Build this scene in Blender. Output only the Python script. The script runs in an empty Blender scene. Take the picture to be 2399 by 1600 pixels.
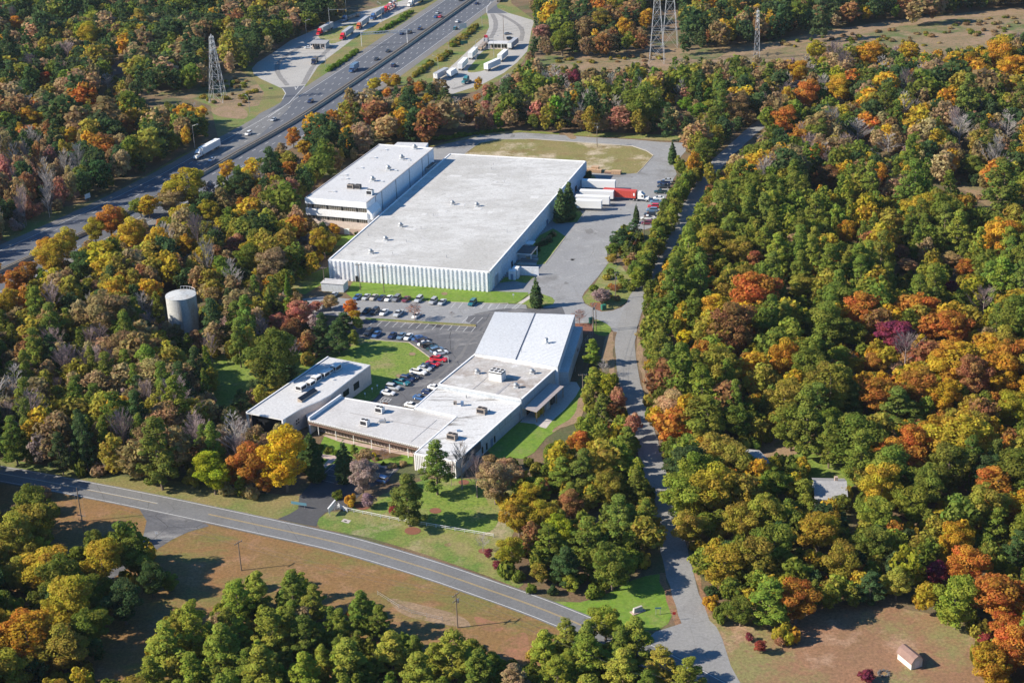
import bpy, math, random
import numpy as np
from mathutils import Vector, Matrix
from mathutils.geometry import tessellate_polygon
random.seed(7); RNG = np.random.default_rng(7)
SC = bpy.context.scene; COL = SC.collection
# ------------------------------------------------------------------ camera
FOC, PITCH, ROLL, CAMH = 3700.0, math.radians(23.35), math.radians(2.2), 200.0   # focal length in photo pixels
fw = np.array([0, math.cos(PITCH), -math.sin(PITCH)]); rt = np.array([1.0, 0, 0]); dn = np.cross(fw, rt)
cr, sr = math.cos(ROLL), math.sin(ROLL)
RC = np.array([cr*rt + sr*dn, -sr*rt + cr*dn, fw])          # rows: right, down, forward
cam = bpy.data.objects.new('camera', bpy.data.cameras.new('camera')); COL.objects.link(cam)
cam.data.sensor_width = 36.0; cam.data.lens = 36.0*FOC/2399.0
cam.data.clip_start = 1.0; cam.data.clip_end = 8000.0
cam.matrix_world = Matrix(((RC[0][0], -RC[1][0], -RC[2][0], 0), (RC[0][1], -RC[1][1], -RC[2][1], 0), (RC[0][2], -RC[1][2], -RC[2][2], CAMH), (0, 0, 0, 1)))
SC.camera = cam
# ------------------------------------------------------------------ sky, sun, exposure
SUN_EL, SUN_AZ = math.radians(32.5), math.radians(188)          # low from the left, a little behind the camera
SUN_DIR = Vector((math.cos(SUN_AZ)*math.cos(SUN_EL), math.sin(SUN_AZ)*math.cos(SUN_EL), math.sin(SUN_EL)))
w = bpy.data.worlds.new('World'); SC.world = w; w.use_nodes = True
nt = w.node_tree; nt.nodes.clear()
out = nt.nodes.new('ShaderNodeOutputWorld'); bg = nt.nodes.new('ShaderNodeBackground'); sky = nt.nodes.new('ShaderNodeTexSky')
sky.sky_type = 'NISHITA'; sky.ozone_density = 4.0; sky.dust_density = .3; sky.sun_disc = False; sky.sun_elevation = SUN_EL; sky.sun_rotation = math.radians(261)
bg.inputs['Strength'].default_value = 0.095
hsv = nt.nodes.new('ShaderNodeHueSaturation'); hsv.inputs['Saturation'].default_value = 1.28
nt.links.new(sky.outputs[0], hsv.inputs['Color']); nt.links.new(hsv.outputs[0], bg.inputs[0]); nt.links.new(bg.outputs[0], out.inputs[0])
sun = bpy.data.objects.new('sun', bpy.data.lights.new('sun', 'SUN')); COL.objects.link(sun)
sun.data.energy = 5.0; sun.data.angle = math.radians(0.5); sun.data.color = (1.0, 0.90, 0.75)
sun.rotation_euler = SUN_DIR.to_track_quat('Z', 'Y').to_euler(); sun.location = (-300, 0, 400)
SC.view_settings.view_transform = 'Standard'; SC.view_settings.look = 'None'
SC.view_settings.exposure = 0.82; SC.view_settings.gamma = 1.0
# ------------------------------------------------------------------ where a pixel of the photograph lands on the ground
VIEW = dict(A=(700,320,.38282),B=(560,700,.38282),TL=(0,0,.34028),TM=(800,0,.34028),TR=(1600,0,.33986),BL=(0,1067,.34028),BM=(800,1067,.34028),BR=(1600,1067,.33986),L=(0,533,.34057),R=(1500,533,.38271),a=(560,820,.14474),b=(820,860,.17865),c=(1080,710,.15313),d=(1000,830,.17028),e=(700,320,.15313),f=(1150,480,.1276),h=(1260,370,.15313),i=(740,660,.17865),j=(960,0,.15313),k=(560,0,.17028),l=(1060,600,.21304),m=(640,1000,.25521),F=(0,0,1.02042))
def px(v, x, y):
    o = VIEW[v]; return (o[0]+x*o[2], o[1]+y*o[2])
def gp(P, z=0.0):
    d = RC.T @ np.array([(P[0]-1199.5)/FOC, (P[1]-800)/FOC, 1.0]); t = (z-CAMH)/d[2]
    return (d[0]*t, d[1]*t)
def G(v, x, y, z=0.0): return gp(px(v, x, y), z)
def proj(P):                                                  # world -> photo pixels (arrays)
    q = (np.asarray(P, float) - np.array([0, 0, CAMH])) @ RC.T
    return np.stack([1199.5+FOC*q[..., 0]/q[..., 2], 800+FOC*q[..., 1]/q[..., 2]], -1), q[..., 2]
def gz(x, y):                                                 # ground height: a hollow in front of the office end of the storeyed building
    return -0.9*math.exp(-((x+70)**2/400+(y-565)**2/260))
def inside(pt, poly):                                          # pt (N,2), poly (M,2)
    x, y = pt[:, 0], pt[:, 1]; c = np.zeros(len(pt), bool); p = np.asarray(poly, float); j = len(p)-1
    for i in range(len(p)):
        a, b = p[i], p[j]
        if a[1] != b[1]:
            m = ((a[1] > y) != (b[1] > y)) & (x < (b[0]-a[0])*(y-a[1])/(b[1]-a[1])+a[0]); c ^= m
        j = i
    return c
def spline(pts, n=8, closed=False):
    P = [np.array(p, float) for p in pts]; N = len(P); o = []
    for i in range(N if closed else N-1):
        if closed: a, b, c, d = P[(i-1) % N], P[i], P[(i+1) % N], P[(i+2) % N]
        else: a, b, c, d = P[max(i-1, 0)], P[i], P[i+1], P[min(i+2, N-1)]
        for k in range(n):
            t = k/n; o.append(0.5*((2*b)+(c-a)*t+(2*a-5*b+4*c-d)*t*t+(-a+3*b-3*c+d)*t**3))
    if not closed: o.append(P[-1])
    return o
def along(pts, step):                                          # resample a polyline, returns points and unit tangents
    P = np.array(pts); s = np.r_[0, np.cumsum(np.hypot(*(P[1:]-P[:-1]).T))]
    q = np.arange(0, s[-1], step); X = np.stack([np.interp(q, s, P[:, 0]), np.interp(q, s, P[:, 1])], 1)
    T = np.gradient(X, axis=0); T /= np.linalg.norm(T, axis=1)[:, None]; return X, T
# ------------------------------------------------------------------ materials
MATS = {}
def mat(name, col=(.5, .5, .5), rough=.8, metal=0.0, var=None, scale=1.0, amt=.3, objcol=False, bump=0, detail=5, spec=.3, second=None, stretch=None, coat=0, grain=.16, crack=None):
    """principled material; var = second colour mixed by noise, second = (colour, scale, low, high) a further patchy layer"""
    if name in MATS: return MATS[name]
    m = bpy.data.materials.new(name); m.use_nodes = True; t = m.node_tree; N = t.nodes; L = t.links
    b = N['Principled BSDF']; b.inputs['Roughness'].default_value = rough; b.inputs['Metallic'].default_value = metal
    b.inputs['Specular IOR Level'].default_value = spec; b.inputs['Coat Weight'].default_value = coat
    b.inputs['Base Color'].default_value = (*col, 1)
    tc = N.new('ShaderNodeTexCoord'); src = tc.outputs['Object']
    if stretch:
        mp = N.new('ShaderNodeMapping'); mp.inputs['Rotation'].default_value = (0, 0, stretch[2] if len(stretch) > 2 else 0); mp.inputs['Scale'].default_value = (stretch[0], stretch[1], 1)
        L.new(src, mp.inputs[0]); src = mp.outputs[0]
    last = None
    if objcol:
        oi = N.new('ShaderNodeObjectInfo'); last = oi.outputs['Color']; L.new(last, b.inputs['Base Color'])
    if var:
        n = N.new('ShaderNodeTexNoise'); n.inputs['Scale'].default_value = scale; n.inputs['Detail'].default_value = detail; n.inputs['Roughness'].default_value = .65
        L.new(src, n.inputs['Vector'])
        r = N.new('ShaderNodeValToRGB'); r.color_ramp.elements[0].position = .5-amt; r.color_ramp.elements[1].position = .5+amt
        r.color_ramp.elements[0].color = (*col, 1); r.color_ramp.elements[1].color = (*var, 1)
        L.new(n.outputs['Fac'], r.inputs[0]); last = r.outputs[0]
        for sec in (second or []):
            c2, s2, lo, hi = sec[:4]
            n2 = N.new('ShaderNodeTexNoise'); n2.inputs['Scale'].default_value = s2; n2.inputs['Detail'].default_value = 6; n2.inputs['Roughness'].default_value = .7
            if len(sec) > 4:
                m2 = N.new('ShaderNodeMapping'); m2.inputs['Scale'].default_value = sec[4]; L.new(tc.outputs['Object'], m2.inputs[0]); L.new(m2.outputs[0], n2.inputs['Vector'])
            else: L.new(tc.outputs['Object'], n2.inputs['Vector'])
            mr = N.new('ShaderNodeMapRange'); mr.inputs['From Min'].default_value = lo; mr.inputs['From Max'].default_value = hi
            mx = N.new('ShaderNodeMixRGB'); mx.inputs[2].default_value = (*c2, 1)
            L.new(n2.outputs['Fac'], mr.inputs[0]); L.new(mr.outputs[0], mx.inputs[0]); L.new(last, mx.inputs[1]); last = mx.outputs[0]
        if crack:
            cs, cw, cc = crack; vo = N.new('ShaderNodeTexVoronoi'); vo.feature = 'DISTANCE_TO_EDGE'; vo.inputs['Scale'].default_value = cs; wn = N.new('ShaderNodeTexNoise'); wn.inputs['Scale'].default_value = cs*3; L.new(tc.outputs['Object'], wn.inputs['Vector'])
            ad = N.new('ShaderNodeMixRGB'); ad.blend_type = 'ADD'; ad.inputs[0].default_value = 1.2/cs*.25; L.new(tc.outputs['Object'], ad.inputs[1]); L.new(wn.outputs['Color'], ad.inputs[2]); L.new(ad.outputs[0], vo.inputs['Vector'])
            mr = N.new('ShaderNodeMapRange'); mr.inputs['From Min'].default_value = cw; mr.inputs['From Max'].default_value = cw*.4; mx = N.new('ShaderNodeMixRGB'); mx.inputs[2].default_value = (*cc, 1); L.new(vo.outputs['Distance'], mr.inputs[0]); L.new(mr.outputs[0], mx.inputs[0]); L.new(last, mx.inputs[1]); last = mx.outputs[0]
        if grain:
            n3 = N.new('ShaderNodeTexNoise'); n3.inputs['Scale'].default_value = max(1.4, scale*4); n3.inputs['Detail'].default_value = 8; n3.inputs['Roughness'].default_value = .8; L.new(tc.outputs['Object'], n3.inputs['Vector'])
            mr = N.new('ShaderNodeMapRange'); mr.inputs['From Min'].default_value = .35; mr.inputs['From Max'].default_value = .65; mr.inputs['To Min'].default_value = 1-grain*1.3; mr.inputs['To Max'].default_value = 1+grain; vm = N.new('ShaderNodeVectorMath'); vm.operation = 'SCALE'; L.new(n3.outputs['Fac'], mr.inputs[0]); L.new(last, vm.inputs[0]); L.new(mr.outputs[0], vm.inputs['Scale']); last = vm.outputs[0]
        L.new(last, b.inputs['Base Color'])
    if bump:
        nb = N.new('ShaderNodeTexNoise'); nb.inputs['Scale'].default_value = scale*6; L.new(src, nb.inputs['Vector'])
        bm = N.new('ShaderNodeBump'); bm.inputs['Strength'].default_value = bump; L.new(nb.outputs['Fac'], bm.inputs['Height']); L.new(bm.outputs[0], b.inputs['Normal'])
    MATS[name] = m; return m
def leafmat(name, attr=False, trans=.5):
    m = bpy.data.materials.new(name); m.use_nodes = True; t = m.node_tree; N = t.nodes; L = t.links; N.clear()
    o = N.new('ShaderNodeOutputMaterial'); d = N.new('ShaderNodeBsdfDiffuse'); tr = N.new('ShaderNodeBsdfTranslucent'); mx = N.new('ShaderNodeMixShader'); mx.inputs[0].default_value = trans
    if attr:
        c = N.new('ShaderNodeAttribute'); c.attribute_name = 'tint'; col = c.outputs['Color']
    else:
        c = N.new('ShaderNodeObjectInfo'); col = c.outputs['Color']
    v = N.new('ShaderNodeAttribute'); v.attribute_name = 'vary'
    hs = N.new('ShaderNodeHueSaturation'); L.new(col, hs.inputs['Color'])
    mr = N.new('ShaderNodeMapRange'); mr.inputs['To Min'].default_value = .462; mr.inputs['To Max'].default_value = .54; pass
    sp = N.new('ShaderNodeSeparateColor'); L.new(v.outputs['Color'], sp.inputs[0]); L.new(sp.outputs[0], mr.inputs[0]); L.new(mr.outputs[0], hs.inputs['Hue'])
    m2 = N.new('ShaderNodeMapRange'); m2.inputs['To Min'].default_value = .68; m2.inputs['To Max'].default_value = 1.4; L.new(sp.outputs[1], m2.inputs[0]); L.new(m2.outputs[0], hs.inputs['Value'])
    L.new(hs.outputs[0], d.inputs[0]); L.new(hs.outputs[0], tr.inputs[0]); L.new(d.outputs[0], mx.inputs[1]); L.new(tr.outputs[0], mx.inputs[2]); L.new(mx.outputs[0], o.inputs[0])
    MATS[name] = m; return m
# ------------------------------------------------------------------ objects, labels
def tag(o, label=None, cat=None, group=None, kind=None):
    if label: o['label'] = label
    if cat: o['category'] = cat
    if group: o['group'] = group
    if kind: o['kind'] = kind
    return o
def thing(name, loc, rz, label, cat, group=None):
    o = bpy.data.objects.new(name, None); COL.objects.link(o); o.location = loc; o.rotation_euler = (0, 0, rz); o.empty_display_size = .5
    return tag(o, label, cat, group)
def link_mesh(name, me, parent=None):
    o = bpy.data.objects.new(name, me); COL.objects.link(o)
    if parent: o.parent = parent
    return o
class MB:
    def __init__(s): s.v, s.f, s.mi, s.ms = [], [], [], []
    def _m(s, m):
        m = MATS[m] if isinstance(m, str) else m
        if m not in s.ms: s.ms.append(m)
        return s.ms.index(m)
    def face(s, pts, m):
        n = len(s.v); s.v += [tuple(p) for p in pts]; s.f.append(tuple(range(n, n+len(pts)))); s.mi.append(s._m(m)); return s
    def solid(s, bot, top, m, mtop=None, caps=(1, 1)):         # two rings of equal length, bottom counter-clockwise from above
        n = len(bot); k = len(s.v); s.v += [tuple(p) for p in bot]+[tuple(p) for p in top]; a = s._m(m); t = s._m(mtop) if mtop else a
        for i in range(n):
            j = (i+1) % n; s.f.append((k+i, k+j, k+n+j, k+n+i)); s.mi.append(a)
        if caps[0]: s.f.append(tuple(k+n-1-i for i in range(n))); s.mi.append(a)
        if caps[1]: s.f.append(tuple(k+n+i for i in range(n))); s.mi.append(t)
        return s
    def box(s, x0, x1, y0, y1, z0, z1, m, mtop=None):
        r = [(x0, y0), (x1, y0), (x1, y1), (x0, y1)]
        return s.solid([(*p, z0) for p in r], [(*p, z1) for p in r], m, mtop)
    def prism(s, poly, z0, z1, m, mtop=None):
        return s.solid([(p[0], p[1], z0) for p in poly], [(p[0], p[1], z1) for p in poly], m, mtop)
    def frus(s, a, b, m, mtop=None):                           # (x0,x1,y0,y1,z) to (x0,x1,y0,y1,z)
        f = lambda q: [(q[0], q[2], q[4]), (q[1], q[2], q[4]), (q[1], q[3], q[4]), (q[0], q[3], q[4])]
        return s.solid(f(a), f(b), m, mtop)
    def tube(s, p, q, r0, r1, m, n=6):
        p, q = Vector(p), Vector(q); d = (q-p).normalized(); u = d.orthogonal().normalized(); w_ = d.cross(u)
        ring = lambda c, r: [tuple(c+(u*math.cos(2*math.pi*i/n)+w_*math.sin(2*math.pi*i/n))*r) for i in range(n)]
        return s.solid(ring(p, r0), ring(q, r1), m)
    def path(s, pts, r, m, n=4):
        for a, b in zip(pts[:-1], pts[1:]): s.tube(a, b, r, r, m, n)
        return s
    def build(s, name, parent=None, smooth=False):
        me = bpy.data.meshes.new(name); me.from_pydata(s.v, [], s.f)
        for m in s.ms: me.materials.append(m)
        me.polygons.foreach_set('material_index', s.mi)
        if smooth: me.polygons.foreach_set('use_smooth', [True]*len(s.f))
        me.update(); return link_mesh(name, me, parent)
def kids(o): return [c for c in list(bpy.data.objects) if c.parent == o]
PROTO = {}
def stamp(key, builder, name, loc, rz, label, cat, group=None, color=None, scale=None):
    """a copy of a kind of thing: the first call builds it, later ones copy the thing and each of its parts (sharing meshes)"""
    root = thing(name, loc, rz, label, cat, group)
    if scale: root.scale = scale
    if key not in PROTO:
        builder(root); PROTO[key] = [(c, [g for g in kids(c)]) for c in kids(root)]
        if color:
            for c, gs in PROTO[key]: c.color = (*color, 1)
        return root
    for c, gs in PROTO[key]:
        n = c.copy(); COL.objects.link(n); n.parent = root
        if color: n.color = (*color, 1)
        for g in gs:
            q = g.copy(); COL.objects.link(q); q.parent = n
    return root
NOTREE = []                                                    # ground outlines no trunk may stand in
def patch(name, pts, z, m, smooth=0, notree=True, world=False, kind='structure'):
    P = [np.array(p) if world else np.array(G(*p)) for p in pts]
    if smooth: P = spline(P, smooth, True)
    ring = [Vector((p[0], p[1], 0)) for p in P]
    tri = tessellate_polygon([ring])
    me = bpy.data.meshes.new(name)
    fs = []
    for t in tri:
        a, b, c = (ring[i] for i in t); fs.append(t if (b-a).cross(c-a).z > 0 else t[::-1])
    ar = abs(sum(ring[i-1].x*ring[i].y-ring[i].x*ring[i-1].y for i in range(len(ring))))/2; ta = sum(abs((ring[t[1]]-ring[t[0]]).cross(ring[t[2]]-ring[t[0]]).z)/2 for t in tri)
    if abs(ar-ta) > .02*ar: print('OUTLINE', name, pts[0], round(ar), round(ta))
    me.from_pydata([(v.x, v.y, z+gz(v.x, v.y)) for v in ring], [], fs); me.materials.append(MATS[m])
    o = link_mesh(name, me); o['kind'] = kind
    if notree: NOTREE.append(np.array(P))
    return o
def strip(mb, pts, off0, off1, z, m, step=4.0, dash=None, wob=0):
    X, T = along(pts, step) if dash is None else along(pts, 1.0)
    Nn = np.stack([T[:, 1], -T[:, 0]], 1)                      # to the right of travel
    if dash is None:
        a = X+Nn*off0; b = X+Nn*off1
        if wob: a = a+Nn*RNG.normal(0, wob, (len(X), 1)); b = b+Nn*RNG.normal(0, wob, (len(X), 1))
        k = len(mb.v); mb.v += [(p[0], p[1], z) for p in a]+[(p[0], p[1], z) for p in b]; n = len(X); mi = mb._m(m)
        for i in range(n-1): mb.f.append((k+i, k+n+i, k+n+i+1, k+i+1)); mb.mi.append(mi)
        return np.vstack([a, b[::-1]])
    on, per = dash; i = 0
    while i+on < len(X):
        j = i+on; mb.face([(*(X[i]+Nn[i]*off0), z), (*(X[i]+Nn[i]*off1), z), (*(X[j]+Nn[j]*off1), z), (*(X[j]+Nn[j]*off0), z)], m); i += per
def lines(name, segs, wdt, z, m, kind='structure'):            # painted lines given by pixel end points
    mb = MB()
    for v, x0, y0, x1, y1 in segs:
        p, q = Vector((*G(v, x0, y0), 0)), Vector((*G(v, x1, y1), 0)); d = (q-p).normalized(); n = Vector((-d.y, d.x, 0))*wdt/2
        mb.face([(*(p-n).xy, z), (*(q-n).xy, z), (*(q+n).xy, z), (*(p+n).xy, z)], m)
    o = mb.build(name); o['kind'] = kind; return o
# ------------------------------------------------------------------ material list
mat('litter', (.13,.085,.05), .95, var=(.20,.135,.08), scale=.06, amt=.16, second=[((.09,.10,.04), .035, .48, .60)], grain=.34)
mat('field', (.235,.125,.05), .95, var=(.20,.13,.048), scale=.05, amt=.14, second=[((.29,.165,.09), .16, .50, .68), ((.165,.145,.042), .028, .50, .60, (1,2.4,1)), ((.19,.11,.05), .6, .52, .7)], grain=.34)
mat('verge', (.23,.18,.075), .95, var=(.17,.17,.055), scale=.09, amt=.14, second=[((.11,.17,.035), .05, .47, .60), ((.30,.22,.12), .2, .55, .7)], grain=.34)
mat('lawn', (.14,.22,.024), .95, var=(.19,.235,.048), scale=.35, amt=.18, second=[((.26,.22,.10), .07, .52, .66), ((.075,.145,.022), .8, .5, .66)], grain=.34)
mat('lawn_bright', (.135,.24,.018), .95, var=(.175,.25,.042), scale=.3, amt=.18, second=[((.21,.23,.07), .12, .53, .70), ((.085,.17,.02), .7, .5, .66)], grain=.34)
mat('lawn_dry', (.17,.205,.042), .95, var=(.25,.21,.09), scale=.12, amt=.13, second=[((.11,.18,.032), .05, .46, .58), ((.31,.26,.15), .045, .54, .64)], grain=.34)
mat('oval_grass', (.17,.18,.05), .95, var=(.25,.19,.085), scale=.06, amt=.16, second=[((.46,.38,.27), .028, .49, .58), ((.19,.13,.05), .1, .53, .68)], grain=.34)
mat('scrub', (.27,.185,.11), .95, var=(.21,.155,.08), scale=.07, amt=.13, second=[((.10,.135,.04), .03, .50, .60), ((.36,.23,.16), .05, .54, .64), ((.13,.12,.06), .4, .5, .66)], grain=.34)
mat('red_dirt', (.31,.145,.085), .95, var=(.22,.12,.06), scale=.35, amt=.16, second=[((.20,.125,.05), .25, .48, .6)], grain=.3)
mat('pale_dirt', (.30,.205,.13), .95, var=(.23,.16,.095), scale=.25, amt=.16, second=[((.19,.15,.06), .2, .52, .64)], grain=.3)
mat('yard_dirt', (.28,.15,.085), .95, var=(.22,.13,.07), scale=.09, amt=.14, second=[((.21,.19,.075), .05, .48, .60), ((.36,.23,.15), .07, .52, .64), ((.24,.13,.08), .5, .52, .68)], grain=.34)
mat('mulch', (.24,.095,.06), .95, var=(.17,.08,.05), scale=.8, amt=.3)
mat('bed_soil', (.17,.09,.05), .95, var=(.10,.075,.035), scale=.5, amt=.3)
mat('old_asphalt', (.235,.238,.243), .9, var=(.275,.278,.28), scale=.08, amt=.18, second=[((.225,.222,.22), .05, .54, .68), ((.38,.375,.365), .25, .56, .74), ((.18,.178,.175), .018, .56, .62)], crack=(0.06, 0.0055, (.215,.212,.21)))
mat('dark_asphalt', (.095,.096,.104), .9, var=(.125,.126,.134), scale=.1, amt=.18, second=[((.235,.23,.225), .05, .52, .66, (1,2.6,1)), ((.08,.08,.085), .3, .55, .7)], crack=(0.07, 0.007, (.05,.05,.055)))
mat('drive_asphalt', (.06,.062,.068), .9, var=(.085,.086,.092), scale=.2, amt=.3)
mat('road_asphalt', (.15,.152,.155), .9, var=(.18,.182,.184), scale=.12, amt=.18, second=[((.14,.14,.14), .05, .52, .66)], crack=(0.06, 0.005, (.12,.12,.12)))
mat('lane_asphalt', (.225,.224,.222), .9, var=(.265,.262,.255), scale=.1, amt=.18, second=[((.20,.195,.19), .06, .54, .68)], crack=(0.08, 0.006, (.205,.20,.19)))
mat('highway_asphalt', (.092,.10,.118), .9, var=(.118,.126,.145), scale=.05, amt=.2)
mat('shoulder_asphalt', (.20,.19,.18), .9, var=(.16,.155,.15), scale=.08, amt=.25)
mat('median_asphalt', (.022,.023,.028), .9, var=(.04,.04,.045), scale=.2, amt=.3)
mat('pad_concrete', (.40,.385,.36), .9, var=(.34,.33,.31), scale=.05, amt=.25, second=[((.28,.27,.26), .12, .6, .75)], crack=(0.12, 0.01, (.25,.24,.23)))
mat('tyre_stain', (.17,.165,.16), .9, var=(.27,.26,.25), scale=.3, amt=.3)
mat('walk_concrete', (.50,.46,.42), .9, var=(.43,.39,.36), scale=.3, amt=.3)
mat('pink_walk', (.50,.38,.33), .9, var=(.43,.33,.29), scale=.3, amt=.3)
mat('white_line', (.75,.75,.73), .8, var=(.5,.5,.5), scale=.5, amt=.4)
mat('worn_line', (.42,.42,.40), .8, var=(.25,.25,.25), scale=.6, amt=.3)
mat('yellow_line', (.48,.33,.10), .8, var=(.34,.26,.13), scale=.4, amt=.3)
mat('kerb_concrete', (.52,.46,.36), .9, var=(.44,.38,.30), scale=.4, amt=.3)
mat('membrane', (.515,.51,.49), .8, var=(.575,.57,.55), scale=.07, amt=.2, second=[((.44,.43,.41), .10, .47, .64, (1,2.6,1)), ((.42,.41,.385), .03, .47, .62), ((.24,.23,.21), .42, .55, .68, (1,3.0,1))], crack=(0.05, 0.005, (.46,.45,.44)))
mat('membrane_clean', (.55,.55,.55), .8, var=(.50,.50,.50), scale=.1, amt=.2, second=[((.48,.47,.455), .12, .54, .7)])
mat('membrane_stained', (.46,.445,.42), .85, var=(.39,.36,.33), scale=.11, amt=.2, second=[((.27,.22,.19), .13, .50, .66), ((.58,.57,.56), .3, .5, .7)])
mat('membrane_sooty', (.55,.55,.54), .85, var=(.60,.60,.595), scale=.1, amt=.2, second=[((.17,.155,.14), .13, .54, .66, (.6,3.4,1)), ((.5,.48,.46), .4, .52, .7)])
mat('roof_grey', (.47,.46,.45), .85, var=(.53,.52,.51), scale=.15, amt=.2, second=[((.40,.385,.37), .08, .5, .66)])
mat('roof_patch', (.60,.595,.575), .8, var=(.54,.535,.52), scale=.6, amt=.2); mat('roof_seam', (.40,.395,.38), .85, var=(.46,.455,.44), scale=.8, amt=.2)
mat('seam_grey', (.30,.29,.29), .9, var=(.40,.39,.39), scale=.8, amt=.3)
mat('metal_roof', (.56,.575,.59), .5, var=(.51,.525,.545), scale=.1, amt=.3, spec=.5)
mat('gutter', (.10,.13,.19), .7, var=(.14,.17,.22), scale=.5, amt=.3)
mat('white_panel', (.76,.78,.82), .7, var=(.70,.72,.76), scale=.1, amt=.3, second=[((.62,.6,.57), .25, .62, .8, (1,1,.25))])
mat('beige_wall', (.60,.50,.44), .85, var=(.54,.45,.40), scale=.2, amt=.3)
mat('tan_brick', (.44,.33,.28), .9, var=(.37,.28,.24), scale=.6, amt=.3)
mat('block_wall', (.50,.53,.56), .85, var=(.44,.47,.50), scale=.15, amt=.3)
mat('dark_wall', (.09,.085,.085), .8, var=(.13,.12,.115), scale=.3, amt=.3)
mat('brown_metal', (.17,.10,.08), .7, var=(.22,.14,.11), scale=.5, amt=.3)
mat('trim_white', (.82,.82,.82), .6, var=(.76,.76,.76), scale=.5, amt=.3)
mat('joint_dark', (.10,.11,.14), .8)
mat('glass_dark', (.018,.02,.024), .12, spec=.6)
mat('glass_bronze', (.10,.085,.06), .25, var=(.24,.21,.16), scale=.7, amt=.12, spec=.6)
mat('door_blue', (.16,.24,.36), .6); mat('door_grey', (.32,.34,.37), .6); mat('door_white', (.7,.7,.68), .6)
mat('galv', (.44,.45,.46), .45, .5, var=(.36,.37,.38), scale=1.5, amt=.3)
mat('lattice', (.62,.62,.62), .6, .1, var=(.54,.54,.54), scale=.6, amt=.3)
mat('unit_white', (.74,.74,.73), .6, var=(.66,.66,.65), scale=1, amt=.3)
mat('unit_tan', (.36,.30,.25), .7, var=(.30,.25,.21), scale=1, amt=.3)
mat('grille', (.03,.03,.035), .7); mat('black_rubber', (.022,.022,.024), .8)
mat('wood_pole', (.16,.12,.09), .9, var=(.22,.17,.13), scale=2, amt=.3)
mat('bare_wood', (.42,.27,.16), .9, var=(.34,.21,.12), scale=2, amt=.3)
mat('crate_wood', (.50,.34,.21), .9, var=(.40,.26,.16), scale=1, amt=.3)
mat('wire', (.10,.10,.11), .6); mat('porch_roof', (.42,.37,.35), .7, var=(.36,.32,.31), scale=.4, amt=.3)
mat('yellow_paint', (.55,.33,.03), .6); mat('red_paint', (.5,.03,.03), .5); mat('green_paint', (.02,.13,.09), .6); mat('teal_board', (.10,.22,.28), .5)
mat('paint', objcol=True, rough=.32, spec=.5, coat=.4); mat('trailer_skin', objcol=True, rough=.5)
mat('chrome', (.6,.6,.6), .25, .8); mat('lamp_red', (.3,.01,.01), .4); mat('lamp_clear', (.6,.6,.58), .2)
mat('tank_white', (.52,.53,.52), .6, var=(.45,.46,.45), scale=.2, amt=.3, second=[((.30,.26,.21), .35, .52, .70, (1,1,.15))])
mat('barn_roof', (.26,.17,.14), .8, var=(.20,.12,.10), scale=.6, amt=.3); mat('shed_wall', (.62,.62,.56), .8)
mat('farm_roof', (.28,.28,.29), .85, var=(.34,.34,.34), scale=.4, amt=.3)
mat('bark', (.15,.115,.085), .95, var=(.22,.17,.13), scale=1.5, amt=.3); mat('bark_pale', (.40,.365,.34), .9, var=(.30,.27,.255), scale=.8, amt=.3); mat('bark_dusk', (.25,.19,.19), .9, var=(.31,.24,.23), scale=.8, amt=.3)
leafmat('leaf'); leafmat('leaf_wood', attr=True); leafmat('needle', trans=.36)
# ------------------------------------------------------------------ ground sheet, with the hollow
gx = sorted(set([-2400,-1200,-700,-420,-250,-160]+list(range(-130,-20,4))+[0,60,150,300,500,800,1300,2400]))
gy = sorted(set([-800,-200,100,200,300,400,480]+list(range(520,640,4))+[660,720,800,900,1100,1400,2000,3200]))
me = bpy.data.meshes.new('ground'); nx, ny = len(gx), len(gy)
me.from_pydata([(x, y, gz(x, y)) for y in gy for x in gx], [], [(j*nx+i, j*nx+i+1, (j+1)*nx+i+1, (j+1)*nx+i) for j in range(ny-1) for i in range(nx-1)])
me.materials.append(MATS['litter']); tag(link_mesh('ground', me), kind='structure')
# ------------------------------------------------------------------ county road
CTR = [(-330,455),(-250,425),(-190,404),(-141.7,385.5),(-115.2,374.3),(-91.8,363.8),(-69,353),(-44.2,340.8),(-23.6,328.2),(-8.2,317.4),(6.8,306.2),(24,291),(42,272),(62,248),(90,212)]
CTR = spline(CTR, 6)
patch('field', [('BL',-300,150),('BL',540,275),('BL',900,345),('BL',1460,480),('BL',2351,675),('BM',560,825),('BM',1400,1140),('BM',1700,1340),('BM',1500,1800),('BM',0,1900),('BL',900,1900),('BL',-400,1800)], .02, 'field', notree=False)
patch('verge', [('BL',-200,-20),('BL',230,55),('BL',560,110),('BL',830,140),('BL',1300,185),('BL',1560,235),('BL',1700,250),('BL',2080,280),('BL',2060,400),('BL',1930,440),('BL',1250,330),('BL',700,215),('BL',-200,60)], .02, 'verge', notree=False)
mb = MB(); NOTREE.append(strip(mb, CTR, -4.1, 4.1, .06, 'road_asphalt', wob=.06)); tag(mb.build('county_road'), kind='structure')
mb = MB(); strip(mb, CTR, -3.62, -3.48, .075, 'white_line'); strip(mb, CTR, 3.48, 3.62, .075, 'white_line')
X, T = along(CTR, 1.0)
keep = [p for p in X if p[0] < -92 or p[0] > -81]
a = [p for p in X if p[0] < -92]; b = [p for p in X if p[0] > -81]
strip(mb, a, -.2, -.08, .075, 'white_line'); strip(mb, a, .06, .18, .075, 'yellow_line'); strip(mb, b, -.22, -.08, .075, 'yellow_line'); strip(mb, b, .08, .22, .075, 'yellow_line')
tag(mb.build('road_markings'), kind='structure')
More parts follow.
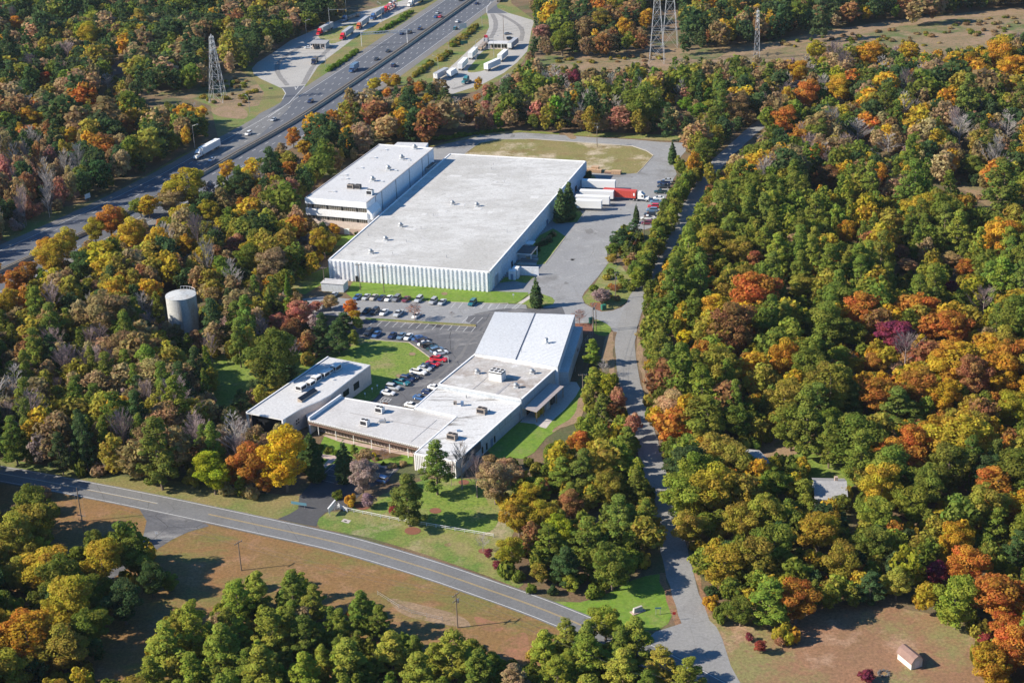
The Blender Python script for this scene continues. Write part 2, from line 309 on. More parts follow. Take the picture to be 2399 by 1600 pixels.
patch('side_drive', [('BL',960,370),('BL',1010,360),('BL',1420,470),('BL',1440,486),('BL',1300,525),('BL',1190,575),('BL',1090,640),('BL',900,760),('BL',700,900),('BL',560,820),('BL',800,690),('BL',985,560),('BL',1010,450)], .045, 'dark_asphalt')
patch('dirt_patch', [('BM',915,1110),('BM',1010,1130),('BM',1115,1185),('BM',1060,1210),('BM',960,1190)], .03, 'red_dirt', 4)
patch('dirt_patch', [('BM',1075,1320),('BM',1250,1215),('BM',1290,1300),('BM',1275,1395),('BM',1150,1405)], .03, 'red_dirt', 4)
patch('dirt_patch', [('BM',330,985),('BM',520,1020),('BM',810,1100),('BM',880,1180),('BM',640,1150),('BM',420,1090)], .028, 'pale_dirt', 4, notree=False)
# ------------------------------------------------------------------ side road and the corner lawn
SIDE = spline([(46,240),(42,266),(39,298.3),(37.6,320.3),(37.2,349.4),(36.4,378),(35.6,404.4),(34.8,428),(35.3,451.9),(36.8,466.3),(39,478),(42.5,493.2),(46.5,507),(53,527),(62,556),(75,600),(88,640),(101.3,669.8),(116,700),(140,745)], 6)
mb = MB(); NOTREE.append(strip(mb, SIDE, -3.2, 3.2, .05, 'lane_asphalt', wob=.14)); tag(mb.build('side_road'), kind='structure')
mb = MB(); strip(mb, SIDE[6:20], 3.3, 4.6, .035, 'yard_dirt', wob=.3); strip(mb, SIDE[6:20], -4.8, -3.3, .035, 'yard_dirt', wob=.3); strip(mb, SIDE[34:66], 3.6, 5.4, .035, 'pale_dirt', wob=.3); strip(mb, SIDE[38:54], -6.0, -3.6, .035, 'pale_dirt', wob=.3); tag(mb.build('road_shoulder'), kind='structure')
patch('road_mouth', [('BR',-260,1280),('BR',10,1150),('BR',60,1080),('BR',230,1180),('BR',330,1450),('BR',420,1700),('BR',-100,1700)], .048, 'lane_asphalt', 3)
patch('corner_lawn', [('BM',1380,1000),('BM',1640,1010),('BM',1840,945),('BM',2000,860),('BM',2190,815),('BM',2240,900),('BM',2280,1090),('BM',2180,1200),('BM',1950,1180),('BM',1620,1085)], .03, 'lawn_bright', 2)
patch('bare_yard', [('BR',190,1130),('BR',420,1130),('BR',800,1040),('BR',1250,1030),('BR',1720,1090),('BR',2050,1220),('BR',2200,1700),('BR',400,1700)], .022, 'yard_dirt', 2, notree=False)
# ------------------------------------------------------------------ service yard, lots, kerbs, lawns of the site
patch('service_yard', [('A',1190,975),('A',1150,880),('A',1000,700),('A',1100,400),('TM',800,1090),('TM',850,1020),('TM',880,975),('TM',960,940),('TM',1100,923),('TM',1240,915),('TM',1500,930),('TM',1700,946),('TM',2000,962),('TM',2200,980),('TM',2380,985),('TM',2400,1010),('h',2080,100),('h',2125,250),('h',2060,350),('h',2010,480),('h',1960,600),('h',1900,760),('h',1820,900),('h',1760,1060),('h',1640,1100),('h',1500,1080),('h',1300,1160),('h',1120,1260),('h',1060,1430),('h',1060,1560),('l',1740,40),('l',1600,230),('l',1450,400),('l',1425,450),('l',1350,520),('l',1000,560),('l',800,520)], .035, 'old_asphalt')
patch('back_drive', [('A',600,520),('A',690,330),('A',790,215),('TM',575,1110),('TM',615,1040),('TM',640,1012),('TM',740,985),('TM',850,965),('TM',965,938),('TM',990,960),('TM',900,1020),('TM',900,1150),('A',1000,400),('A',900,520)], .0355, 'old_asphalt')
patch('service_entrance', [('l',1424,449),('l',1450,520),('l',1520,560),('l',1640,612),('l',1760,600),('l',1860,565),('l',1950,490),('l',2040,560),('l',2010,700),('l',1900,850),('l',1770,830),('l',1700,750),('l',1590,700),('l',1560,735),('l',1350,740),('l',1100,720),('l',1000,600),('l',1000,545),('l',1340,510)], .036, 'old_asphalt')
patch('upper_lot', [('L',1500,525),('L',1750,505),('L',1960,508),('i',100,190),('i',490,232),('i',1300,258),('i',2351,288),('A',1390,1028),('A',1400,1070),('A',1200,1075),('i',2100,600),('i',650,500),('i',300,455),('L',1960,575),('L',1800,600),('L',1600,575)], .04, 'old_asphalt')
patch('lower_lot', [('l',1245,655),('l',1225,600),('l',1205,560),('l',1000,575),('l',800,580),('l',600,575),('l',480,590),('l',350,612),('l',230,640),('i',2100,432),('i',2000,455),('i',1965,520),('i',2095,585),('i',1500,540),('i',660,498),('i',400,500),('i',420,760),('i',640,745),('i',930,777),('i',1220,797),('i',1340,880),('i',1500,1000),('i',1485,1045),('i',1420,1095),('i',1230,1195),('i',1030,1300),('i',880,1430),('i',760,1560),('i',700,1640),('B',830,650),('B',900,670),('B',1060,720),('B',1200,640),('B',1400,480),('B',1560,200),('B',1650,80)], .046, 'dark_asphalt')
mb = MB(); R4 = [G('i',650,478),G('i',2100,567),G('i',2097,594),G('i',650,505)]
mb.prism(R4[::-1] if (R4[1][0]-R4[0][0])*(R4[2][1]-R4[1][1])-(R4[1][1]-R4[0][1])*(R4[2][0]-R4[1][0]) < 0 else R4, .03, .2, 'kerb_concrete', 'verge'); tag(mb.build('lot_island'), kind='structure')
SG = [('i',770-0+k*102.0,514+k*5.9,695+k*103.4,578+k*6.2) for k in range(14)]
SG += [('i',2190-k*98,470-k*2,2110-k*98,546-k*4.5) for k in range(3)]
SG += [('i',1830+k*98,275+k*2.4,1770+k*98,347+k*2.4) for k in range(6) if k != 2]+[('A',1132+k*50,1018+k*1.5,1107+k*50,1050+k*1.5) for k in range(4)]
lines('stall_lines', SG, .13, .06, 'white_line')
SG = [('i',1890-k*100,472-k*6,1830-k*100,540-k*6) for k in range(9)]+[('i',1130+k*110,470,1095+k*110,500) for k in range(0)]+[('i',1265-k*98,235-k*4,1205-k*98,300-k*4) for k in range(7)]+[('i',900+k*103,705+k*3,825+k*103,775+k*3) for k in range(1)]
lines('stall_lines', SG, .12, .06, 'worn_line')
lines('crossing_lines', [('c',885,0,778,88),('c',940,0,835,92),('c',872,12,924,14),('c',852,29,905,31),('c',832,45,886,48),('c',812,60,866,64),('c',794,75,846,80),('c',778,88,835,92)], .14, .062, 'white_line')
lines('bay_lines', [('b',430,395,545,425),('b',385,440,500,462),('b',330,468,470,490),('b',430,395,400,430),('b',470,402,425,440),('b',510,410,460,458),('b',545,420,500,462),('b',390,437,400,470),('b',425,440,440,475)], .13, .062, 'white_line')
mb = MB()
def kerb(mb, pts, wdt=.22, h=.15):
    P = [Vector((*G(*p), 0)) for p in pts]
    for p, q in zip(P[:-1], P[1:]):
        d = (q-p).normalized(); n = Vector((-d.y, d.x, 0))*wdt/2
        mb.solid([(*(p-n).xy, .02), (*(q-n).xy, .02), (*(q+n).xy, .02), (*(p+n).xy, .02)], [(*(p-n).xy, h), (*(q-n).xy, h), (*(q+n).xy, h), (*(p+n).xy, h)], 'kerb_concrete')
kerb(mb, [('i',490,232),('i',1300,257),('i',2351,287),('A',1280,1020)])
kerb(mb, [('i',640,748),('i',930,779),('i',1220,798),('i',1340,880),('i',1500,1000),('i',1485,1047),('i',1420,1097),('i',1230,1197),('i',1030,1302),('i',880,1432)])
kerb(mb, [('TM',850,1060),('TM',950,985),('TM',1080,960),('TM',1300,957),('TM',1700,985),('TM',2000,1007),('TM',2100,1040),('TM',2147,1072),('TM',2080,1150),('TM',2035,1196)])
kerb(mb, [('f',1690,175),('f',1590,320)]); kerb(mb, [('f',1375,585),('f',1000,1080)])
tag(mb.build('kerb'), kind='structure')
patch('front_green', [('A',330,890),('A',600,905),('A',1190,947),('A',1300,952),('A',1405,955),('A',1400,985),('A',1320,1022),('A',1100,1017),('i',1300,252),('i',490,226),('A',290,960)], .06, 'lawn_bright', notree=False)
patch('path', [('l',815,455),('l',850,432),('l',850,470),('l',770,524),('l',715,522)], .065, 'walk_concrete')
patch('corner_lawn', [('A',1325,1024),('A',1350,1010),('A',1420,955),('A',1490,965),('A',1550,985),('A',1567,1005),('A',1555,1028),('A',1480,1045),('A',1415,1050),('A',1390,1030)], .06, 'lawn', notree=False)
patch('oval_lawn', [('TM',850,1062),('TM',950,988),('TM',1080,963),('TM',1300,960),('TM',1700,988),('TM',2000,1010),('TM',2095,1042),('TM',2143,1073),('TM',2080,1147),('TM',2030,1195),('TM',1940,1200),('TM',1700,1190),('TM',1400,1180),('TM',820,1120)], .05, 'oval_grass', notree=False)
patch('planting_bed', [('f',640,880),('f',900,560),('f',1140,440),('f',1200,470),('f',1375,585),('f',990,1085),('f',820,1110),('f',460,1105)], .07, 'lawn', notree=False)
patch('planting_bed', [('f',1130,300),('f',1190,345),('f',1590,320),('f',1690,175),('f',1600,60),('h',560,690),('h',450,560),('h',260,700),('f',1180,200)], .07, 'lawn', notree=False)
patch('planting_bed', [('f',150,1440),('f',260,1330),('f',640,1300),('f',820,1320),('f',640,1440),('f',420,1400),('f',260,1420)], .05, 'lawn', notree=False)
patch('planting_bed', [('h',1060,350),('h',740,350),('h',760,250),('h',860,270),('h',900,330)], .05, 'lawn', notree=False)
patch('path', [('f',640,905),('f',860,925),('f',835,1110),('f',470,1100)], .075, 'walk_concrete')
patch('courtyard_lawn', [('i',-200,820),('i',200,740),('i',500,720),('i',640,752),('i',930,782),('i',1215,802),('i',1335,885),('i',1492,1002),('i',1480,1040),('i',1415,1090),('i',1225,1190),('i',1025,1296),('i',870,1428),('i',760,1550),('i',400,1640),('i',-200,1500),('L',1700,1250),('L',1480,1230),('L',1330,1100),('L',1340,900),('L',1640,860),('L',1900,850)], .055, 'lawn', notree=False)
patch('bed', [('i',-150,830),('i',0,780),('i',420,800),('i',430,880),('i',200,930),('i',-100,930)], .075, 'bed_soil', 3, notree=False)
patch('glade', [('L',1340,730),('L',1480,735),('L',1560,760),('L',1480,800),('L',1380,800)], .05, 'lawn_bright', notree=False)
patch('glade', [('L',1990,380),('L',2260,270),('L',2280,380),('L',2200,400),('L',2100,460),('L',2000,460)], .05, 'lawn', notree=False)
patch('glade', [('e',600,1480),('e',900,1500),('e',850,1640),('e',560,1640)], .05, 'lawn_bright', notree=False)
patch('east_lawn', [('d',820,1310),('d',1250,950),('d',1900,380),('d',2060,380),('d',2170,620),('d',2130,880),('d',2000,960),('d',1850,1010),('d',1640,1150),('d',1480,1350),('d',1320,1440),('d',1130,1420),('d',950,1450)], .05, 'lawn_bright', notree=False)
patch('bare_strip', [('d',2085,600),('d',2160,640),('d',2130,880),('d',2000,970),('d',1850,1010),('d',1730,1080),('d',1760,1010),('d',1960,900),('d',2060,760)], .06, 'pale_dirt', 2, notree=False)
patch('walk', [('d',1280,935),('d',1480,960),('d',1560,1000),('d',1640,1020),('d',1725,915),('d',1900,760),('d',2050,580),('d',2110,470),('d',2060,385),('d',1900,375),('d',1850,400),('d',1600,620)], .065, 'walk_concrete', notree=False)
patch('hall_strip', [('c',1750,480),('c',2000,470),('c',2210,480),('c',2150,760),('c',1900,1020),('c',1760,1210),('c',1590,1205),('c',1600,1000)], .05, 'bed_soil', notree=False)
patch('mulch_bed', [('l',1350,740),('l',1510,745),('l',1530,700),('l',1590,700),('l',1640,760),('l',1700,830),('l',1690,855),('l',1350,855)], .06, 'mulch', notree=False)
patch('bank', [('l',1545,730),('l',1590,700),('l',1700,750),('l',1750,810),('l',1690,880),('l',1560,850)], .07, 'lawn', 2, notree=False)
patch('bank', [('l',1430,455),('l',1570,300),('l',1720,70),('l',1850,100),('l',1930,200),('l',2080,260),('l',1960,420),('l',1900,520),('l',1780,585),('l',1640,608),('l',1460,520)], .06, 'lawn_dry', notree=False)
patch('mulch_bed', [('l',1510,520),('l',1650,520),('l',1650,606),('l',1560,580)], .075, 'mulch', 2, notree=False)
patch('roadside_bank', [('l',1690,880),('l',1755,830),('l',1770,900),('l',1760,1150),('l',1760,1180),('l',1640,1170),('l',1660,1000)], .055, 'pale_dirt', 2)
# ------------------------------------------------------------------ front of the offices
patch('front_lawn', [('m',400,885),('m',420,840),('m',500,785),('m',700,770),('m',770,700),('m',900,680),('m',1000,620),('m',1400,480),('m',1660,470),('m',1860,480),('m',2300,500),('m',2300,800),('m',2150,1080),('m',2100,1250),('m',2300,1440),('m',2250,1480),('m',1950,1360),('m',1400,1170),('m',900,1020),('m',430,930)], .04, 'lawn_dry', notree=False)
patch('front_lawn', [('m',1330,560),('m',1560,470),('m',1880,520),('m',1980,720),('m',2080,800),('m',1990,960),('m',1700,960),('m',1300,870),('m',1080,830),('m',900,760),('m',1010,660)], .05, 'lawn', 3, notree=False)
patch('entrance_drive', [('m',40,845),('m',150,800),('m',230,750),('m',240,640),('m',340,520),('m',440,430),('m',540,338),('m',600,345),('m',640,370),('m',920,335),('m',1000,345),('m',1160,385),('m',1040,500),('m',850,570),('m',720,700),('m',700,750),('m',560,765),('m',480,785),('m',420,840),('m',395,915),('m',300,900)], .056, 'drive_asphalt')
lines('bay_lines', [('m',560,345,395,500),('m',505,385,610,410),('m',455,430,610,465),('m',410,480,560,515),('m',930,420,1075,455),('m',1110,395,1040,495)], .14, .07, 'worn_line')
patch('garden', [('m',430,170),('m',470,85),('m',900,175),('m',1290,265),('m',1280,340),('m',1150,355),('m',930,325),('m',610,265),('m',580,315),('m',450,420),('m',400,420)], .045, 'lawn_bright', notree=False)
patch('garden_path', [('m',455,80),('m',480,72),('m',900,170),('m',1285,248),('m',1285,275),('m',900,202),('m',600,135)], .07, 'pink_walk', notree=False)
patch('garden_path', [('m',350,235),('m',450,250),('m',590,268),('m',570,305),('m',460,395),('m',440,370),('m',510,300),('m',350,255)], .07, 'pink_walk', notree=False)
patch('garden_path', [('m',920,335),('m',1155,378),('m',1120,398),('m',930,358)], .075, 'pink_walk', notree=False)
patch('bed', [('m',850,240),('m',930,205),('m',1070,220),('m',1180,262),('m',1000,300),('m',930,325)], .06, 'bed_soil', 2, notree=False)
patch('drain_pad', [('m',650,842),('m',716,860),('m',690,887),('m',622,868)], .08, 'walk_concrete')
patch('drain_grate', [('m',655,858),('m',680,864),('m',672,872),('m',648,866)], .09, 'grille')
for v, x, y, r in (('m',1280,955,75),('m',1930,1140,48),('m',1490,770,55),('m',1600,1083,32),('i',1265,950,45),('i',1095,1235,45),('m',820,730,70),('i',1685,160,42),('m',1750,510,50)):
    patch('mulch_ring', [(v, x+r*math.cos(a*.7854), y+r*.48*math.sin(a*.7854)) for a in range(8)], .085, 'mulch' if v == 'm' and r > 40 else 'pale_dirt', 3, notree=False)
# ------------------------------------------------------------------ highway
HW = spline([(30,1190),(6,1103),(-18,1016),(-45.3,921),(-69,840),(-98.0,746.5),(-120.5,688),(-136,648),(-158,600),(-186,548),(-222,488),(-270,415),(-330,330)], 6)
mb = MB(); NOTREE.append(strip(mb, HW, -20, -1.9, .05, 'highway_asphalt')); NOTREE.append(strip(mb, HW, 2.2, 22, .05, 'highway_asphalt'))
strip(mb, HW, -20.2, -16, .055, 'shoulder_asphalt', wob=.1); strip(mb, HW, 18, 22, .055, 'shoulder_asphalt', wob=.1); tag(mb.build('highway'), kind='structure')
mb = MB(); strip(mb, HW, -1.9, 2.2, .052, 'median_asphalt'); tag(mb.build('median_strip'), kind='structure')
mb = MB()
for s in (-15.4, 17.2): strip(mb, HW, s-.11, s+.11, .066, 'white_line')
for s in (-11.9, -8.4, -4.9, 6.2, 9.9, 13.5): strip(mb, HW, s-.1, s+.1, .066, 'white_line', dash=(3, 12))
for s in (-2.0, 2.5): strip(mb, HW, s-.08, s+.08, .066, 'yellow_line')
tag(mb.build('lane_markings'), kind='structure')
mb = MB(); X, T = along(HW, 5.0); Nn = np.stack([T[:, 1], -T[:, 0]], 1)
for p, q, a, b in zip(X[:-1], X[1:], Nn[:-1], Nn[1:]):
    f = lambda p, n, o, z: (*(p+n*o), z)
    for o0, o1, z0, z1, t0, t1 in ((-1.75, -1.1, .05, .45, -1.6, -1.25), (-1.6, -1.25, .45, 1.35, -1.52, -1.33)):
        mb.face([f(p,a,o0,z0), f(p,a,t0,z1), f(q,b,t0,z1), f(q,b,o0,z0)], 'kerb_concrete'); mb.face([f(p,a,o1,z0), f(q,b,o1,z0), f(q,b,t1,z1), f(p,a,t1,z1)], 'kerb_concrete')
    mb.face([f(p,a,-1.52,1.35), f(p,a,-1.33,1.35), f(q,b,-1.33,1.35), f(q,b,-1.52,1.35)], 'kerb_concrete')
tag(mb.build('median_barrier'), 'long pale concrete barrier along the dark median of the highway', 'barrier')
NOTREE.append(np.array([p for p in strip(MB(), HW, -24, 25, 0, 'wire')]))
patch('highway_verge', [('TL',-200,1560),('TL',270,1470),('TL',640,1380),('TL',780,1330),('TL',1230,1080),('TL',1500,950),('TL',1450,730),('TL',1340,690),('TL',1300,590),('TL',1480,540),('TL',1640,470),('TL',1740,455),('k',1000,420),('k',1300,310),('k',1900,90),('k',2340,-40),('j',700,-150),('j',1500,-150),('j',1560,60),('j',1920,320),('j',1850,620),('j',1830,800),('j',1720,960),('j',1500,1180),('j',1000,1400),('j',680,1480),('j',300,1420),('j',-200,1300),('k',2000,1100),('k',600,1800),('TL',1000,1500),('TL',400,1800)], .018, 'verge', notree=False)
patch('ramp', [('k',560,1205),('k',600,1225),('k',640,1290),('k',620,1350),('k',560,1430),('k',280,1568),('TL',1600,960),('TL',1350,1110),('TL',1400,1130),('TL',1760,960),('TL',1980,760),('k',760,1380),('k',880,1250),('k',910,1190)], .058, 'road_asphalt')
patch('ramp_pavement', [('k',590,1215),('k',900,1180),('k',860,1230),('k',700,1440),('k',400,1568),('k',560,1440),('k',625,1340),('k',640,1290)], .068, 'highway_asphalt')
patch('truck_pad', [('k',178,945),('k',250,865),('k',480,720),('k',700,565),('k',1000,430),('k',1300,310),('k',1600,180),('k',1900,110),('k',2400,-30),('k',2480,60),('k',2000,285),('k',1700,440),('k',1480,610),('k',1200,820),('k',1085,920),('k',980,1080),('k',905,1185),('k',590,1222),('k',300,1090),('k',200,1020)], .03, 'pad_concrete')
patch('truck_island', [('k',1090,505),('k',1300,400),('k',1600,325),('k',1625,350),('k',1590,420),('k',1400,570),('k',1260,605),('k',1180,560)], .06, 'lawn_dry', 2)
patch('truck_pad', [('j',1180,30),('j',1240,10),('j',1310,60),('j',1345,130),('j',1500,200),('j',1905,320),('j',1860,470),('j',1835,610),('j',1795,790),('j',1640,960),('j',1440,1120),('j',1100,1300),('j',660,1440),('j',560,1430),('j',330,1260),('j',450,1180),('j',700,960),('j',900,770),('j',1150,560),('j',1215,420),('j',1205,300),('j',1180,200)], .03, 'pad_concrete')
patch('ramp_pavement', [('j',1180,30),('j',1240,10),('j',1310,-60),('j',1480,-60),('j',1330,80),('j',1345,130),('j',1500,208),('j',1182,213)], .045, 'highway_asphalt')
patch('truck_island', [('j',1150,765),('j',1510,735),('j',1480,800),('j',1390,900),('j',1330,965),('j',1160,1075),('j',1000,1110),('j',900,1110),('j',890,1060),('j',985,950)], .06, 'lawn_dry', 2)
def stain(name, pts, wd):
    mb = MB(); strip(mb, spline([G(*p) for p in pts], 8), -wd, wd, .062 if name else .05, 'tyre_stain', step=2.0, wob=.12); return tag(mb.build('tyre_stain'), kind='structure')
for pts in ([('k',860,640),('k',700,740),('k',560,850),('k',520,950),('k',560,1050),('k',670,1185)], [('k',1280,640),('k',1120,790),('k',1000,950),('k',880,1175)], [('j',1260,220),('j',1310,330),('j',1300,460),('j',1230,600)], [('j',1360,215),('j',1560,320),('j',1690,420),('j',1725,520),('j',1690,640)], [('j',650,1370),('j',900,1290),('j',1100,1190)]): stain('s', pts, 1.3)
lines('ramp_markings', [('k',900,1190,690,1420),('k',690,1420,400,1620),('k',600,1225,642,1290),('k',642,1290,600,1370),('k',770,1200,780,1240),('k',780,1240,815,1190),('j',1250,25,1180,120),('j',1180,120,1180,210)], .3, .08, 'white_line')
mat('track_light', (.165,.162,.16), .9, var=(.12,.12,.125), scale=.4, amt=.2); mat('oil_dark', (.15,.148,.145), .9, var=(.21,.208,.205), scale=.6, amt=.2)
for k_, (pts, wd) in enumerate((([('i',2290,470),('i',2120,640),('i',1900,760),('i',1820,900)], .5), ([('i',2330,440),('i',2180,650),('i',2000,800),('i',1900,980),('i',1700,1160)], .45), ([('i',1500,600),('i',1800,660),('i',2050,740)], .4), ([('i',1950,900),('i',1750,1130),('i',1500,1330),('i',1250,1500)], .5), ([('i',2050,720),('i',1850,720),('i',1700,800)], .35))):
    mb = MB(); strip(mb, spline([G(*p) for p in pts], 8), -wd, wd, .051+.0035*k_, 'track_light', step=1.5, wob=.12); tag(mb.build('tyre_mark'), kind='structure')
for v, x, y, r in (('h',780,1130,95),('h',880,1160,30),('f',1490,1010,40),('h',1270,790,22),('h',1440,300,20),('l',1330,40,30),('l',1250,300,40),('A',1870,300,26),('A',1930,420,20),('TM',1180,938,22),('TM',1960,1120,0)):
    if r: patch('oil_stain', [(v, x+r*TR0, y+r*.5*TR1) for TR0, TR1 in [(math.cos(a*.6283)*random.uniform(.5, 1.1), math.sin(a*.6283)*random.uniform(.5, 1.1)) for a in range(10)]], .05, 'oil_dark', 3, notree=False)
# ------------------------------------------------------------------ clearings further off
patch('scrub', [('TL',640,600),('TL',880,570),('TL',1240,545),('TL',1480,540),('TL',1650,480),('TL',1760,560),('TL',1820,640),('TL',1780,730),('TL',1560,760),('TL',1400,690),('TL',1000,660),('TL',700,640)], .03, 'scrub', notree=False)
patch('dirt_track', [('TL',1460,750),('TL',1620,730),('TL',1700,770),('TL',1680,820),('TL',1500,800)], .04, 'pale_dirt', 3)
patch('scrub', [('TM',1300,400),('TM',1450,380),('TM',2100,345),('TM',2500,320),('TR',480,300),('TR',1150,190),('TR',1700,115),('TR',2600,20),('TR',2700,240),('TR',2100,340),('TR',1600,400),('TR',900,420),('TR',400,430),('TM',2200,500),('TM',1700,520),('TM',1300,480)], .03, 'scrub', notree=False)
patch('dirt_track', [('TR',190,425),('TR',300,370),('TR',560,310),('TR',900,230),('TR',1300,165),('TR',1700,115),('TR',2400,45),('TR',2420,90),('TR',1800,140),('TR',1350,205),('TR',950,275),('TR',700,330),('TR',560,350),('TR',330,400),('TR',240,450)], .05, 'pale_dirt')
patch('dirt_track', [('TR',1940,300),('TR',2060,265),('TR',2250,215),('TR',2260,235),('TR',2080,290),('TR',1960,325)], .05, 'pale_dirt', 2)
patch('dirt_track', [('TM',1480,895),('TM',1560,905),('TM',1620,950),('TM',1580,960),('TM',1540,930)], .05, 'pale_dirt', 2)
patch('grass_verge', [('TM',1560,930),('TM',1640,905),('TM',2000,920),('TM',2500,945),('TM',2500,985),('TM',2000,955),('TM',1700,942)], .045, 'lawn_dry', notree=False)
patch('grass_verge', [('TM',590,1010),('TM',800,960),('TM',1000,915),('TM',1240,900),('TM',1500,915),('TM',1500,930),('TM',1240,912),('TM',1000,932),('TM',850,962),('TM',640,1010)], .045, 'lawn_dry', notree=False)
patch('clearing', [('TR',1450,1225),('TR',1650,1220),('TR',1920,1230),('TR',2200,1340),('TR',2260,1400),('TR',2120,1440),('TR',1970,1330),('TR',1700,1265)], .03, 'scrub', 2, notree=False)
patch('farm_track', [('R',560,1395),('R',700,1300),('R',880,1290),('R',1080,1325),('R',1180,1400),('R',1330,1470),('R',1280,1520),('R',1050,1420),('R',880,1400),('R',700,1420),('R',600,1470)], .03, 'pale_dirt', 3, notree=False)
patch('farm_lawn', [('R',940,1390),('R',1120,1400),('R',1330,1500),('R',1280,1600),('R',1000,1600)], .035, 'lawn', 2, notree=False)
patch('clearing', [('BR',1690,150),('BR',1960,190),('BR',2230,270),('BR',2200,370),('BR',2000,360),('BR',1800,280)], .03, 'yard_dirt', 2, notree=False)
patch('field_road', [('TL',480,0),('TL',560,0),('TL',545,100),('TL',490,100)], .04, 'road_asphalt'); patch('field_road', [('TL',760,420),('TL',850,420),('TL',860,500),('TL',780,520)], .04, 'road_asphalt')
# ------------------------------------------------------------------ buildings
class Bld:
    """a building on a counter-clockwise footprint given in world metres; parts are built relative to its base point"""
    def __init__(s, name, poly, label, cat='building', z0=0.0):
        s.P = [np.array(p, float) for p in poly]; s.o = s.P[0].copy(); s.z0 = z0
        s.root = thing(name, (s.o[0], s.o[1], 0), 0, label, cat)
    def loc(s, p): return (p[0]-s.o[0], p[1]-s.o[1])
    def fr(s, i):
        a, b = s.P[i], s.P[(i+1) % len(s.P)]; t = (b-a)/np.linalg.norm(b-a); return a, t, np.array([t[1], -t[0]]), np.linalg.norm(b-a)
    def pt(s, i, u, w_):
        a, t, n, L = s.fr(i); q = a+t*u+n*w_; return s.loc(q)
    def ebox(s, mb, i, u0, u1, w0, w1, z0, z1, m, mtop=None):
        q = [s.pt(i, u0, w1), s.pt(i, u1, w1), s.pt(i, u1, w0), s.pt(i, u0, w0)]; return mb.prism(q, z0, z1, m, mtop)
    def hit(s, i, v, x, y):                                    # where a pixel meets facade i: (u, z)
        a, t, n, L = s.fr(i); P = px(v, x, y); d = RC.T @ np.array([(P[0]-1199.5)/FOC, (P[1]-800)/FOC, 1.0])
        k = (a @ n)/(d[:2] @ n); q = d*k; return float((q[:2]-a) @ t), float(q[2]+CAMH)
    def at(s, v, x, y, z): return s.loc(G(v, x, y, z))
    def parapet(s, mb, h, up, wd, m, skip=()):
        for i in range(len(s.P)):
            if i in skip: continue
            a, t, n, L = s.fr(i); s.ebox(mb, i, 0 if i % 2 else 0, L, -wd, .06, h-.05, h+up, m)
def roof_vent(mb, x, y, z, s=1.0, m='galv'):                   # gooseneck fan: curb, drum, hood
    mb.box(x-.7*s, x+.7*s, y-.7*s, y+.7*s, z, z+.35*s, 'unit_white'); mb.tube((x, y, z+.35*s), (x, y, z+1.25*s), .5*s, .5*s, m, 10); mb.tube((x, y, z+1.2*s), (x, y, z+1.7*s), .78*s, .5*s, m, 10)
    mb.box(x+.2*s, x+1.15*s, y-.32*s, y+.32*s, z+.5*s, z+1.0*s, m)
def pipe(mb, x, y, z, h=.8): mb.tube((x, y, z), (x, y, z+h), .09, .09, 'galv', 6); mb.tube((x, y, z+h), (x, y, z+h+.12), .16, .16, 'galv', 6)
def unit(mb, x, y, z, ang, l, wd, h, m='unit_white', fan=True):
    c, s = math.cos(ang), math.sin(ang); R = lambda a, b: (x+a*c-b*s, y+a*s+b*c)
    rec = lambda a0, a1, b0, b1: [R(a0,b0), R(a1,b0), R(a1,b1), R(a0,b1)]
    mb.prism(rec(-l/2-.15, l/2+.15, -wd/2-.15, wd/2+.15), z, z+.2, 'seam_grey'); mb.prism(rec(-l/2, l/2, -wd/2, wd/2), z+.2, z+h, m)
    mb.prism(rec(-l/2+.1, l/2-.3, -wd/2-.02, -wd/2-.005), z+.45, z+h-.25, 'grille'); mb.prism(rec(-l/2-.02, -l/2-.005, -wd/2+.15, wd/2-.15), z+.5, z+h-.2, 'grille')
    if fan:
        for k in (-.25, .25): q = R(l*k, 0); mb.tube((q[0], q[1], z+h), (q[0], q[1], z+h+.12), wd*.3, wd*.3, 'grille', 10)
# ---- big warehouse
A0 = np.array(G('A', 180, 755, 7.2)); AX = np.array([math.cos(math.radians(-17.9)), math.sin(math.radians(-17.9))]); AY = np.array([-AX[1], AX[0]])
WH = Bld('warehouse', [A0, A0+AX*60, A0+AX*60+AY*131.6, A0+AY*131.6], 'huge white flat-roofed warehouse with a fluted wall facing the green lawn', 'warehouse'); r = WH.root; H = 7.0
mb = MB(); n = 37; wdt = 60/n
ring = []
for i in range(n): ring += [(i*wdt, 0), (i*wdt+.18, -.55), (i*wdt+.95, -.55), (i*wdt+1.12, 0)]
ring.append((60, 0)); n2 = 66; w2 = 131.6/n2
for i in range(n2): ring += [(60, i*w2+.9), (60.32, i*w2+1.1), (60.32, i*w2+1.6), (60, i*w2+1.8)]
ring += [(60, 131.6), (0, 131.6)]
T2 = lambda p: tuple(AX*p[0]+AY*p[1])
ring = [T2(p) for p in ring]; mb.solid([(*p, 0) for p in ring], [(*p, H) for p in ring], 'white_panel'); mb.build('wall', r)
mb = MB(); c4 = [T2(p) for p in ((-.1,-.1),(60.1,-.1),(60.1,131.7),(-.1,131.7))]
mb.prism(c4, H+.004, H+.12, 'membrane'); WH.parapet(mb, H+.1, .28, .45, 'trim_white')
lq = lambda x0, x1, y0, y1: [T2(p) for p in ((x0,y0),(x1,y0),(x1,y1),(x0,y1))]
for k in range(1, 14): mb.prism(lq(.6, 59.4, k*9.4-.09, k*9.4+.09), H+.121, H+.135, 'roof_seam')
for k in range(22): x, y, a, b = random.uniform(3, 52), random.uniform(3, 122), random.uniform(1.2, 5), random.uniform(.8, 3); mb.prism(lq(x, x+a, y, y+b), H+.121, H+.14+.002*k, 'roof_patch' if k % 3 else 'roof_seam')
roof = mb.build('roof', r)
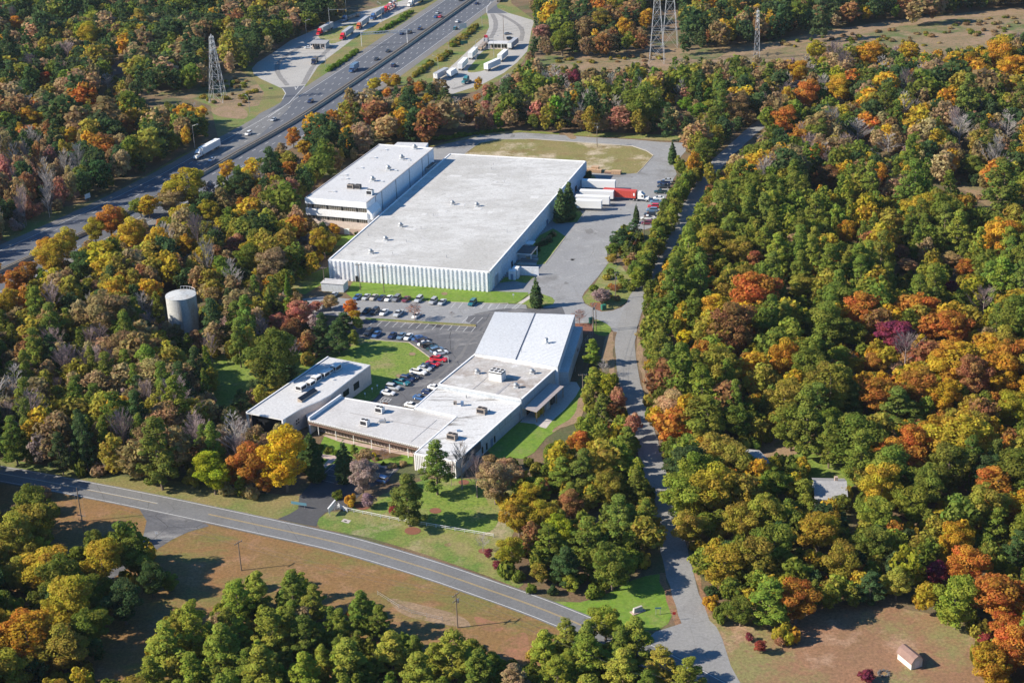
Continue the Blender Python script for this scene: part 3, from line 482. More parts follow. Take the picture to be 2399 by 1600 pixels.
for x, y in ((440,718),(530,638),(622,555),(940,420),(1088,430)):
    mb = MB(); p = WH.at('A', x, y, H); roof_vent(mb, p[0], p[1], H+.12, 1.0); mb.build('roof_vent', roof)
for x, y in ((575,725),(658,648),(748,568),(823,490),(1275,590),(1257,285),(1190,180),(1220,140),(1500,150),(1740,180),(905,745),(425,610),(1180,205)): mb = MB(); p = WH.at('A', x, y, H); pipe(mb, p[0], p[1], H+.12, .9); mb.build('roof_pipe', roof)
DOORS = [('f',65,1400,115,1250,'door_grey'),('f',565,890,605,720,'door_blue'),('f',1012,435,1034,270,'door_blue'),('h',680,350,712,285,'glass_dark'),('h',560,545,582,425,'glass_dark'),('h',640,480,655,390,'door_grey'),('f',360,1110,385,1050,'glass_dark')]
for v, x0, y0, x1, y1, m in DOORS:
    u0, z0 = WH.hit(1, v, x0, y0); u1, z1 = WH.hit(1, v, x1, y1)
    if u1 < u0: u0, u1 = u1, u0
    zt = max(z0, z1, 2.2)
    d = MB(); WH.ebox(d, 1, u0, max(u1, u0+1.0), .3, .42, .02, min(zt, 5.5), m); d.build('door' if zt > 2 else 'window', r)
d = MB(); WH.ebox(d, 0, 10.2, 11.2, .62, .72, .02, 2.2, 'glass_dark'); d.build('door', r)
# canopy over the side entrance
u, z = WH.hit(1, 'f', 780, 590); mb = MB(); WH.ebox(mb, 1, 30, 38.5, .35, 6.0, 3.0, 3.35, 'trim_white', 'dark_wall')
for q in (30.4, 38.1): WH.ebox(mb, 1, q, q+.25, 5.6, 5.85, 0, 3.0, 'trim_white')
WH.ebox(mb, 1, 31.5, 37.5, .34, 3.2, 0, 3.0, 'block_wall'); mb.build('entrance_canopy', r)
mb = MB(); WH.ebox(mb, 1, 41.5, 45, .35, 3.2, 2.6, 2.85, 'trim_white'); mb.build('door_canopy', r)
# lean-to at the left front corner of the warehouse
LT = Bld('pump_house', [G('A',140,945), G('A',275,955), np.array(G('A',275,955))+AY*4.2, np.array(G('A',140,945))+AY*4.2], 'low pale grey pump house below the left corner of the warehouse', 'outbuilding')
mb = MB(); mb.prism([LT.loc(p) for p in LT.P], 0, 2.9, 'block_wall'); mb.build('wall', LT.root); mb = MB(); q = [LT.pt(0,-.2,.2), LT.pt(0,LT.fr(0)[3]+.2,.2), LT.pt(0,LT.fr(0)[3]+.2,-4.4), LT.pt(0,-.2,-4.4)]; mb.prism(q, 2.904, 3.1, 'roof_grey'); mb.build('roof', LT.root)
# ---- white screen wall and cabinets by the warehouse corner
SW = Bld('screen_wall', [G('f',470,1290), G('f',880,1300), G('f',890,1292), G('f',475,1280)], 'white screen wall standing out from the warehouse beside the cypress', 'wall')
mb = MB(); a, t, nn, Lw = SW.fr(0); SW.ebox(mb, 0, 0, Lw, -.35, 0, 0, 3.0, 'white_panel'); SW.ebox(mb, 0, -.05, Lw+.05, -.42, .06, 3.004, 3.14, 'trim_white'); mb.build('panel', SW.root)
for k, (x, y, wd, h, lab) in enumerate((('f',390,2.5,3.2,'taller'), ('f',452,2.0,3.9,'narrow'))):
    p = G('f', y, 1380-k*20); o = thing('equipment_cabinet', (p[0], p[1], 0), math.radians(-17.9), ('white cabinet with a blue door against the warehouse flank' if k == 0 else 'narrow white stack unit behind the cabinet with a blue door'), 'cabinet')
    mb = MB(); mb.box(-wd/2, wd/2, 0, 2, 0, h, 'white_panel'); mb.box(-wd/2-.1, wd/2+.1, -.1, 2.1, h+.003, h+.15, 'trim_white'); mb.build('body', o)
    mb = MB(); mb.box(-.5, .5, -.05, -.004, .1, h*.7, 'door_blue'); mb.build('door', o)
p = G('f', 710, 1040); o = thing('pallet_stack', (p[0], p[1], .1), math.radians(-17.9), 'dark stack of pallets with a yellow strap on the slab by the warehouse', 'pallets')
mb = MB()
for q in range(4): mb.box(-3, 3, -1.3, 1.3, .05+q*.28, .2+q*.28, 'galv'); mb.box(-2.9, 2.9, -1.2, -1.0, .2+q*.28, .33+q*.28, 'dark_wall'); mb.box(-2.9, 2.9, 1.0, 1.2, .2+q*.28, .33+q*.28, 'dark_wall')
mb.build('pallets', o); mb = MB(); mb.box(-.9, .5, -.15, .1, 1.05, 1.2, 'yellow_paint'); mb.build('strap', o)
# ---- storeyed white building with ribbon windows
LD = Bld('office_warehouse', [G('e', x, y, 12.6) for x, y in ((100,945),(1035,1025),(2060,190),(1225,130))], 'tall white building with two ribbon windows beside the big warehouse', 'building'); r = LD.root; H = 12.6
mb = MB(); a, t, nn, L0 = LD.fr(0); a, t, nn, L1 = LD.fr(1)
core = [LD.pt(0, .05, -.5), LD.pt(0, L0-.05, -.5), LD.loc(LD.P[2]), LD.loc(LD.P[3])]
mb.prism(core, -7, H, 'white_panel'); mb.build('wall', r)
mb = MB()
LD.ebox(mb, 0, -.15, L0+.02, -.49, .25, 10.6, H+.15, 'trim_white'); LD.ebox(mb, 0, -.15, L0+.02, -.49, .35, 6.1, 8.7, 'trim_white'); mb.build('facade_band', r)
mb = MB(); LD.ebox(mb, 0, 0, L0, -.49, .02, 1.8, 4.4, 'beige_wall'); LD.ebox(mb, 0, 0, L0, -.49, .06, -4, 1.8, 'tan_brick'); mb.build('ground_storey', r)
for z0, z1 in ((8.7, 10.6), (4.4, 6.1)):
    mb = MB(); LD.ebox(mb, 0, .4, L0-.4, -.489, -.35, z0+.004, z1-.004, 'glass_bronze'); f = mb.build('ribbon_window', r)
    mb = MB()
    for k in range(1, 32):
        u = .4+k*(L0-.8)/32; wd = .5 if k % 8 == 3 else .09
        LD.ebox(mb, 0, u-wd/2, u+wd/2, -.36, -.2, z0+.01, z1-.01, 'glass_dark' if k % 8 == 3 else 'seam_grey')
    mb.build('mullion', f)
mb = MB(); LD.ebox(mb, 0, 15.6, 17.8, .06, .14, -.9, 1.6, 'door_white'); LD.ebox(mb, 0, 15.4, 18.0, .06, .1, 1.6, 1.79, 'trim_white'); mb.build('door', r)
mb = MB(); mb.prism([LD.pt(0,-.1,-.48), LD.pt(0,L0+.1,-.48), LD.pt(2,-.1,.1), LD.pt(2,LD.fr(2)[3]+.1,.1)], H+.004, H+.12, 'membrane_clean')
for i in (1, 3): LD.ebox(mb, i, 0, LD.fr(i)[3], -.35, .08, H+.1, H+.3, 'seam_grey')
LD.ebox(mb, 2, 0, LD.fr(2)[3], -.4, .05, H+.1, H+.4, 'trim_white'); roof = mb.build('roof', r)
for x, y, s in ((1125,690,1.2),(1365,520,1.2),(1570,355,1.2),(1770,200,1.2)): mb = MB(); p = LD.at('e', x, y, H); roof_vent(mb, p[0], p[1], H+.12, s); mb.build('roof_vent', roof)
for x, y in ((740,658),(965,492),(1170,335),(1335,215),(1275,697),(1485,530),(1685,372),(545,850),(720,600)):
    mb = MB(); p = LD.at('e', x, y, H); mb.box(p[0]-.5, p[0]+.5, p[1]-.5, p[1]+.5, H+.12, H+.6, 'unit_white'); mb.box(p[0]-2.4, p[0]-.5, p[1]-.25, p[1]+.15, H+.12, H+.2, 'seam_grey'); mb.build('roof_hatch', roof)
mb = MB(); p = LD.at('e', 800, 800, H); unit(mb, p[0], p[1], H+.12, -.35, 2.6, 1.8, 1.7, 'unit_tan'); p = LD.at('e', 910, 805, H); unit(mb, p[0], p[1], H+.12, -.35, 2.2, 1.8, 1.7, 'dark_wall'); mb.build('cooling_unit', roof)
mb = MB(); p = LD.at('e', 1095, 895, H); unit(mb, p[0], p[1], H+.12, -.35, 2.4, 2.2, 2.0); mb.build('cooling_unit', roof)
for x in (1170,1265,1480,1685,1880,1975):
    y = 1025+(x-1035)*(190-1025)/(2060-1035); u, z = LD.hit(1, 'e', x, y); mb = MB(); LD.ebox(mb, 1, u-.12, u+.12, .0, .1, 0, H-.02, 'joint_dark'); mb.build('wall_joint', r)
mb = MB(); q = lambda u, w_, z: (*LD.pt(1, u, w_), z)
mb.solid([q(.2,.02,6.1), q(.2,1.9,6.1), q(9.5,1.9,6.1), q(9.5,.02,6.1)], [q(.2,.02,10.4), q(.2,1.9,8.3), q(9.5,1.9,8.3), q(9.5,.02,10.4)], 'trim_white'); LD.ebox(mb, 1, 9.55, 9.9, .1, 1.7, 0, 8.6, 'trim_white'); mb.build('side_canopy', r)
mb = MB(); q = [G('e',1450,137,9.0), G('e',1925,182,9.0), G('e',1978,98,9.0), G('e',1510,88,9.0)]; mb.prism([LD.loc(p) for p in q], 0, 9.0, 'white_panel', 'membrane_clean'); mb.build('rear_annex', r)
mb = MB(); LD.ebox(mb, 1, 62, 71, .1, 1.9, 7.2, 7.6, 'roof_grey', 'dark_wall'); LD.ebox(mb, 1, 62.5, 70.5, .1, 1.7, 0, 7.19, 'block_wall'); mb.build('dock_canopy', r)
# ---- south complex: hall, workshop, office wings, curved block
HL = Bld('hall', [(13.2,425.9), (20.4,466.0), (-5.2,471.1), (-11.4,438.8)], 'grey metal-roofed hall with one dark gutter line, behind the workshop roof', 'building'); r = HL.root
mb = MB(); mb.prism([HL.loc(p) for p in HL.P], 0, 6.7, 'white_panel'); mb.build('wall', r)
ga, gb = np.array(G('c',845,860,6.9)), np.array(G('c',1140,155,6.9)); fr_ = (HL.P[0]+0, HL.P[1]+0, HL.P[2]+0, HL.P[3]+0)
mb = MB(); L3 = lambda p, z: (*HL.loc(p), z); zs, zg = 7.25, 6.9
gw = (HL.P[0]-HL.P[3])/np.linalg.norm(HL.P[0]-HL.P[3])*.3
for quad in ((fr_[3], ga-gw, gb-gw, fr_[2], zs, zg), (ga+gw, fr_[0], fr_[1], gb+gw, zg, zs)):
    a, b, c, d, z1, z2 = quad
    mb.solid([L3(a,6.704), L3(b,6.704), L3(c,6.704), L3(d,6.704)], [L3(a,z1), L3(b,z2), L3(c,z2), L3(d,z1)], 'metal_roof')
    for k in range(1, 40):
        s = k/40; p0 = a*(1-s)+d*s; p1 = b*(1-s)+c*s; dd = (d-a)/np.linalg.norm(d-a)*.05
        mb.solid([L3(p0-dd,z1+.002), L3(p1-dd,z2+.002), L3(p1+dd,z2+.002), L3(p0+dd,z1+.002)], [L3(p0-dd*.5,z1+.07), L3(p1-dd*.5,z2+.07), L3(p1+dd*.5,z2+.07), L3(p0+dd*.5,z1+.07)], 'metal_roof')
mb.solid([L3(ga-gw,6.704), L3(ga+gw,6.704), L3(gb+gw,6.704), L3(gb-gw,6.704)], [L3(ga-gw,6.74), L3(ga+gw,6.74), L3(gb+gw,6.74), L3(gb-gw,6.74)], 'gutter'); roof = mb.build('roof', r)
mb = MB(); p = HL.at('c', 1305, 620, 7); mb.box(p[0]-.6, p[0]+.6, p[1]-.6, p[1]+.6, 7, 7.5, 'unit_white'); mb.tube((*p, 7.5), (*p, 8.4), .55, .55, 'unit_white', 12); mb.tube((*p, 8.4), (*p, 8.9), .7, .45, 'galv', 12); mb.build('roof_vent', roof)
mb = MB(); p = HL.at('c', 925, 750, 7); mb.tube((*p, 6.9), (*p, 8.2), .07, .07, 'galv', 6); mb.build('roof_pipe', roof)
mb = MB(); HL.ebox(mb, 0, 3, 38, .02, 2.8, 0, 4.4, 'block_wall', 'roof_grey'); mb.build('side_annex', r)
mb = MB(); HL.ebox(mb, 0, 12, 13.2, 2.81, 2.86, .05, 2.2, 'door_grey'); mb.build('door', r); mb = MB(); HL.ebox(mb, 0, 24, 26, 2.81, 2.86, 1.6, 2.6, 'glass_dark'); mb.build('window', r)
MID = Bld('workshop', [(2.0,406.5), (13.0,427.5), (-11.3,440.5), (-22.2,419.2)], 'square workshop with stained flat roof and big six-fan chiller', 'building'); r = MID.root; H = 6.1
mb = MB(); mb.prism([MID.loc(p) for p in MID.P], 0, H, 'block_wall'); mb.build('wall', r)
mb = MB(); mb.prism([MID.loc(p) for p in MID.P], H+.004, H+.1, 'membrane_stained'); MID.parapet(mb, H+.1, .25, .4, 'trim_white')
for v, a, b in (('c',(170,1335),(420,1125)), ('c',(530,1410),(740,1230))):
    p, q = Vector((*MID.at(v, *a, H), H)), Vector((*MID.at(v, *b, H), H)); d = (q-p).normalized(); n_ = Vector((-d.y, d.x, 0))*(.1 if a[0] < 300 else .4)
    mb.solid([(*(p-n_).xy, H+.1), (*(p+n_).xy, H+.1), (*(q+n_).xy, H+.1), (*(q-n_).xy, H+.1)][::-1], [(*(p-n_).xy, H+.16), (*(p+n_).xy, H+.16), (*(q+n_).xy, H+.16), (*(q-n_).xy, H+.16)][::-1], 'seam_grey')
roof = mb.build('roof', r)
mb = MB(); p = MID.at('c', 545, 1180, H); ang = math.radians(-28); c, s = math.cos(ang), math.sin(ang); R = lambda a, b: (p[0]+a*c-b*s, p[1]+a*s+b*c)
rec = lambda a0, a1, b0, b1: [R(a0,b0), R(a1,b0), R(a1,b1), R(a0,b1)]
mb.prism(rec(-2.1,2.1,-.9,2.0), H+.1, H+2.4, 'unit_white'); mb.prism(rec(-2.0,2.0,-.8,1.9), H+2.404, H+2.8, 'grille'); mb.prism(rec(-2.1,2.1,-.9,2.0), H+2.804, H+3.0, 'unit_white')
for i in range(3):
    for j in range(2): q = R(-1.35+i*1.35, -.15+j*1.4); mb.tube((*q, H+3.003), (*q, H+3.12), .5, .5, 'grille', 12)
mb.build('chiller', roof)
for x, y in ((245,1085),(1085,1085),(840,1300)): mb = MB(); q = MID.at('c', x, y, H); roof_vent(mb, q[0], q[1], H+.1, .95); mb.build('roof_vent', roof)
mb = MB(); rz = lambda v, x, y, z: MID.at(v, x, y, z)
q = [rz('d',1335,742,3.9), rz('d',1510,792,3.5), rz('d',1888,440,3.5), rz('d',1690,400,3.9)]
mb.solid([(*q[0],3.75), (*q[1],3.3), (*q[2],3.3), (*q[3],3.75)], [(*q[0],4.0), (*q[1],3.5), (*q[2],3.5), (*q[3],4.0)], 'porch_roof'); pr = mb.build('porch_roof', r)
a_, b_ = np.array(q[1]), np.array(q[2])
for k in range(5):
    s = a_+(b_-a_)*(.02+k*.24); inn = np.array(q[0])-np.array(q[1]); s = s+inn*.06; mb = MB(); mb.box(s[0]-.12, s[0]+.12, s[1]-.12, s[1]+.12, 0, 3.35, 'bare_wood'); mb.build('porch_post', r)
mb = MB(); MID.ebox(mb, 0, 3, 5.2, .01, .06, .05, 2.6, 'glass_dark'); mb.build('window', r); mb = MB(); MID.ebox(mb, 0, 8, 11, .01, .06, .05, 2.8, 'door_grey'); mb.build('door', r)
for k, (u, wd, m, lab) in enumerate(((2.3,1.5,'yellow_paint','yellow storage cabinet at the near end under the workshop porch'), (5.0,1.7,'yellow_paint','wider yellow cabinet second in line under the workshop porch'), (8.6,2.2,'unit_white','white cabinet in the middle under the workshop porch'), (12.0,2.0,'dark_wall','dark cabinet at the far end under the workshop porch'))):
    q0 = MID.pt(0, u+1, 3.4); o = thing('storage_cabinet', (MID.o[0]+q0[0], MID.o[1]+q0[1], .07), math.radians(62.4), lab, 'cabinet', 'cabinets under the porch')
    mb = MB(); mb.box(-wd/2, wd/2, -.45, .45, 0, 2.3, m); mb.box(-wd/2-.04, wd/2+.04, -.5, .5, 2.303, 2.38, 'galv'); mb.build('body', o); mb = MB(); mb.box(-.03, .03, -.48, -.453, .1, 2.2, 'joint_dark'); mb.box(.1, .16, -.5, -.454, 1.0, 1.4, 'galv'); mb.build('door', o)
# office wings (one building): workshop-side wing and long front wing with eaves walk
OFR = np.array(G('b', 925, 1045, 4.4))
OW = Bld('office_building', [(-16.1,372.6), (1.8,406.6), (-22.3,420.4), (-28.6,406.8), (-16.5,400.0), (-27.5,378.4)], 'white L-shaped office with a slatted eaves walk facing the garden', 'building'); r = OW.root; H = 4.9
mb = MB(); mb.prism([OW.loc(p) for p in OW.P], 0, H, 'block_wall'); mb.build('wall', r)
mb = MB(); mb.prism([OW.loc(p) for p in OW.P], H+.004, H+.1, 'membrane_sooty')
for i in (0, 1, 2, 3, 4, 5): OW.ebox(mb, i, 0, OW.fr(i)[3], -.3, .05, H-.1, H+.22, 'trim_white')
p, q = OW.at('b', 1390, 655, H), OW.at('b', 880, 1120, H)
roof = mb.build('roof', r)
Lf = OW.fr(5)[3]; mb = MB(); OW.ebox(mb, 5, -.02, Lf+.02, .004, .14, 0, H-.12, 'beige_wall')
for k in range(24): OW.ebox(mb, 5, .2+k*Lf/24, .5+k*Lf/24, .144, .26, .1, H-.14, 'trim_white')
mb.build('front_panel', r)
mb = MB(); OW.ebox(mb, 0, 3.5, 13.5, .01, .3, 2.6, H-.15, 'dark_wall'); mb.build('dark_fascia', r)
for u, wd, m in ((9.5,1.2,'dark_wall'),(14.3,.8,'glass_dark'),(16.8,.8,'glass_dark'),(19.5,1.3,'door_blue'),(21.6,.7,'glass_dark'),(37.0,.8,'door_grey')): d = MB(); OW.ebox(d, 0, u, u+wd, .01, .1, .05 if 'door' in m else .5, 2.5, m); d.build('door' if 'door' in m else 'window', r)
d = MB(); OW.ebox(d, 0, 0, 38.4, .01, .05, 2.9, 3.0, 'seam_grey'); d.build('wall_joint', r)
for u in (25, 28.5, 32): d = MB(); OW.ebox(d, 0, u, u+.12, .01, .06, 3.02, H-.15, 'seam_grey'); d.build('wall_joint', r)
for x, y, h, m in ((1690,620,1.7,'unit_tan'),(1300,960,1.7,'unit_tan')): mb = MB(); p = OW.at('b', x, y, H); unit(mb, p[0]+.9, p[1]+.5, H+.1, math.radians(-28), 2.6, 1.8, h, m); mb.build('cooling_unit', roof)
mb = MB(); p = OW.at('b', 1380, 490, H); mb.box(p[0]-.45, p[0]+.45, p[1]-.4, p[1]+.4, H+.1, H+1.1, 'unit_tan'); mb.box(p[0]-.46, p[0]-.2, p[1]-.42, p[1]-.403, H+.2, H+1.0, 'grille'); mb.build('roof_hatch', roof)
mb = MB(); p = OW.at('b', 1470, 510, H); mb.box(p[0]-.35, p[0]+.5, p[1]-.4, p[1]+.4, H+.1, H+1.5, 'door_blue'); mb.build('roof_hatch', roof)
mb = MB(); p = OW.at('b', 1525, 405, H); mb.tube((*p, H+.1), (*p, H+.9), .16, .16, 'galv', 8); mb.build('roof_pipe', roof); mb = MB(); p = OW.at('b', 1830, 580, H); mb.tube((*p, H+.1), (*p, H+.5), .2, .2, 'galv', 8); mb.build('roof_pipe', roof); mb = MB(); p = OW.at('b', 1425, 845, H); mb.box(p[0]-.5, p[0]+.5, p[1]-.4, p[1]+.4, H+.1, H+.5, 'door_blue'); mb.build('roof_hatch', roof)
# front wing
FP = [np.array([-58.4,402.7]), OFR, OFR+np.array([.3,1.0]), np.array([-28.7,406.9]), np.array([-50.5,417.1])]
FW = Bld('x', FP, None); bpy.data.objects.remove(FW.root); FW.o = OW.o; H2 = 4.3
mb = MB(); wl = [FW.pt(0, .6, -2.6), FW.pt(0, FW.fr(0)[3]-.3, -2.6), FW.loc(FP[3]), FW.loc(FP[4])]; mb.prism(wl, 0, H2-.35, 'beige_wall'); mb.build('front_wing_wall', r)
mb = MB(); Lf = FW.fr(0)[3]; FW.ebox(mb, 0, .8, Lf-.6, -2.59, -2.5, .9, H2-.5, 'glass_bronze'); fwn = mb.build('ribbon_window', r)
mb = MB()
for k in range(34): FW.ebox(mb, 0, .9+k*(Lf-1.6)/34, 1.15+k*(Lf-1.6)/34, -2.52, -2.42, .3, H2-.5, 'brown_metal')
mb.build('mullion', fwn)
mb = MB(); mb.prism([FW.loc(p) for p in (FP[0], FP[1], np.array([-27.62,378.4]), np.array([-16.62,400.06]), FP[3], FP[4])], H2-.34, H2, 'roof_grey'); 
for (v, a, b, wd, m) in (('b',(0,600),(1190,830),.35,'seam_grey'), ('b',(800,980),(1140,690),.1,'seam_grey'), ('b',(845,590),(1340,710),.12,'seam_grey'), ('b',(340,745),(400,690),.3,'seam_grey')):
    p, q = Vector((*FW.loc(G(v,*a,H2)), 0)), Vector((*FW.loc(G(v,*b,H2)), 0)); d = (q-p).normalized(); n_ = Vector((-d.y, d.x, 0))*wd/2
    z0 = H2+.004
    mb.solid([(*(p-n_).xy, z0), (*(q-n_).xy, z0), (*(q+n_).xy, z0), (*(p+n_).xy, z0)], [(*(p-n_).xy, z0+.06), (*(q-n_).xy, z0+.06), (*(q+n_).xy, z0+.06), (*(p+n_).xy, z0+.06)], m)
FW.ebox(mb, 3, 0, FW.fr(3)[3], -.25, .06, H2-.3, H2+.18, 'trim_white'); roof2 = mb.build('front_wing_roof', r)
mb = MB(); FW.ebox(mb, 0, -.1, Lf, -.3, .12, H2-1.25, H2-.35, 'brown_metal'); FW.ebox(mb, 0, -.1, Lf, -.12, .2, H2-.346, H2+.1, 'unit_white')
for k in range(64): FW.ebox(mb, 0, k*Lf/64, k*Lf/64+.09, .2, .3, H2-.75, H2+.14, 'unit_tan')
mb.build('eaves_slats', r)
for k in range(6): mb = MB(); u = 3+k*(Lf-5)/5.4; FW.ebox(mb, 0, u, u+.14, -.2, -.06, 0, H2-1.26, 'trim_white'); mb.build('eaves_post', r)
mb = MB(); FW.ebox(mb, 4, 0, FW.fr(4)[3], -.35, .1, 0, H2+1.0, 'trim_white'); mb.build('end_wall', r)
mb = MB(); q = [np.array(G('a',1075,1005,3.9)), np.array(G('a',1180,1090,3.9)), np.array([-58.4,402.7])+.0, np.array([-50.5,417.1]), np.array(G('a',1540,745,3.9))]
mb.prism([FW.loc(q[0]), FW.loc(q[2]+np.array([-.12,0])), FW.loc(q[3]+np.array([-.12,0])), FW.loc(q[4])], 3.3, 3.9, 'trim_white', 'membrane_clean'); mb.prism([FW.loc(q[0]+np.array([1.2,.6])), FW.loc(q[2]+np.array([-.5,.8])), FW.loc(q[3]+np.array([-.4,-.5])), FW.loc(q[4]+np.array([.4,-.6]))], 0, 3.29, 'beige_wall'); mb.build('link_roof', r)
for x, y in ((375,600),(180,770)): mb = MB(); p = FW.loc(G('b', x, y, H2)); unit(mb, p[0]+.4, p[1]+.3, H2, math.radians(-28), 2.3, 1.7, 1.8, 'unit_white'); mb.build('cooling_unit', roof2)
mb = MB(); p = FW.loc(G('b', 430, 725, H2)); mb.box(p[0]-.9, p[0]+.9, p[1]-.5, p[1]+.5, H2, H2+.7, 'galv'); mb.tube((p[0]+.6, p[1], H2+.7), (p[0]+.6, p[1], H2+1.4), .2, .2, 'galv', 8); mb.build('roof_vent', roof2)
# curved block
cv = [G('a', *p, 6.0) for p in ((115,1027),(712,1142),(960,985),(1110,912),(1300,835),(1480,735),(1620,630),(1800,490),(2125,255),(1440,125))]
CB = Bld('curved_office', cv, 'beige office block with curved flank and row of white rooftop units', 'building'); r = CB.root; H = 6.0
mb = MB(); wl = [CB.loc(p) for p in cv]; wl[0] = CB.pt(0, .4, -1.6); wl[1] = CB.pt(0, CB.fr(0)[3]-.02, -1.6); mb.prism([wl[0], CB.pt(0, CB.fr(0)[3]-.5, -1.6)]+wl[2:], 0, H-.02, 'beige_wall'); mb.build('wall', r)
mb = MB(); CB.ebox(mb, 0, .7, CB.fr(0)[3]-.8, -1.58, -1.5, .3, H-.7, 'glass_dark'); mb.build('window', r)
mb = MB(); CB.ebox(mb, 0, 0, .5, -.6, 0, 0, H-.02, 'trim_white'); CB.ebox(mb, 0, CB.fr(0)[3]-.6, CB.fr(0)[3]-.1, -1.6, -.1, 0, H-.02, 'trim_white'); CB.ebox(mb, 9, -.0, CB.fr(9)[3], -.5, .12, H-.6, H-.02, 'trim_white'); mb.build('frame', r)
mb = MB(); mb.prism([CB.loc(p) for p in cv], H, H+.3, 'trim_white', 'membrane_clean')
CB.ebox(mb, 9, .3, CB.fr(9)[3]-.3, -.7, -.35, H+.304, H+.34, 'gutter'); CB.ebox(mb, 9, 0, CB.fr(9)[3], -.3, .1, H+.304, H+.5, 'trim_white'); roof = mb.build('roof', r)
for i, (x0, y0, x1, y1) in ((6, (1690,780,1775,610)), (7, (1860,665,1940,490))):
    best = min(range(2, 8), key=lambda k: abs(CB.hit(k, 'a', (x0+x1)/2, (y0+y1)/2)[0]-CB.fr(k)[3]/2)/CB.fr(k)[3]); u0, z0 = CB.hit(best, 'a', x0, y0); u1, z1 = CB.hit(best, 'a', x1, y1)
    d = MB(); CB.ebox(d, best, min(u0,u1), max(u0,u1), .005, .04, max(.4, min(z0,z1)), max(z0,z1), 'glass_dark'); d.build('window', r)
for k in range(4):
    x, y = ((932,1145),(960,1122),(935,1190),(965,1167))[k]; u, z = CB.hit(1, 'a', x, y); d = MB(); CB.ebox(d, 1, u-.22, u+.22, .005, .05, z-.25, z+.25, 'glass_dark'); d.build('window', r)
for x, y, s in ((1010,655,1.05),(1160,585,.95),(1255,505,1.0),(1390,440,1.05),(1465,385,.8),(1570,335,1.1)): mb = MB(); p = CB.at('a', x, y, H); unit(mb, p[0], p[1], H+.3, math.radians(60), 2.7*s, 2.0*s, 1.6*s, 'unit_white', False); mb.build('cooling_unit', roof)
mb = MB(); p, q = np.array(CB.at('a', 985, 860, H)), np.array(CB.at('a', 1245, 690, H)); d = (q-p)/np.linalg.norm(q-p); n_ = np.array([-d[1], d[0]])
mb.solid([(*(p-n_*.8), H+.3), (*(q-n_*.8), H+.3), (*(q+n_*.8), H+.3), (*(p+n_*.8), H+.3)], [(*(p-n_*.7), H+.9), (*(q-n_*.7), H+.9), (*(q+n_*.7), H+1.5), (*(p+n_*.7), H+1.5)], 'unit_tan', 'glass_dark'); mb.build('skylight', roof)
for x, y in ((1530,500),(1650,300),(870,550)): mb = MB(); p = CB.at('a', x, y, H); mb.box(p[0]-.3, p[0]+.3, p[1]-.3, p[1]+.3, H+.3, H+.7, 'unit_white'); mb.build('roof_hatch', roof)
for q in (WH, LT, LD, HL, MID, OW, CB): NOTREE.append(np.array(q.P))
NOTREE.append(np.array(FP))
# ---- water tank
p = G('L', 1272, 688); o = thing('water_tank', (*p, 0), 0, 'round white water tank among the trees at left', 'water tank')
mb = MB(); mb.tube((0,0,0), (0,0,11.6), 5.0, 5.0, 'tank_white', 48); mb.build('shell', o)
mb = MB(); mb.tube((0,0,11.603), (0,0,11.75), 5.08, 5.08, 'tank_white', 48); mb.tube((0,0,11.75), (0,0,12.3), 5.0, .3, 'tank_white', 48); mb.build('roof', o)
mb = MB()
for k in range(8):
    a = .2+k*.22; q = (4.75*math.cos(a), 4.75*math.sin(a)); mb.tube((*q, 11.75), (*q, 12.9), .05, .05, 'trim_white', 4)
    if k: mb.tube((4.75*math.cos(a-.22), 4.75*math.sin(a-.22), 12.9), (*q, 12.9), .05, .05, 'trim_white', 4)
mb.build('railing', o); mb = MB()
for s in (-.25, .25): mb.tube((s, -5.12, 0), (s, -5.12, 11.9), .05, .05, 'galv', 4)
for k in range(24): mb.tube((-.25, -5.12, .4+k*.47), (.25, -5.12, .4+k*.47), .03, .03, 'galv', 4)
mb.build('ladder', o); NOTREE.append(np.array([(p[0]+5.5*math.cos(a), p[1]+5.5*math.sin(a)) for a in np.linspace(0, 6.28, 12)]))
# ---- inspection stations, farmhouse, shed
def station(v, q, zr, lab, m):
    P = [np.array(G(v, x, y, zr)) for x, y in q]; B = Bld('inspection_station', P, lab, 'building'); L0 = B.fr(0)[3]; Dp = B.fr(1)[3]
    mb = MB(); B.ebox(mb, 0, 1.2, L0-1.2, -Dp+.8, -1.2, 0, zr-.42, 'beige_wall'); mb.build('wall', B.root)
    mb = MB(); mb.prism([B.loc(p) for p in P], zr-.4, zr, m); mb.build('roof', B.root)
    for k in range(5): d = MB(); B.ebox(d, 0, 1.8+k*(L0-3)/5, 1.8+(k+.62)*(L0-3)/5, -1.19, -1.12, .9, zr-.6, 'glass_dark'); d.build('window', B.root)
    for u in (.5, L0/2+1.5, L0-.7): d = MB(); B.ebox(d, 0, u, u+.22, -.35, -.12, 0, zr-.41, 'trim_white'); d.build('post', B.root)
station('j', [(1192,668),(1525,672),(1500,628),(1222,628)], 3.6, 'low pale flat-roofed inspection station among the trucks right of highway', 'membrane_clean')
station('k', [(962,598),(1195,603),(1245,553),(1025,550)], 3.4, 'low grey-roofed inspection station on the truck pad left of highway', 'farm_roof')
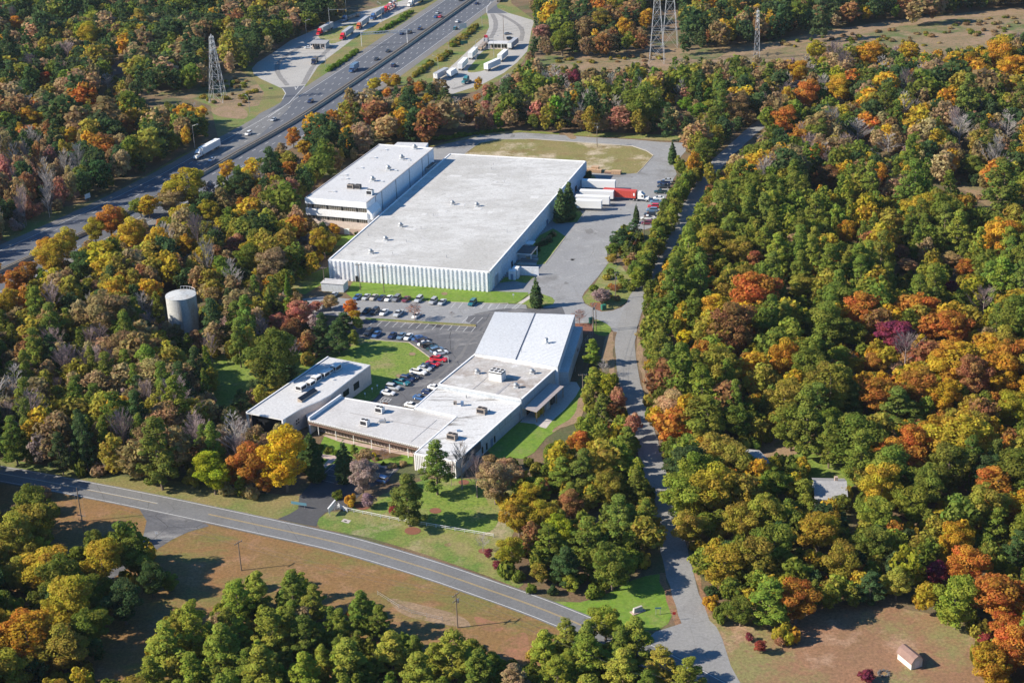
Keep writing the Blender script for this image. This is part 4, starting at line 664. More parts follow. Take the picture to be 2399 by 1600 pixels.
def gable(name, P, zw, zr, lab, wall, roofm, cat, along0=True, gambrel=False):
    B = Bld(name, P, lab, cat); a, t, n_, L0 = B.fr(0); Dp = B.fr(1)[3]; q = lambda u, w_, z: (*B.pt(0, u, -w_), z)
    mb = MB(); mb.solid([q(0,0,0), q(L0,0,0), q(L0,Dp,0), q(0,Dp,0)], [q(0,0,zw), q(L0,0,zw), q(L0,Dp,zw), q(0,Dp,zw)], wall)
    prof = [(0,zw),(Dp/2,zr),(Dp,zw)] if not gambrel else [(0,zw),(Dp*.18,zw+(zr-zw)*.65),(Dp/2,zr),(Dp*.82,zw+(zr-zw)*.65),(Dp,zw)]
    for u in (0, L0): mb.face([q(u, w_, z+.003) for w_, z in (prof if u else prof[::-1])], wall)
    mb.build('wall', B.root); mb = MB()
    for (w0, z0), (w1, z1) in zip(prof[:-1], prof[1:]):
        e0 = -.25 if w0 == 0 else 0; e1 = .25 if w1 == Dp else 0; sl = (z1-z0)/(w1-w0)
        mb.solid([q(-.3,w0+e0,z0+e0*sl+.01), q(L0+.3,w0+e0,z0+e0*sl+.01), q(L0+.3,w1+e1,z1+e1*sl+.01), q(-.3,w1+e1,z1+e1*sl+.01)], [q(-.3,w0+e0,z0+e0*sl+.14), q(L0+.3,w0+e0,z0+e0*sl+.14), q(L0+.3,w1+e1,z1+e1*sl+.14), q(-.3,w1+e1,z1+e1*sl+.14)], roofm)
    B.rf = mb.build('roof', B.root); NOTREE.append(np.array(P)); return B
a = np.array(G('BR', 1478, 1400)); b = np.array(G('BR', 1572, 1478)); t = (b-a)/np.linalg.norm(b-a); n_ = np.array([-t[1], t[0]])
B = gable('garden_shed', [a, b, b+n_*2.9, a+n_*2.9], 1.9, 3.1, 'small white shed with a brown barn roof on the bare yard', 'shed_wall', 'barn_roof', 'shed', gambrel=True)
d = MB(); B.ebox(d, 1, .9, 2.0, .01, .05, .05, 1.85, 'door_white'); d.build('door', B.root)
a = np.array(G('BR', 915, 300, 3)); b = np.array(G('BR', 1130, 305, 3)); t = (b-a)/np.linalg.norm(b-a); n_ = np.array([-t[1], t[0]])
B = gable('farmhouse', [a, b, b+n_*11, a+n_*11], 3.0, 5.2, 'grey-roofed house half hidden in the right-hand wood', 'shed_wall', 'farm_roof', 'house')
for u in (.8, 3.0, 6.6): d = MB(); B.ebox(d, 0, u, u+1.0, .01, .05, 1, 2.3, 'glass_dark'); d.build('window', B.root)
d = MB(); B.ebox(d, 0, 5.0, 5.9, .01, .05, .05, 2.2, 'door_white'); d.build('door', B.root); d = MB(); q = B.pt(0, B.fr(0)[3]*.7, -6.2); d.box(q[0]-.4, q[0]+.4, q[1]-.4, q[1]+.4, 4.6, 6.2, 'tan_brick'); d.build('chimney', B.rf)
a = np.array(G('R', 700, 1470, 2.6)); b = np.array(G('R', 790, 1440, 2.6)); t = (b-a)/np.linalg.norm(b-a); n_ = np.array([-t[1], t[0]])
B = gable('garage', [a, b, b+n_*9, a+n_*9], 2.6, 4.2, 'small blue-grey garage beside the pale farm track in the wood', 'block_wall', 'farm_roof', 'garage'); d = MB(); B.ebox(d, 0, .5, 3.2, .01, .05, .05, 2.2, 'door_white'); d.build('door', B.root)
# ------------------------------------------------------------------ vehicles (x forward, base on the ground)
def wheel(root, x, y, r=.33, w_=.22):
    m = MB(); m.tube((x, y-w_/2, r), (x, y+w_/2, r), r, r, 'black_rubber', 12); o = m.build('wheel', root)
    s = 1 if y > 0 else -1; m = MB(); m.tube((x, y+s*w_*.5, r), (x, y+s*(w_*.5+.012), r), r*.6, r*.55, 'chrome', 10); m.build('rim', o)
def loft(mb, st, m):                                           # stations (x, half width, z0, z1)
    ring = lambda s: [(s[0], -s[1], s[2]), (s[0], s[1], s[2]), (s[0], s[1]*1.0, s[2]+(s[3]-s[2])*.55), (s[0], s[1]*.9, s[3]), (s[0], -s[1]*.9, s[3]), (s[0], -s[1], s[2]+(s[3]-s[2])*.55)]
    R = [ring(s) for s in st]
    for a, b in zip(R[:-1], R[1:]):
        for i in range(6): j = (i+1) % 6; mb.face([a[i], b[i], b[j], a[j]][::-1], m)
    mb.face(R[0], m); mb.face(R[-1][::-1], m)
def lights(root, xf, xr, y, z):
    for s in (-1, 1):
        m = MB(); m.box(xf-.1, xf+.02, s*y-.17, s*y+.17, z-.08, z+.08, 'lamp_clear'); m.build('headlight', root)
        m = MB(); m.box(xr-.02, xr+.1, s*y-.15, s*y+.15, z-.02, z+.14, 'lamp_red'); m.build('taillight', root)
def sedan(root):
    m = MB(); loft(m, [(-2.3,.74,.38,.86),(-2.1,.86,.26,.97),(-1.3,.9,.22,1.0),(.9,.9,.22,.95),(1.9,.86,.24,.82),(2.25,.72,.34,.70)], 'paint'); b = m.build('body', root)
    m = MB(); m.frus((-1.65,1.15,-.76,.76,.93), (-.95,.25,-.58,.58,1.36), 'glass_dark'); m.build('windows', root)
    m = MB(); m.frus((-.98,.28,-.61,.61,1.34), (-.85,.15,-.54,.54,1.43), 'paint'); m.build('roof_panel', root)
    lights(root, 2.14, -2.24, .58, .66)
    for x in (-1.4, 1.4): wheel(root, x, -.8); wheel(root, x, .8)
def suv(root):
    m = MB(); loft(m, [(-2.3,.84,.42,1.05),(-2.2,.92,.32,1.12),(1.0,.93,.3,1.08),(1.9,.9,.32,1.0),(2.25,.8,.4,.85)], 'paint'); m.build('body', root)
    m = MB(); m.frus((-2.25,1.05,-.84,.84,1.08), (-2.0,.35,-.7,.7,1.66), 'glass_dark'); m.build('windows', root)
    m = MB(); m.frus((-2.05,.4,-.73,.73,1.63), (-1.9,.25,-.64,.64,1.76), 'paint'); m.build('roof_panel', root)
    lights(root, 2.16, -2.3, .66, .8)
    for x in (-1.4, 1.4): wheel(root, x, -.84, .37); wheel(root, x, .84, .37)
def pickup(root):
    m = MB(); loft(m, [(.1,.92,.36,1.12),(1.4,.93,.36,1.1),(2.3,.9,.38,1.02),(2.7,.8,.45,.9)], 'paint'); m.box(-2.7,.1,-.92,.92,.42,.62,'paint')
    for s in (-1, 1): m.box(-2.7, .1, s*.86-.06, s*.86+.06, .62, 1.1, 'paint')
    m.box(-2.72,-2.62,-.8,.8,.62,1.08,'paint'); m.build('body', root)
    m = MB(); m.box(-2.6,.08,-.79,.79,.63,.66,'grille'); m.build('bed_liner', root)
    m = MB(); m.frus((-.55,1.25,-.82,.82,1.1), (-.4,.55,-.68,.68,1.66), 'glass_dark'); m.frus((-.55,.1,-.9,.9,.9), (-.5,.1,-.86,.86,1.12), 'paint'); m.build('windows', root)
    m = MB(); m.frus((-.45,.62,-.71,.71,1.63), (-.35,.5,-.63,.63,1.76), 'paint'); m.build('roof_panel', root)
    lights(root, 2.62, -2.7, .68, .85)
    for x in (-1.65, 1.7): wheel(root, x, -.84, .4); wheel(root, x, .84, .4)
def tractor_parts(root, x0=0.0, col='paint'):                  # rear of the tractor frame at x0, nose about 6.9 m ahead
    m = MB(); m.box(x0, x0+6.3, -.45, .45, .75, 1.05, 'dark_wall'); m.build('chassis', root)
    m = MB(); m.box(x0+2.2, x0+4.7, -1.2, 1.2, 1.0, 2.75, col); m.frus((x0+2.2,x0+4.5,-1.15,1.15,2.753), (x0+2.25,x0+3.4,-.95,.95,3.75), col)
    m.frus((x0+4.7,x0+6.7,-.95,.95,.75), (x0+4.7,x0+6.55,-.8,.8,1.85), col); m.box(x0+6.55,x0+6.9,-1.15,1.15,.45,.8,'chrome'); m.box(x0+4.6,x0+6.4,-1.15,-.98,.9,1.25,col); m.box(x0+4.6,x0+6.4,.98,1.15,.9,1.25,col); m.build('cab', root)
    m = MB(); m.frus((x0+4.66,x0+4.76,-1.0,1.0,1.95), (x0+4.5,x0+4.72,-.95,.95,2.65), 'glass_dark')
    for s in (-1, 1): m.box(x0+3.7, x0+4.5, s*1.205-.012, s*1.205+.012, 1.9, 2.6, 'glass_dark')
    m.build('windows', root)
    for s in (-1, 1): m = MB(); m.tube((x0+2.1, s*1.0, 1.0), (x0+2.1, s*1.0, 3.6), .09, .09, 'chrome', 6); m.build('exhaust', root)
    for x in (x0+.5, x0+1.75, x0+5.7):
        for s in (-.95, .95): wheel(root, x, s, .5, .4)
def trailer_parts(root, x0, x1, m_='trailer_skin', zt=4.05, ribs=0):
    m = MB(); m.box(x0, x1, -1.28, 1.28, 1.15, zt, m_)
    m.box(x0-.03, x0-.004, -1.1, -.03, 1.3, zt-.15, 'unit_white'); m.box(x0-.03, x0-.004, .03, 1.1, 1.3, zt-.15, 'unit_white')
    for k in range(ribs):
        x = x0+.3+k*(x1-x0-.6)/(ribs-1)
        for s in (-1, 1): m.box(x-.06, x+.06, s*1.31-.03, s*1.31+.03, 1.2, zt-.05, m_)
    m.box(x0, x1, -1.3, 1.3, zt+.003, zt+.05, m_); m.build('trailer_box', root)
    m = MB(); m.box(x0+.2, x1-.4, -.5, .5, .85, 1.14, 'dark_wall'); m.box(x0-.05, x0+.05, -1.1, 1.1, .45, .6, 'galv')
    for s in (-.7, .7): m.tube((x1-2.6, s, .1), (x1-2.6, s, 1.1), .07, .07, 'galv', 4)
    m.build('undercarriage', root)
    for x in (x0+1.6, x0+2.9):
        for s in (-.95, .95): wheel(root, x, s, .5, .4)
def semi(root): trailer_parts(root, -10.5, 5.0); tractor_parts(root, 3.6)
def semi_red(root): trailer_parts(root, -9.0, 4.6, zt=4.0, ribs=22); m = MB(); m.box(3.6, 4.2, -1.36, -1.345, 2.2, 3.3, 'trim_white'); m.build('door_marking', root); tractor_parts(root, 3.2, 'unit_white')
def trailer(root): trailer_parts(root, -6.8, 6.8)
def short_trailer(root): trailer_parts(root, -5.2, 5.2)
def tractor(root): tractor_parts(root, -3.2)
def box_truck(root):
    m = MB(); m.box(-5.2, 2.2, -1.25, 1.25, .95, 3.7, 'trailer_skin'); m.build('box', root); m = MB(); m.box(2.35, 3.6, -1.1, 1.1, .6, 2.4, 'paint'); m.frus((3.6,4.9,-1.0,1.0,.55), (3.6,4.8,-.9,.9,1.5), 'paint'); m.build('cab', root)
    m = MB(); m.frus((3.55,3.68,-.95,.95,1.55), (3.45,3.62,-.9,.9,2.3), 'glass_dark'); m.build('windows', root); m = MB(); m.box(-5, 4.6, -.5, .5, .6, .93, 'dark_wall'); m.build('chassis', root)
    for x in (-2.8, 3.9):
        for s in (-.95, .95): wheel(root, x, s, .48, .35)
def dump_truck(root):
    m = MB(); m.frus((-4,1.2,-1.1,1.1,1.2), (-4.2,1.3,-1.25,1.25,2.7), 'unit_tan', 'dark_wall'); m.build('dump_body', root); m = MB(); m.box(1.5, 3.2, -1.15, 1.15, .8, 2.8, 'paint'); m.frus((3.2,4.8,-.95,.95,.6), (3.2,4.7,-.8,.8,1.7), 'paint'); m.build('cab', root)
    m = MB(); m.frus((3.15,3.27,-1.0,1.0,1.85), (3.0,3.23,-.95,.95,2.65), 'glass_dark'); m.build('windows', root); m = MB(); m.box(-4, 4.6, -.5, .5, .8, 1.15, 'dark_wall'); m.build('chassis', root)
    for x in (-3, -1.7, 3.8):
        for s in (-.95, .95): wheel(root, x, s, .5, .4)
def flatbed(root):
    m = MB(); m.box(-9.5, 4.6, -1.25, 1.25, 1.15, 1.4, 'crate_wood')
    m.build('trailer_deck', root)
    for x in (-7, -2.5, 1.5): m = MB(); m.box(x-1.6, x+1.6, -1.1, 1.1, 1.41, 2.5, 'unit_tan'); m.build('load', root)
    tractor_parts(root, 3.6)
    for x in (-8, -6.7):
        for s in (-.95, .95): wheel(root, x, s, .5, .4)
def carrier(root):
    m = MB(); m.box(-10, 4.8, -1.25, 1.25, 1.0, 1.2, 'paint')
    for x in (-9.6, -5, -.4, 4.4):
        for s in (-1.15, 1.15): m.box(x-.12, x+.12, s-.1, s+.1, 1.2, 3.6, 'paint')
    m.box(-10, 4.8, -1.25, 1.25, 3.6, 3.75, 'paint'); m.build('carrier_frame', root)
    for x, z in ((-7.5,1.2),(-2.4,1.2),(2.2,1.2),(-7.3,3.75),(-2.2,3.75)): m = MB(); m.frus((x-2,x+2,-.85,.85,z+.25), (x-1.9,x+1.9,-.8,.8,z+.85), 'unit_white'); m.frus((x-1.3,x+1,-.75,.75,z+.853), (x-.8,x+.3,-.6,.6,z+1.3), 'glass_dark'); m.build('carried_car', root)
    tractor_parts(root, 3.8)
    for x in (-8, -6.7):
        for s in (-.95, .95): wheel(root, x, s, .5, .4)
BUILD = dict(sedan=sedan, suv=suv, pickup=pickup, semi=semi, semi_red=semi_red, trailer=trailer, short=short_trailer, tractor=tractor, box=box_truck, dump=dump_truck, flat=flatbed, carrier=carrier)
NAMES = dict(sedan=('parked_car','car'), suv=('sport_utility_vehicle','car'), pickup=('pickup_truck','pickup'), semi=('semi_truck','truck'), semi_red=('container_truck','truck'), trailer=('cargo_trailer','trailer'), short=('cargo_trailer','trailer'), tractor=('truck_tractor','truck'), box=('box_truck','truck'), dump=('dump_truck','truck'), flat=('flatbed_truck','truck'), carrier=('car_carrier','truck'))
C = dict(white=(.78,.78,.77), silver=(.45,.47,.49), grey=(.20,.21,.23), dark=(.03,.035,.045), navy=(.02,.035,.10), blue=(.05,.12,.28), teal=(.02,.14,.17), red=(.55,.02,.035), maroon=(.16,.03,.045), beige=(.48,.44,.37), steel=(.12,.2,.3), box=(.76,.76,.75), greybox=(.38,.39,.41), orange=(.55,.13,.05), containerred=(.52,.075,.055), blackgreen=(.02,.05,.05))
def park(kind, col, v, x, y, ang, label, group, z=.06, name=None, box=None):
    p = G(v, x, y); nm, cat = NAMES[kind]; o = stamp(kind, BUILD[kind], name or nm, (p[0], p[1], z), ang, label, cat, group, C[col])
    if box:
        for c in kids(o):
            if c.name.startswith(('trailer_box', 'box')): c.color = (*C[box], 1)
    return o
def heading(v, x0, y0, x1, y1):
    a, b = G(v, x0, y0), G(v, x1, y1); return math.atan2(b[1]-a[1], b[0]-a[0])
HS = heading('i', 695, 578, 770, 515); D180 = math.pi
g = 'cars parked along the green strip by the warehouse'
R1 = [('sedan','blue',545,222,'dark blue car at the left end of the row below the green strip'),('sedan','silver',662,222,'silver car second from the left in the row below the green strip'),('sedan','beige',763,226,'pale beige car third from the left in the row below the green strip'),('sedan','navy',862,236,'navy car fourth from the left in the row below the green strip'),('sedan','white',957,240,'white car fifth from the left in the row below the green strip'),('suv','grey',1058,244,'dark grey car just left of the maroon one, below the green strip'),('sedan','maroon',1185,250,'dull maroon car behind the thin bare tree, below the green strip'),('suv','silver',1350,256,'silver van-like car right of the maroon one, below the green strip'),('suv','greybox',1540,280,'grey car left of its pale blue twin, below the green strip'),('sedan','silver',1658,290,'pale silver-blue car at the right end of the long row'),('suv','teal',2053,300,'lone dark teal car among empty stalls by the green strip'),('sedan','silver',235,196,'silver car half hidden by the salmon trees, left of the row')]
for k, c, x, y, lab in R1: park(k, c, 'i', x, y, HS+D180, lab, g)
for c, x, lab in (('dark',1828,'dark car leftmost of the three behind the thin cypress'),('silver',1872,'silver car between dark and white ones behind the thin cypress'),('white',1938,'white car nearest the thin cypress left of the lot')): park('sedan', c, 'L', x, 548, HS+D180, lab, 'cars behind the thin cypress')
g = 'cars facing the kerbed island'
for k, c, x, y, lab in (('suv','dark',775,412,'black car in the tree shade above the island'),('sedan','white',895,425,'white car above the island between a black and a grey one'),('pickup','silver',1085,440,'grey pickup above the island left of the bare tree'),('sedan','white',1318,465,'white car under the bare tree on the island'),('sedan','dark',668,402,'dark car at the left end above the island, in tree shade')): park(k, c, 'i', x, y, HS+D180, lab, g)
g = 'cars parked round the courtyard lawn'
for k, c, x, y, lab in (('suv','dark',690,690,'black car deepest in the pine shade by the courtyard lawn'),('sedan','blue',797,712,'dark blue car second from the pines by the courtyard lawn'),('sedan','navy',1002,728,'navy car right of the empty stall by the courtyard lawn'),('sedan','steel',1122,735,'steel blue car beside the white one at the lawn top corner'),('sedan','white',1215,745,'white car at the top right corner of the courtyard lawn')): park(k, c, 'i', x, y, HS+D180, lab, g)
CUR = [('sedan','blue',1335,758,1290,790,1390,735,'small blue car just right of the white one at the lawn corner'),('suv','navy',1390,785,1300,825,1490,762,'navy car first on the slanting lawn edge'),('sedan','white',1425,830,1340,872,1530,805,'white car squeezed between two dark ones on the slanting lawn edge'),('suv','dark',1455,848,1375,885,1550,820,'black car third on the slanting lawn edge'),('sedan','blackgreen',1535,888,1440,930,1620,855,'black-green car left of the grey-green wagon on the slanting edge'),('suv','steel',1590,918,1485,958,1690,895,'grey-green wagon next to the white car at the lawn point'),('sedan','white',1642,952,1545,978,1745,935,'white car next to the red pickup at the lawn point'),
 ('pickup','red',1612,1038,1510,1025,1710,1052,'red pickup at the point of the courtyard lawn'),('sedan','red',1535,1092,1435,1078,1615,1108,'red car just below the red pickup'),('sedan','navy',1475,1125,1380,1112,1570,1140,'navy car below the red car at the lawn edge'),('sedan','silver',1428,1160,1340,1148,1510,1178,'silver white car above the white pickup'),('pickup','white',1345,1208,1235,1190,1450,1232,'white pickup on the lower lawn edge'),('sedan','dark',1275,1262,1180,1250,1370,1285,'black car below the white pickup'),('suv','navy',1200,1300,1110,1290,1290,1322,'navy car above the teal pickup'),('pickup','teal',1130,1345,1020,1325,1230,1372,'teal pickup near the beige office corner'),('suv','silver',1015,1410,915,1400,1110,1430,'silver wagon between teal pickup and white sedan'),('sedan','white',945,1478,845,1465,1045,1495,'white sedan beside the hatched bay')]
for k, c, x, y, x0, y0, x1, y1, lab in CUR: park(k, c, 'i', x, y, heading('i', x0, y0, x1, y1)+(0 if y < 1000 else D180)*0, lab, g)
for c, x, y, lab in (('blue',925,425,'blue car hidden behind the office roof edge'),('navy',1035,352,'dark blue car against the workshop wall'),('white',1118,290,'white car against the workshop wall corner'),('white',815,522,'white car in front of the red shrubs by the office roof')): park('sedan', c, 'b', x, y, math.radians(-28), lab, 'cars by the office courtyard wall')
park('suv', 'blue', 'm', 985, 500, math.radians(150), 'blue car in deep shade on the front drive', None)
g = 'cars parked along the hedge of the service yard'
HY = math.radians(-9)
for k, c, x, y, lab in (('sedan','silver',1985,366,'silver car farthest up the hedge row'),('pickup','navy',1925,405,'dark blue pickup second down the hedge row'),('pickup','dark',1925,462,'black pickup third down the hedge row'),('pickup','blackgreen',1880,545,'black-green pickup above the white car of the hedge row'),('sedan','white',1850,640,'white car with a maroon neighbour line along the hedge'),('sedan','steel',1800,690,'pale blue car just above the red one along the hedge'),('suv','red',1768,765,'bright red car in mid hedge row'),('suv','steel',1745,822,'grey blue car below the red one along the hedge'),('suv','dark',1712,890,'black car above the white pickup along the hedge'),('pickup','white',1680,945,'white pickup near the hedge row end'),('suv','maroon',1672,1020,'dark red car at the near end of the hedge row')): park(k, c, 'h', x, y, HY+D180, lab, g)
# trucks at the dock
HD = heading('h', 600, 800, 930, 815)
g = 'white trailers backed against the dock'
for v, x, y, lab in (('h',935,490,'white trailer farthest up the dock behind the red container'),('h',905,650,'white trailer beside the red container truck'),('h',840,735,'white trailer second from the near end of the dock')): park('trailer', 'box', v, x, y, HD+.02, lab, g, name='cargo_trailer')
park('short', 'box', 'h', 780, 800, HD+.02, 'short white trailer nearest the dark conifers', g)
o = park('semi_red', 'containerred', 'h', 1340, 640, heading('h', 1140, 610, 1680, 650), 'red container truck with white cab turning in the service yard', None)
# highway traffic and trucks at the inspection pads
X, T = along(HW, 2.0); HWX, HWT = X, T
def hdg(p):
    i = int(np.argmin(((HWX-np.array(p))**2).sum(1))); return math.atan2(HWT[i][1], HWT[i][0])   # towards the camera
g = 'traffic on the highway'
for k, c, v, x, y, s, lab in (('semi','box','TL',1425,1060,0,'white semi truck in the slow lane of the highway'),('sedan','white','TL',1460,1108,0,'white car beside the white semi truck'),('suv','white','TL',1712,930,0,'white car behind the semi, lower of two near the ramp'),('sedan','silver','TL',1885,832,0,'silver car nearest the end of the ramp'),('suv','navy','TL',2138,708,0,'dark car above the ramp end, close to the orange trees'),('box','blue','TM',85,490,0,'blue box truck with a pale roof on the near carriageway'),('sedan','dark','TM',240,415,0,'dark car ahead of the blue box truck'),('sedan','dark','TM',320,360,0,'dark car two ahead of the blue box truck'),('sedan','navy','TM',415,240,0,'dark blue car left of a pair beneath the sign gantry'),('suv','dark','TM',468,232,0,'black car right of a pair beneath the sign gantry'),('suv','navy','TM',540,207,0,'dark car just past the sign gantry'),('sedan','blue','TM',650,124,0,'blue car left of the red one'),('sedan','red','TM',680,122,0,'small red car on the far part of the highway'),('sedan','silver','TM',662,95,0,'silver car above the red one on the highway'),('sedan','dark','TM',820,8,0,'dark car at the top of the near carriageway'),('suv','navy','TM',360,460,1,'dark car on the far carriageway near the orange trees'),('sedan','white','TM',800,156,1,'white car alone on the far carriageway'),('suv','teal','TM',785,205,1,'dark teal car below the white one on the far carriageway'),('sedan','navy','TM',932,32,1,'dark car near the far end of the far carriageway')):
    p = G(v, x, y); park(k, c, v, x, y, hdg(p)+(D180 if s else 0), lab, g, .07, name='moving_car' if k in ('sedan','suv') else None, box='steel' if k == 'box' else None)
g = 'trucks lined up at the inspection pads'
for k, c, v, x, y, x0, y0, x1, y1, lab in (('semi','red','k',1480,510,1600,400,1400,545,'red semi truck nearest the left inspection station'),('semi','orange','k',1700,370,1800,270,1620,405,'orange-cab semi truck behind the red one on the left pad'),('semi','blue','k',1900,240,2000,160,1810,280,'blue-cab semi truck third in line on the left pad'),('carrier','red','k',2080,140,2200,60,1990,180,'red car carrier on the left truck pad'),('semi','red','k',1180,450,1300,370,1080,490,'red semi truck on the shaded back lane of the left pad'),('flat','steel','k',1540,270,1640,220,1400,310,'flatbed truck with brown load on the left pad'),('semi','white','TM',510,30,600,-20,460,45,'white semi truck far up the left pad'),('dump','navy','k',1045,870,1090,800,1005,890,'dark dump truck leaving the left truck pad')):
    park(k, c, v, x, y, heading(v, x0, y0, x1, y1), lab, g, .07, box='greybox' if k == 'semi' else None)
for k, c, v, x, y, x0, y0, x1, y1, lab in (('trailer','greybox','j',1580,730,1530,775,1650,680,'grey trailer beside the right inspection station'),('trailer','box','j',1425,915,1380,955,1500,845,'white trailer right of the grass island on the right pad'),('trailer','box','j',1265,1055,1160,1105,1370,1010,'white trailer at the lower right of the grass island'),('trailer','box','j',815,1045,750,1095,880,960,'white trailer at the lower left of the grass island'),('trailer','box','j',970,880,920,935,1040,810,'white trailer upper left of the grass island'),('box','white','j',660,1165,620,1180,720,1120,'small white box truck at the left pad corner of the right station'),('tractor','teal','j',870,1275,940,1240,800,1300,'teal truck tractor without trailer on the right pad'),('flat','greybox','j',1130,730,1080,760,1180,660,'grey flatbed truck left of the right inspection station'),('tractor','red','j',1170,640,1160,660,1185,615,'red truck tractor by the right station'),('sedan','grey','j',1500,535,1460,538,1560,530,'grey car on the pad beyond the right station'),('suv','dark','j',1540,612,1470,615,1590,605,'black car just behind the right station'),('trailer','greybox','j',480,1200,430,1230,520,1180,'pale trailer at the tree edge of the right pad')):
    park(k, c, v, x, y, heading(v, x0, y0, x1, y1), lab, g, .07)
park('dump', 'dark', 'j', 1375, 25, heading('j', 1340, 60, 1400, -20), 'dark dump truck at the top ramp of the right pad', g, .07)
for x, y, c, lab in ((960,670,'white','white car before the left inspection station'),(1085,680,'dark','black car before the left inspection station')): park('sedan', c, 'k', x, y, 0.1, lab, 'cars by the left inspection station')
# ------------------------------------------------------------------ poles, pylons, fences, signs
def pylon(root, h, wb, wt, arms, thick=.18):
    m = MB(); lv = [0, .22, .40, .55, .67, .77, .86, .93, 1.0]; hw = lambda t: (wb*(1-t)**1.15+wt*(1-(1-t)**1.15))/2 if t < 1 else wt/2
    for a, b in zip(lv[:-1], lv[1:]):
        A, B = hw(a), hw(b); za, zb = a*h, b*h; ca = [(A,A),(-A,A),(-A,-A),(A,-A)]; cb = [(B,B),(-B,B),(-B,-B),(B,-B)]
        for i in range(4):
            j = (i+1) % 4; m.tube((*ca[i], za), (*cb[i], zb), thick/2, thick/2, 'lattice', 4); m.tube((*ca[i], za), (*cb[j], zb), thick/3.4, thick/3.4, 'lattice', 4); m.tube((*ca[j], za), (*cb[i], zb), thick/3.4, thick/3.4, 'lattice', 4); m.tube((*cb[i], zb), (*cb[j], zb), thick/3.4, thick/3.4, 'lattice', 4)
    m.tube((0,0,h-.1), (0,0,h+1.5), .12, .05, 'lattice', 4); m.build('lattice_mast', root)
    for z, L in arms:
        m = MB(); 
        for s in (-1, 1): m.tube((0, -.5, z), (s*L, 0, z+.2), .12, .1, 'lattice', 4); m.tube((0, .5, z), (s*L, 0, z+.2), .12, .1, 'lattice', 4); m.tube((0, 0, z+1.6), (s*L, 0, z+.2), .1, .08, 'lattice', 4); m.tube((s*L, 0, z+.2), (s*L, 0, z-1.3), .1, .1, 'galv', 5)
        m.build('cross_arm', root)
PY = []
for v, x, y, h, wb, lab in (('TL',1503,700,33,7.4,'steel lattice pylon standing on scrub left of the highway ramp'),('TM',2172,432,44,8.2,'nearer of the two tall lattice pylons beside the scrub corridor'),('TM',2262,322,46,8.6,'farther of the two tall lattice pylons beside the scrub corridor'),('TR',508,408,25.5,3.2,'slim lattice mast by the pale dirt track at upper right')):
    p = G(v, x, y); o = thing('pylon', (*p, 0), math.radians(80), lab, 'pylon', 'steel pylons'); pylon(o, h, wb, 1.7 if h > 30 else 1.5, [(h*.8, 3.8), (h*.9, 3.4), (h*.985, 2.6)] if h < 40 else [(h*.78, 6), (h*.88, 5), (h*.96, 4)]); PY.append((p, h))
def wires(name, lab, a, za, b, zb, sag, offs, r=.03, grp=None):
    for k, f in enumerate(offs):
        a_, b_ = np.array(a), np.array(b); t = (b_-a_)/np.linalg.norm(b_-a_); n_ = np.array([-t[1], t[0]]); m = MB(); N = 16
        pts = [(*(a_+(b_-a_)*s/N+n_*f[0]), (za+(zb-za)*s/N)+f[1]-sag*4*(s/N)*(1-s/N)) for s in range(N+1)]; m.path(pts, r, 'wire', 3); m.build('cable', wobj)
wobj = thing('power_line', (0,0,0), 0, 'thin high-voltage cables strung between the lattice pylons', 'cables')
(p1, h1), (p2, h2), (p3, h3), (p4, h4) = PY
for s in (.8, .9): wires('power_line', '', p1, h1*s-1.3, p2, h2*.8, 9, [(3.4,0),(-3.4,0)]); 
wires('power_line', '', p1, h1*.8, (p1[0]-400, p1[1]+60), h1*.8, 8, [(3.4,0),(-3.4,0)]); wires('power_line', '', p2, h2*.8, (p2[0]+600, p2[1]+10), h2*.8, 12, [(5,0),(-5,0)]); wires('power_line', '', p3, h3*.8, (p3[0]+600, p3[1]-10), h3*.8, 12, [(5,0),(-5,0)]); wires('power_line', '', p3, h3*.8, (p1[0]-300, p1[1]+100), h3*.8, 12, [(4,0),(-4,0)])
def upole(root, h, arms=1, tr=True):
    m = MB(); m.tube((0,0,0), (0,0,h), .17, .11, 'wood_pole', 8); m.build('pole', root)
    for k in range(arms):
        z = h-.4-k*1.4; m = MB(); m.box(-1.25, 1.25, -.06, .06, z, z+.16, 'wood_pole')
        for x in (-1.15, -.45, .45, 1.15): m.tube((x, 0, z+.16), (x, 0, z+.42), .05, .05, 'galv', 5)
        m.build('cross_arm', root)
    if tr: m = MB(); m.tube((.3, -.28, h-2.4), (.3, -.28, h-1.5), .24, .24, 'galv', 8); m.build('transformer', root)
g = 'wooden utility poles'; UP = {}
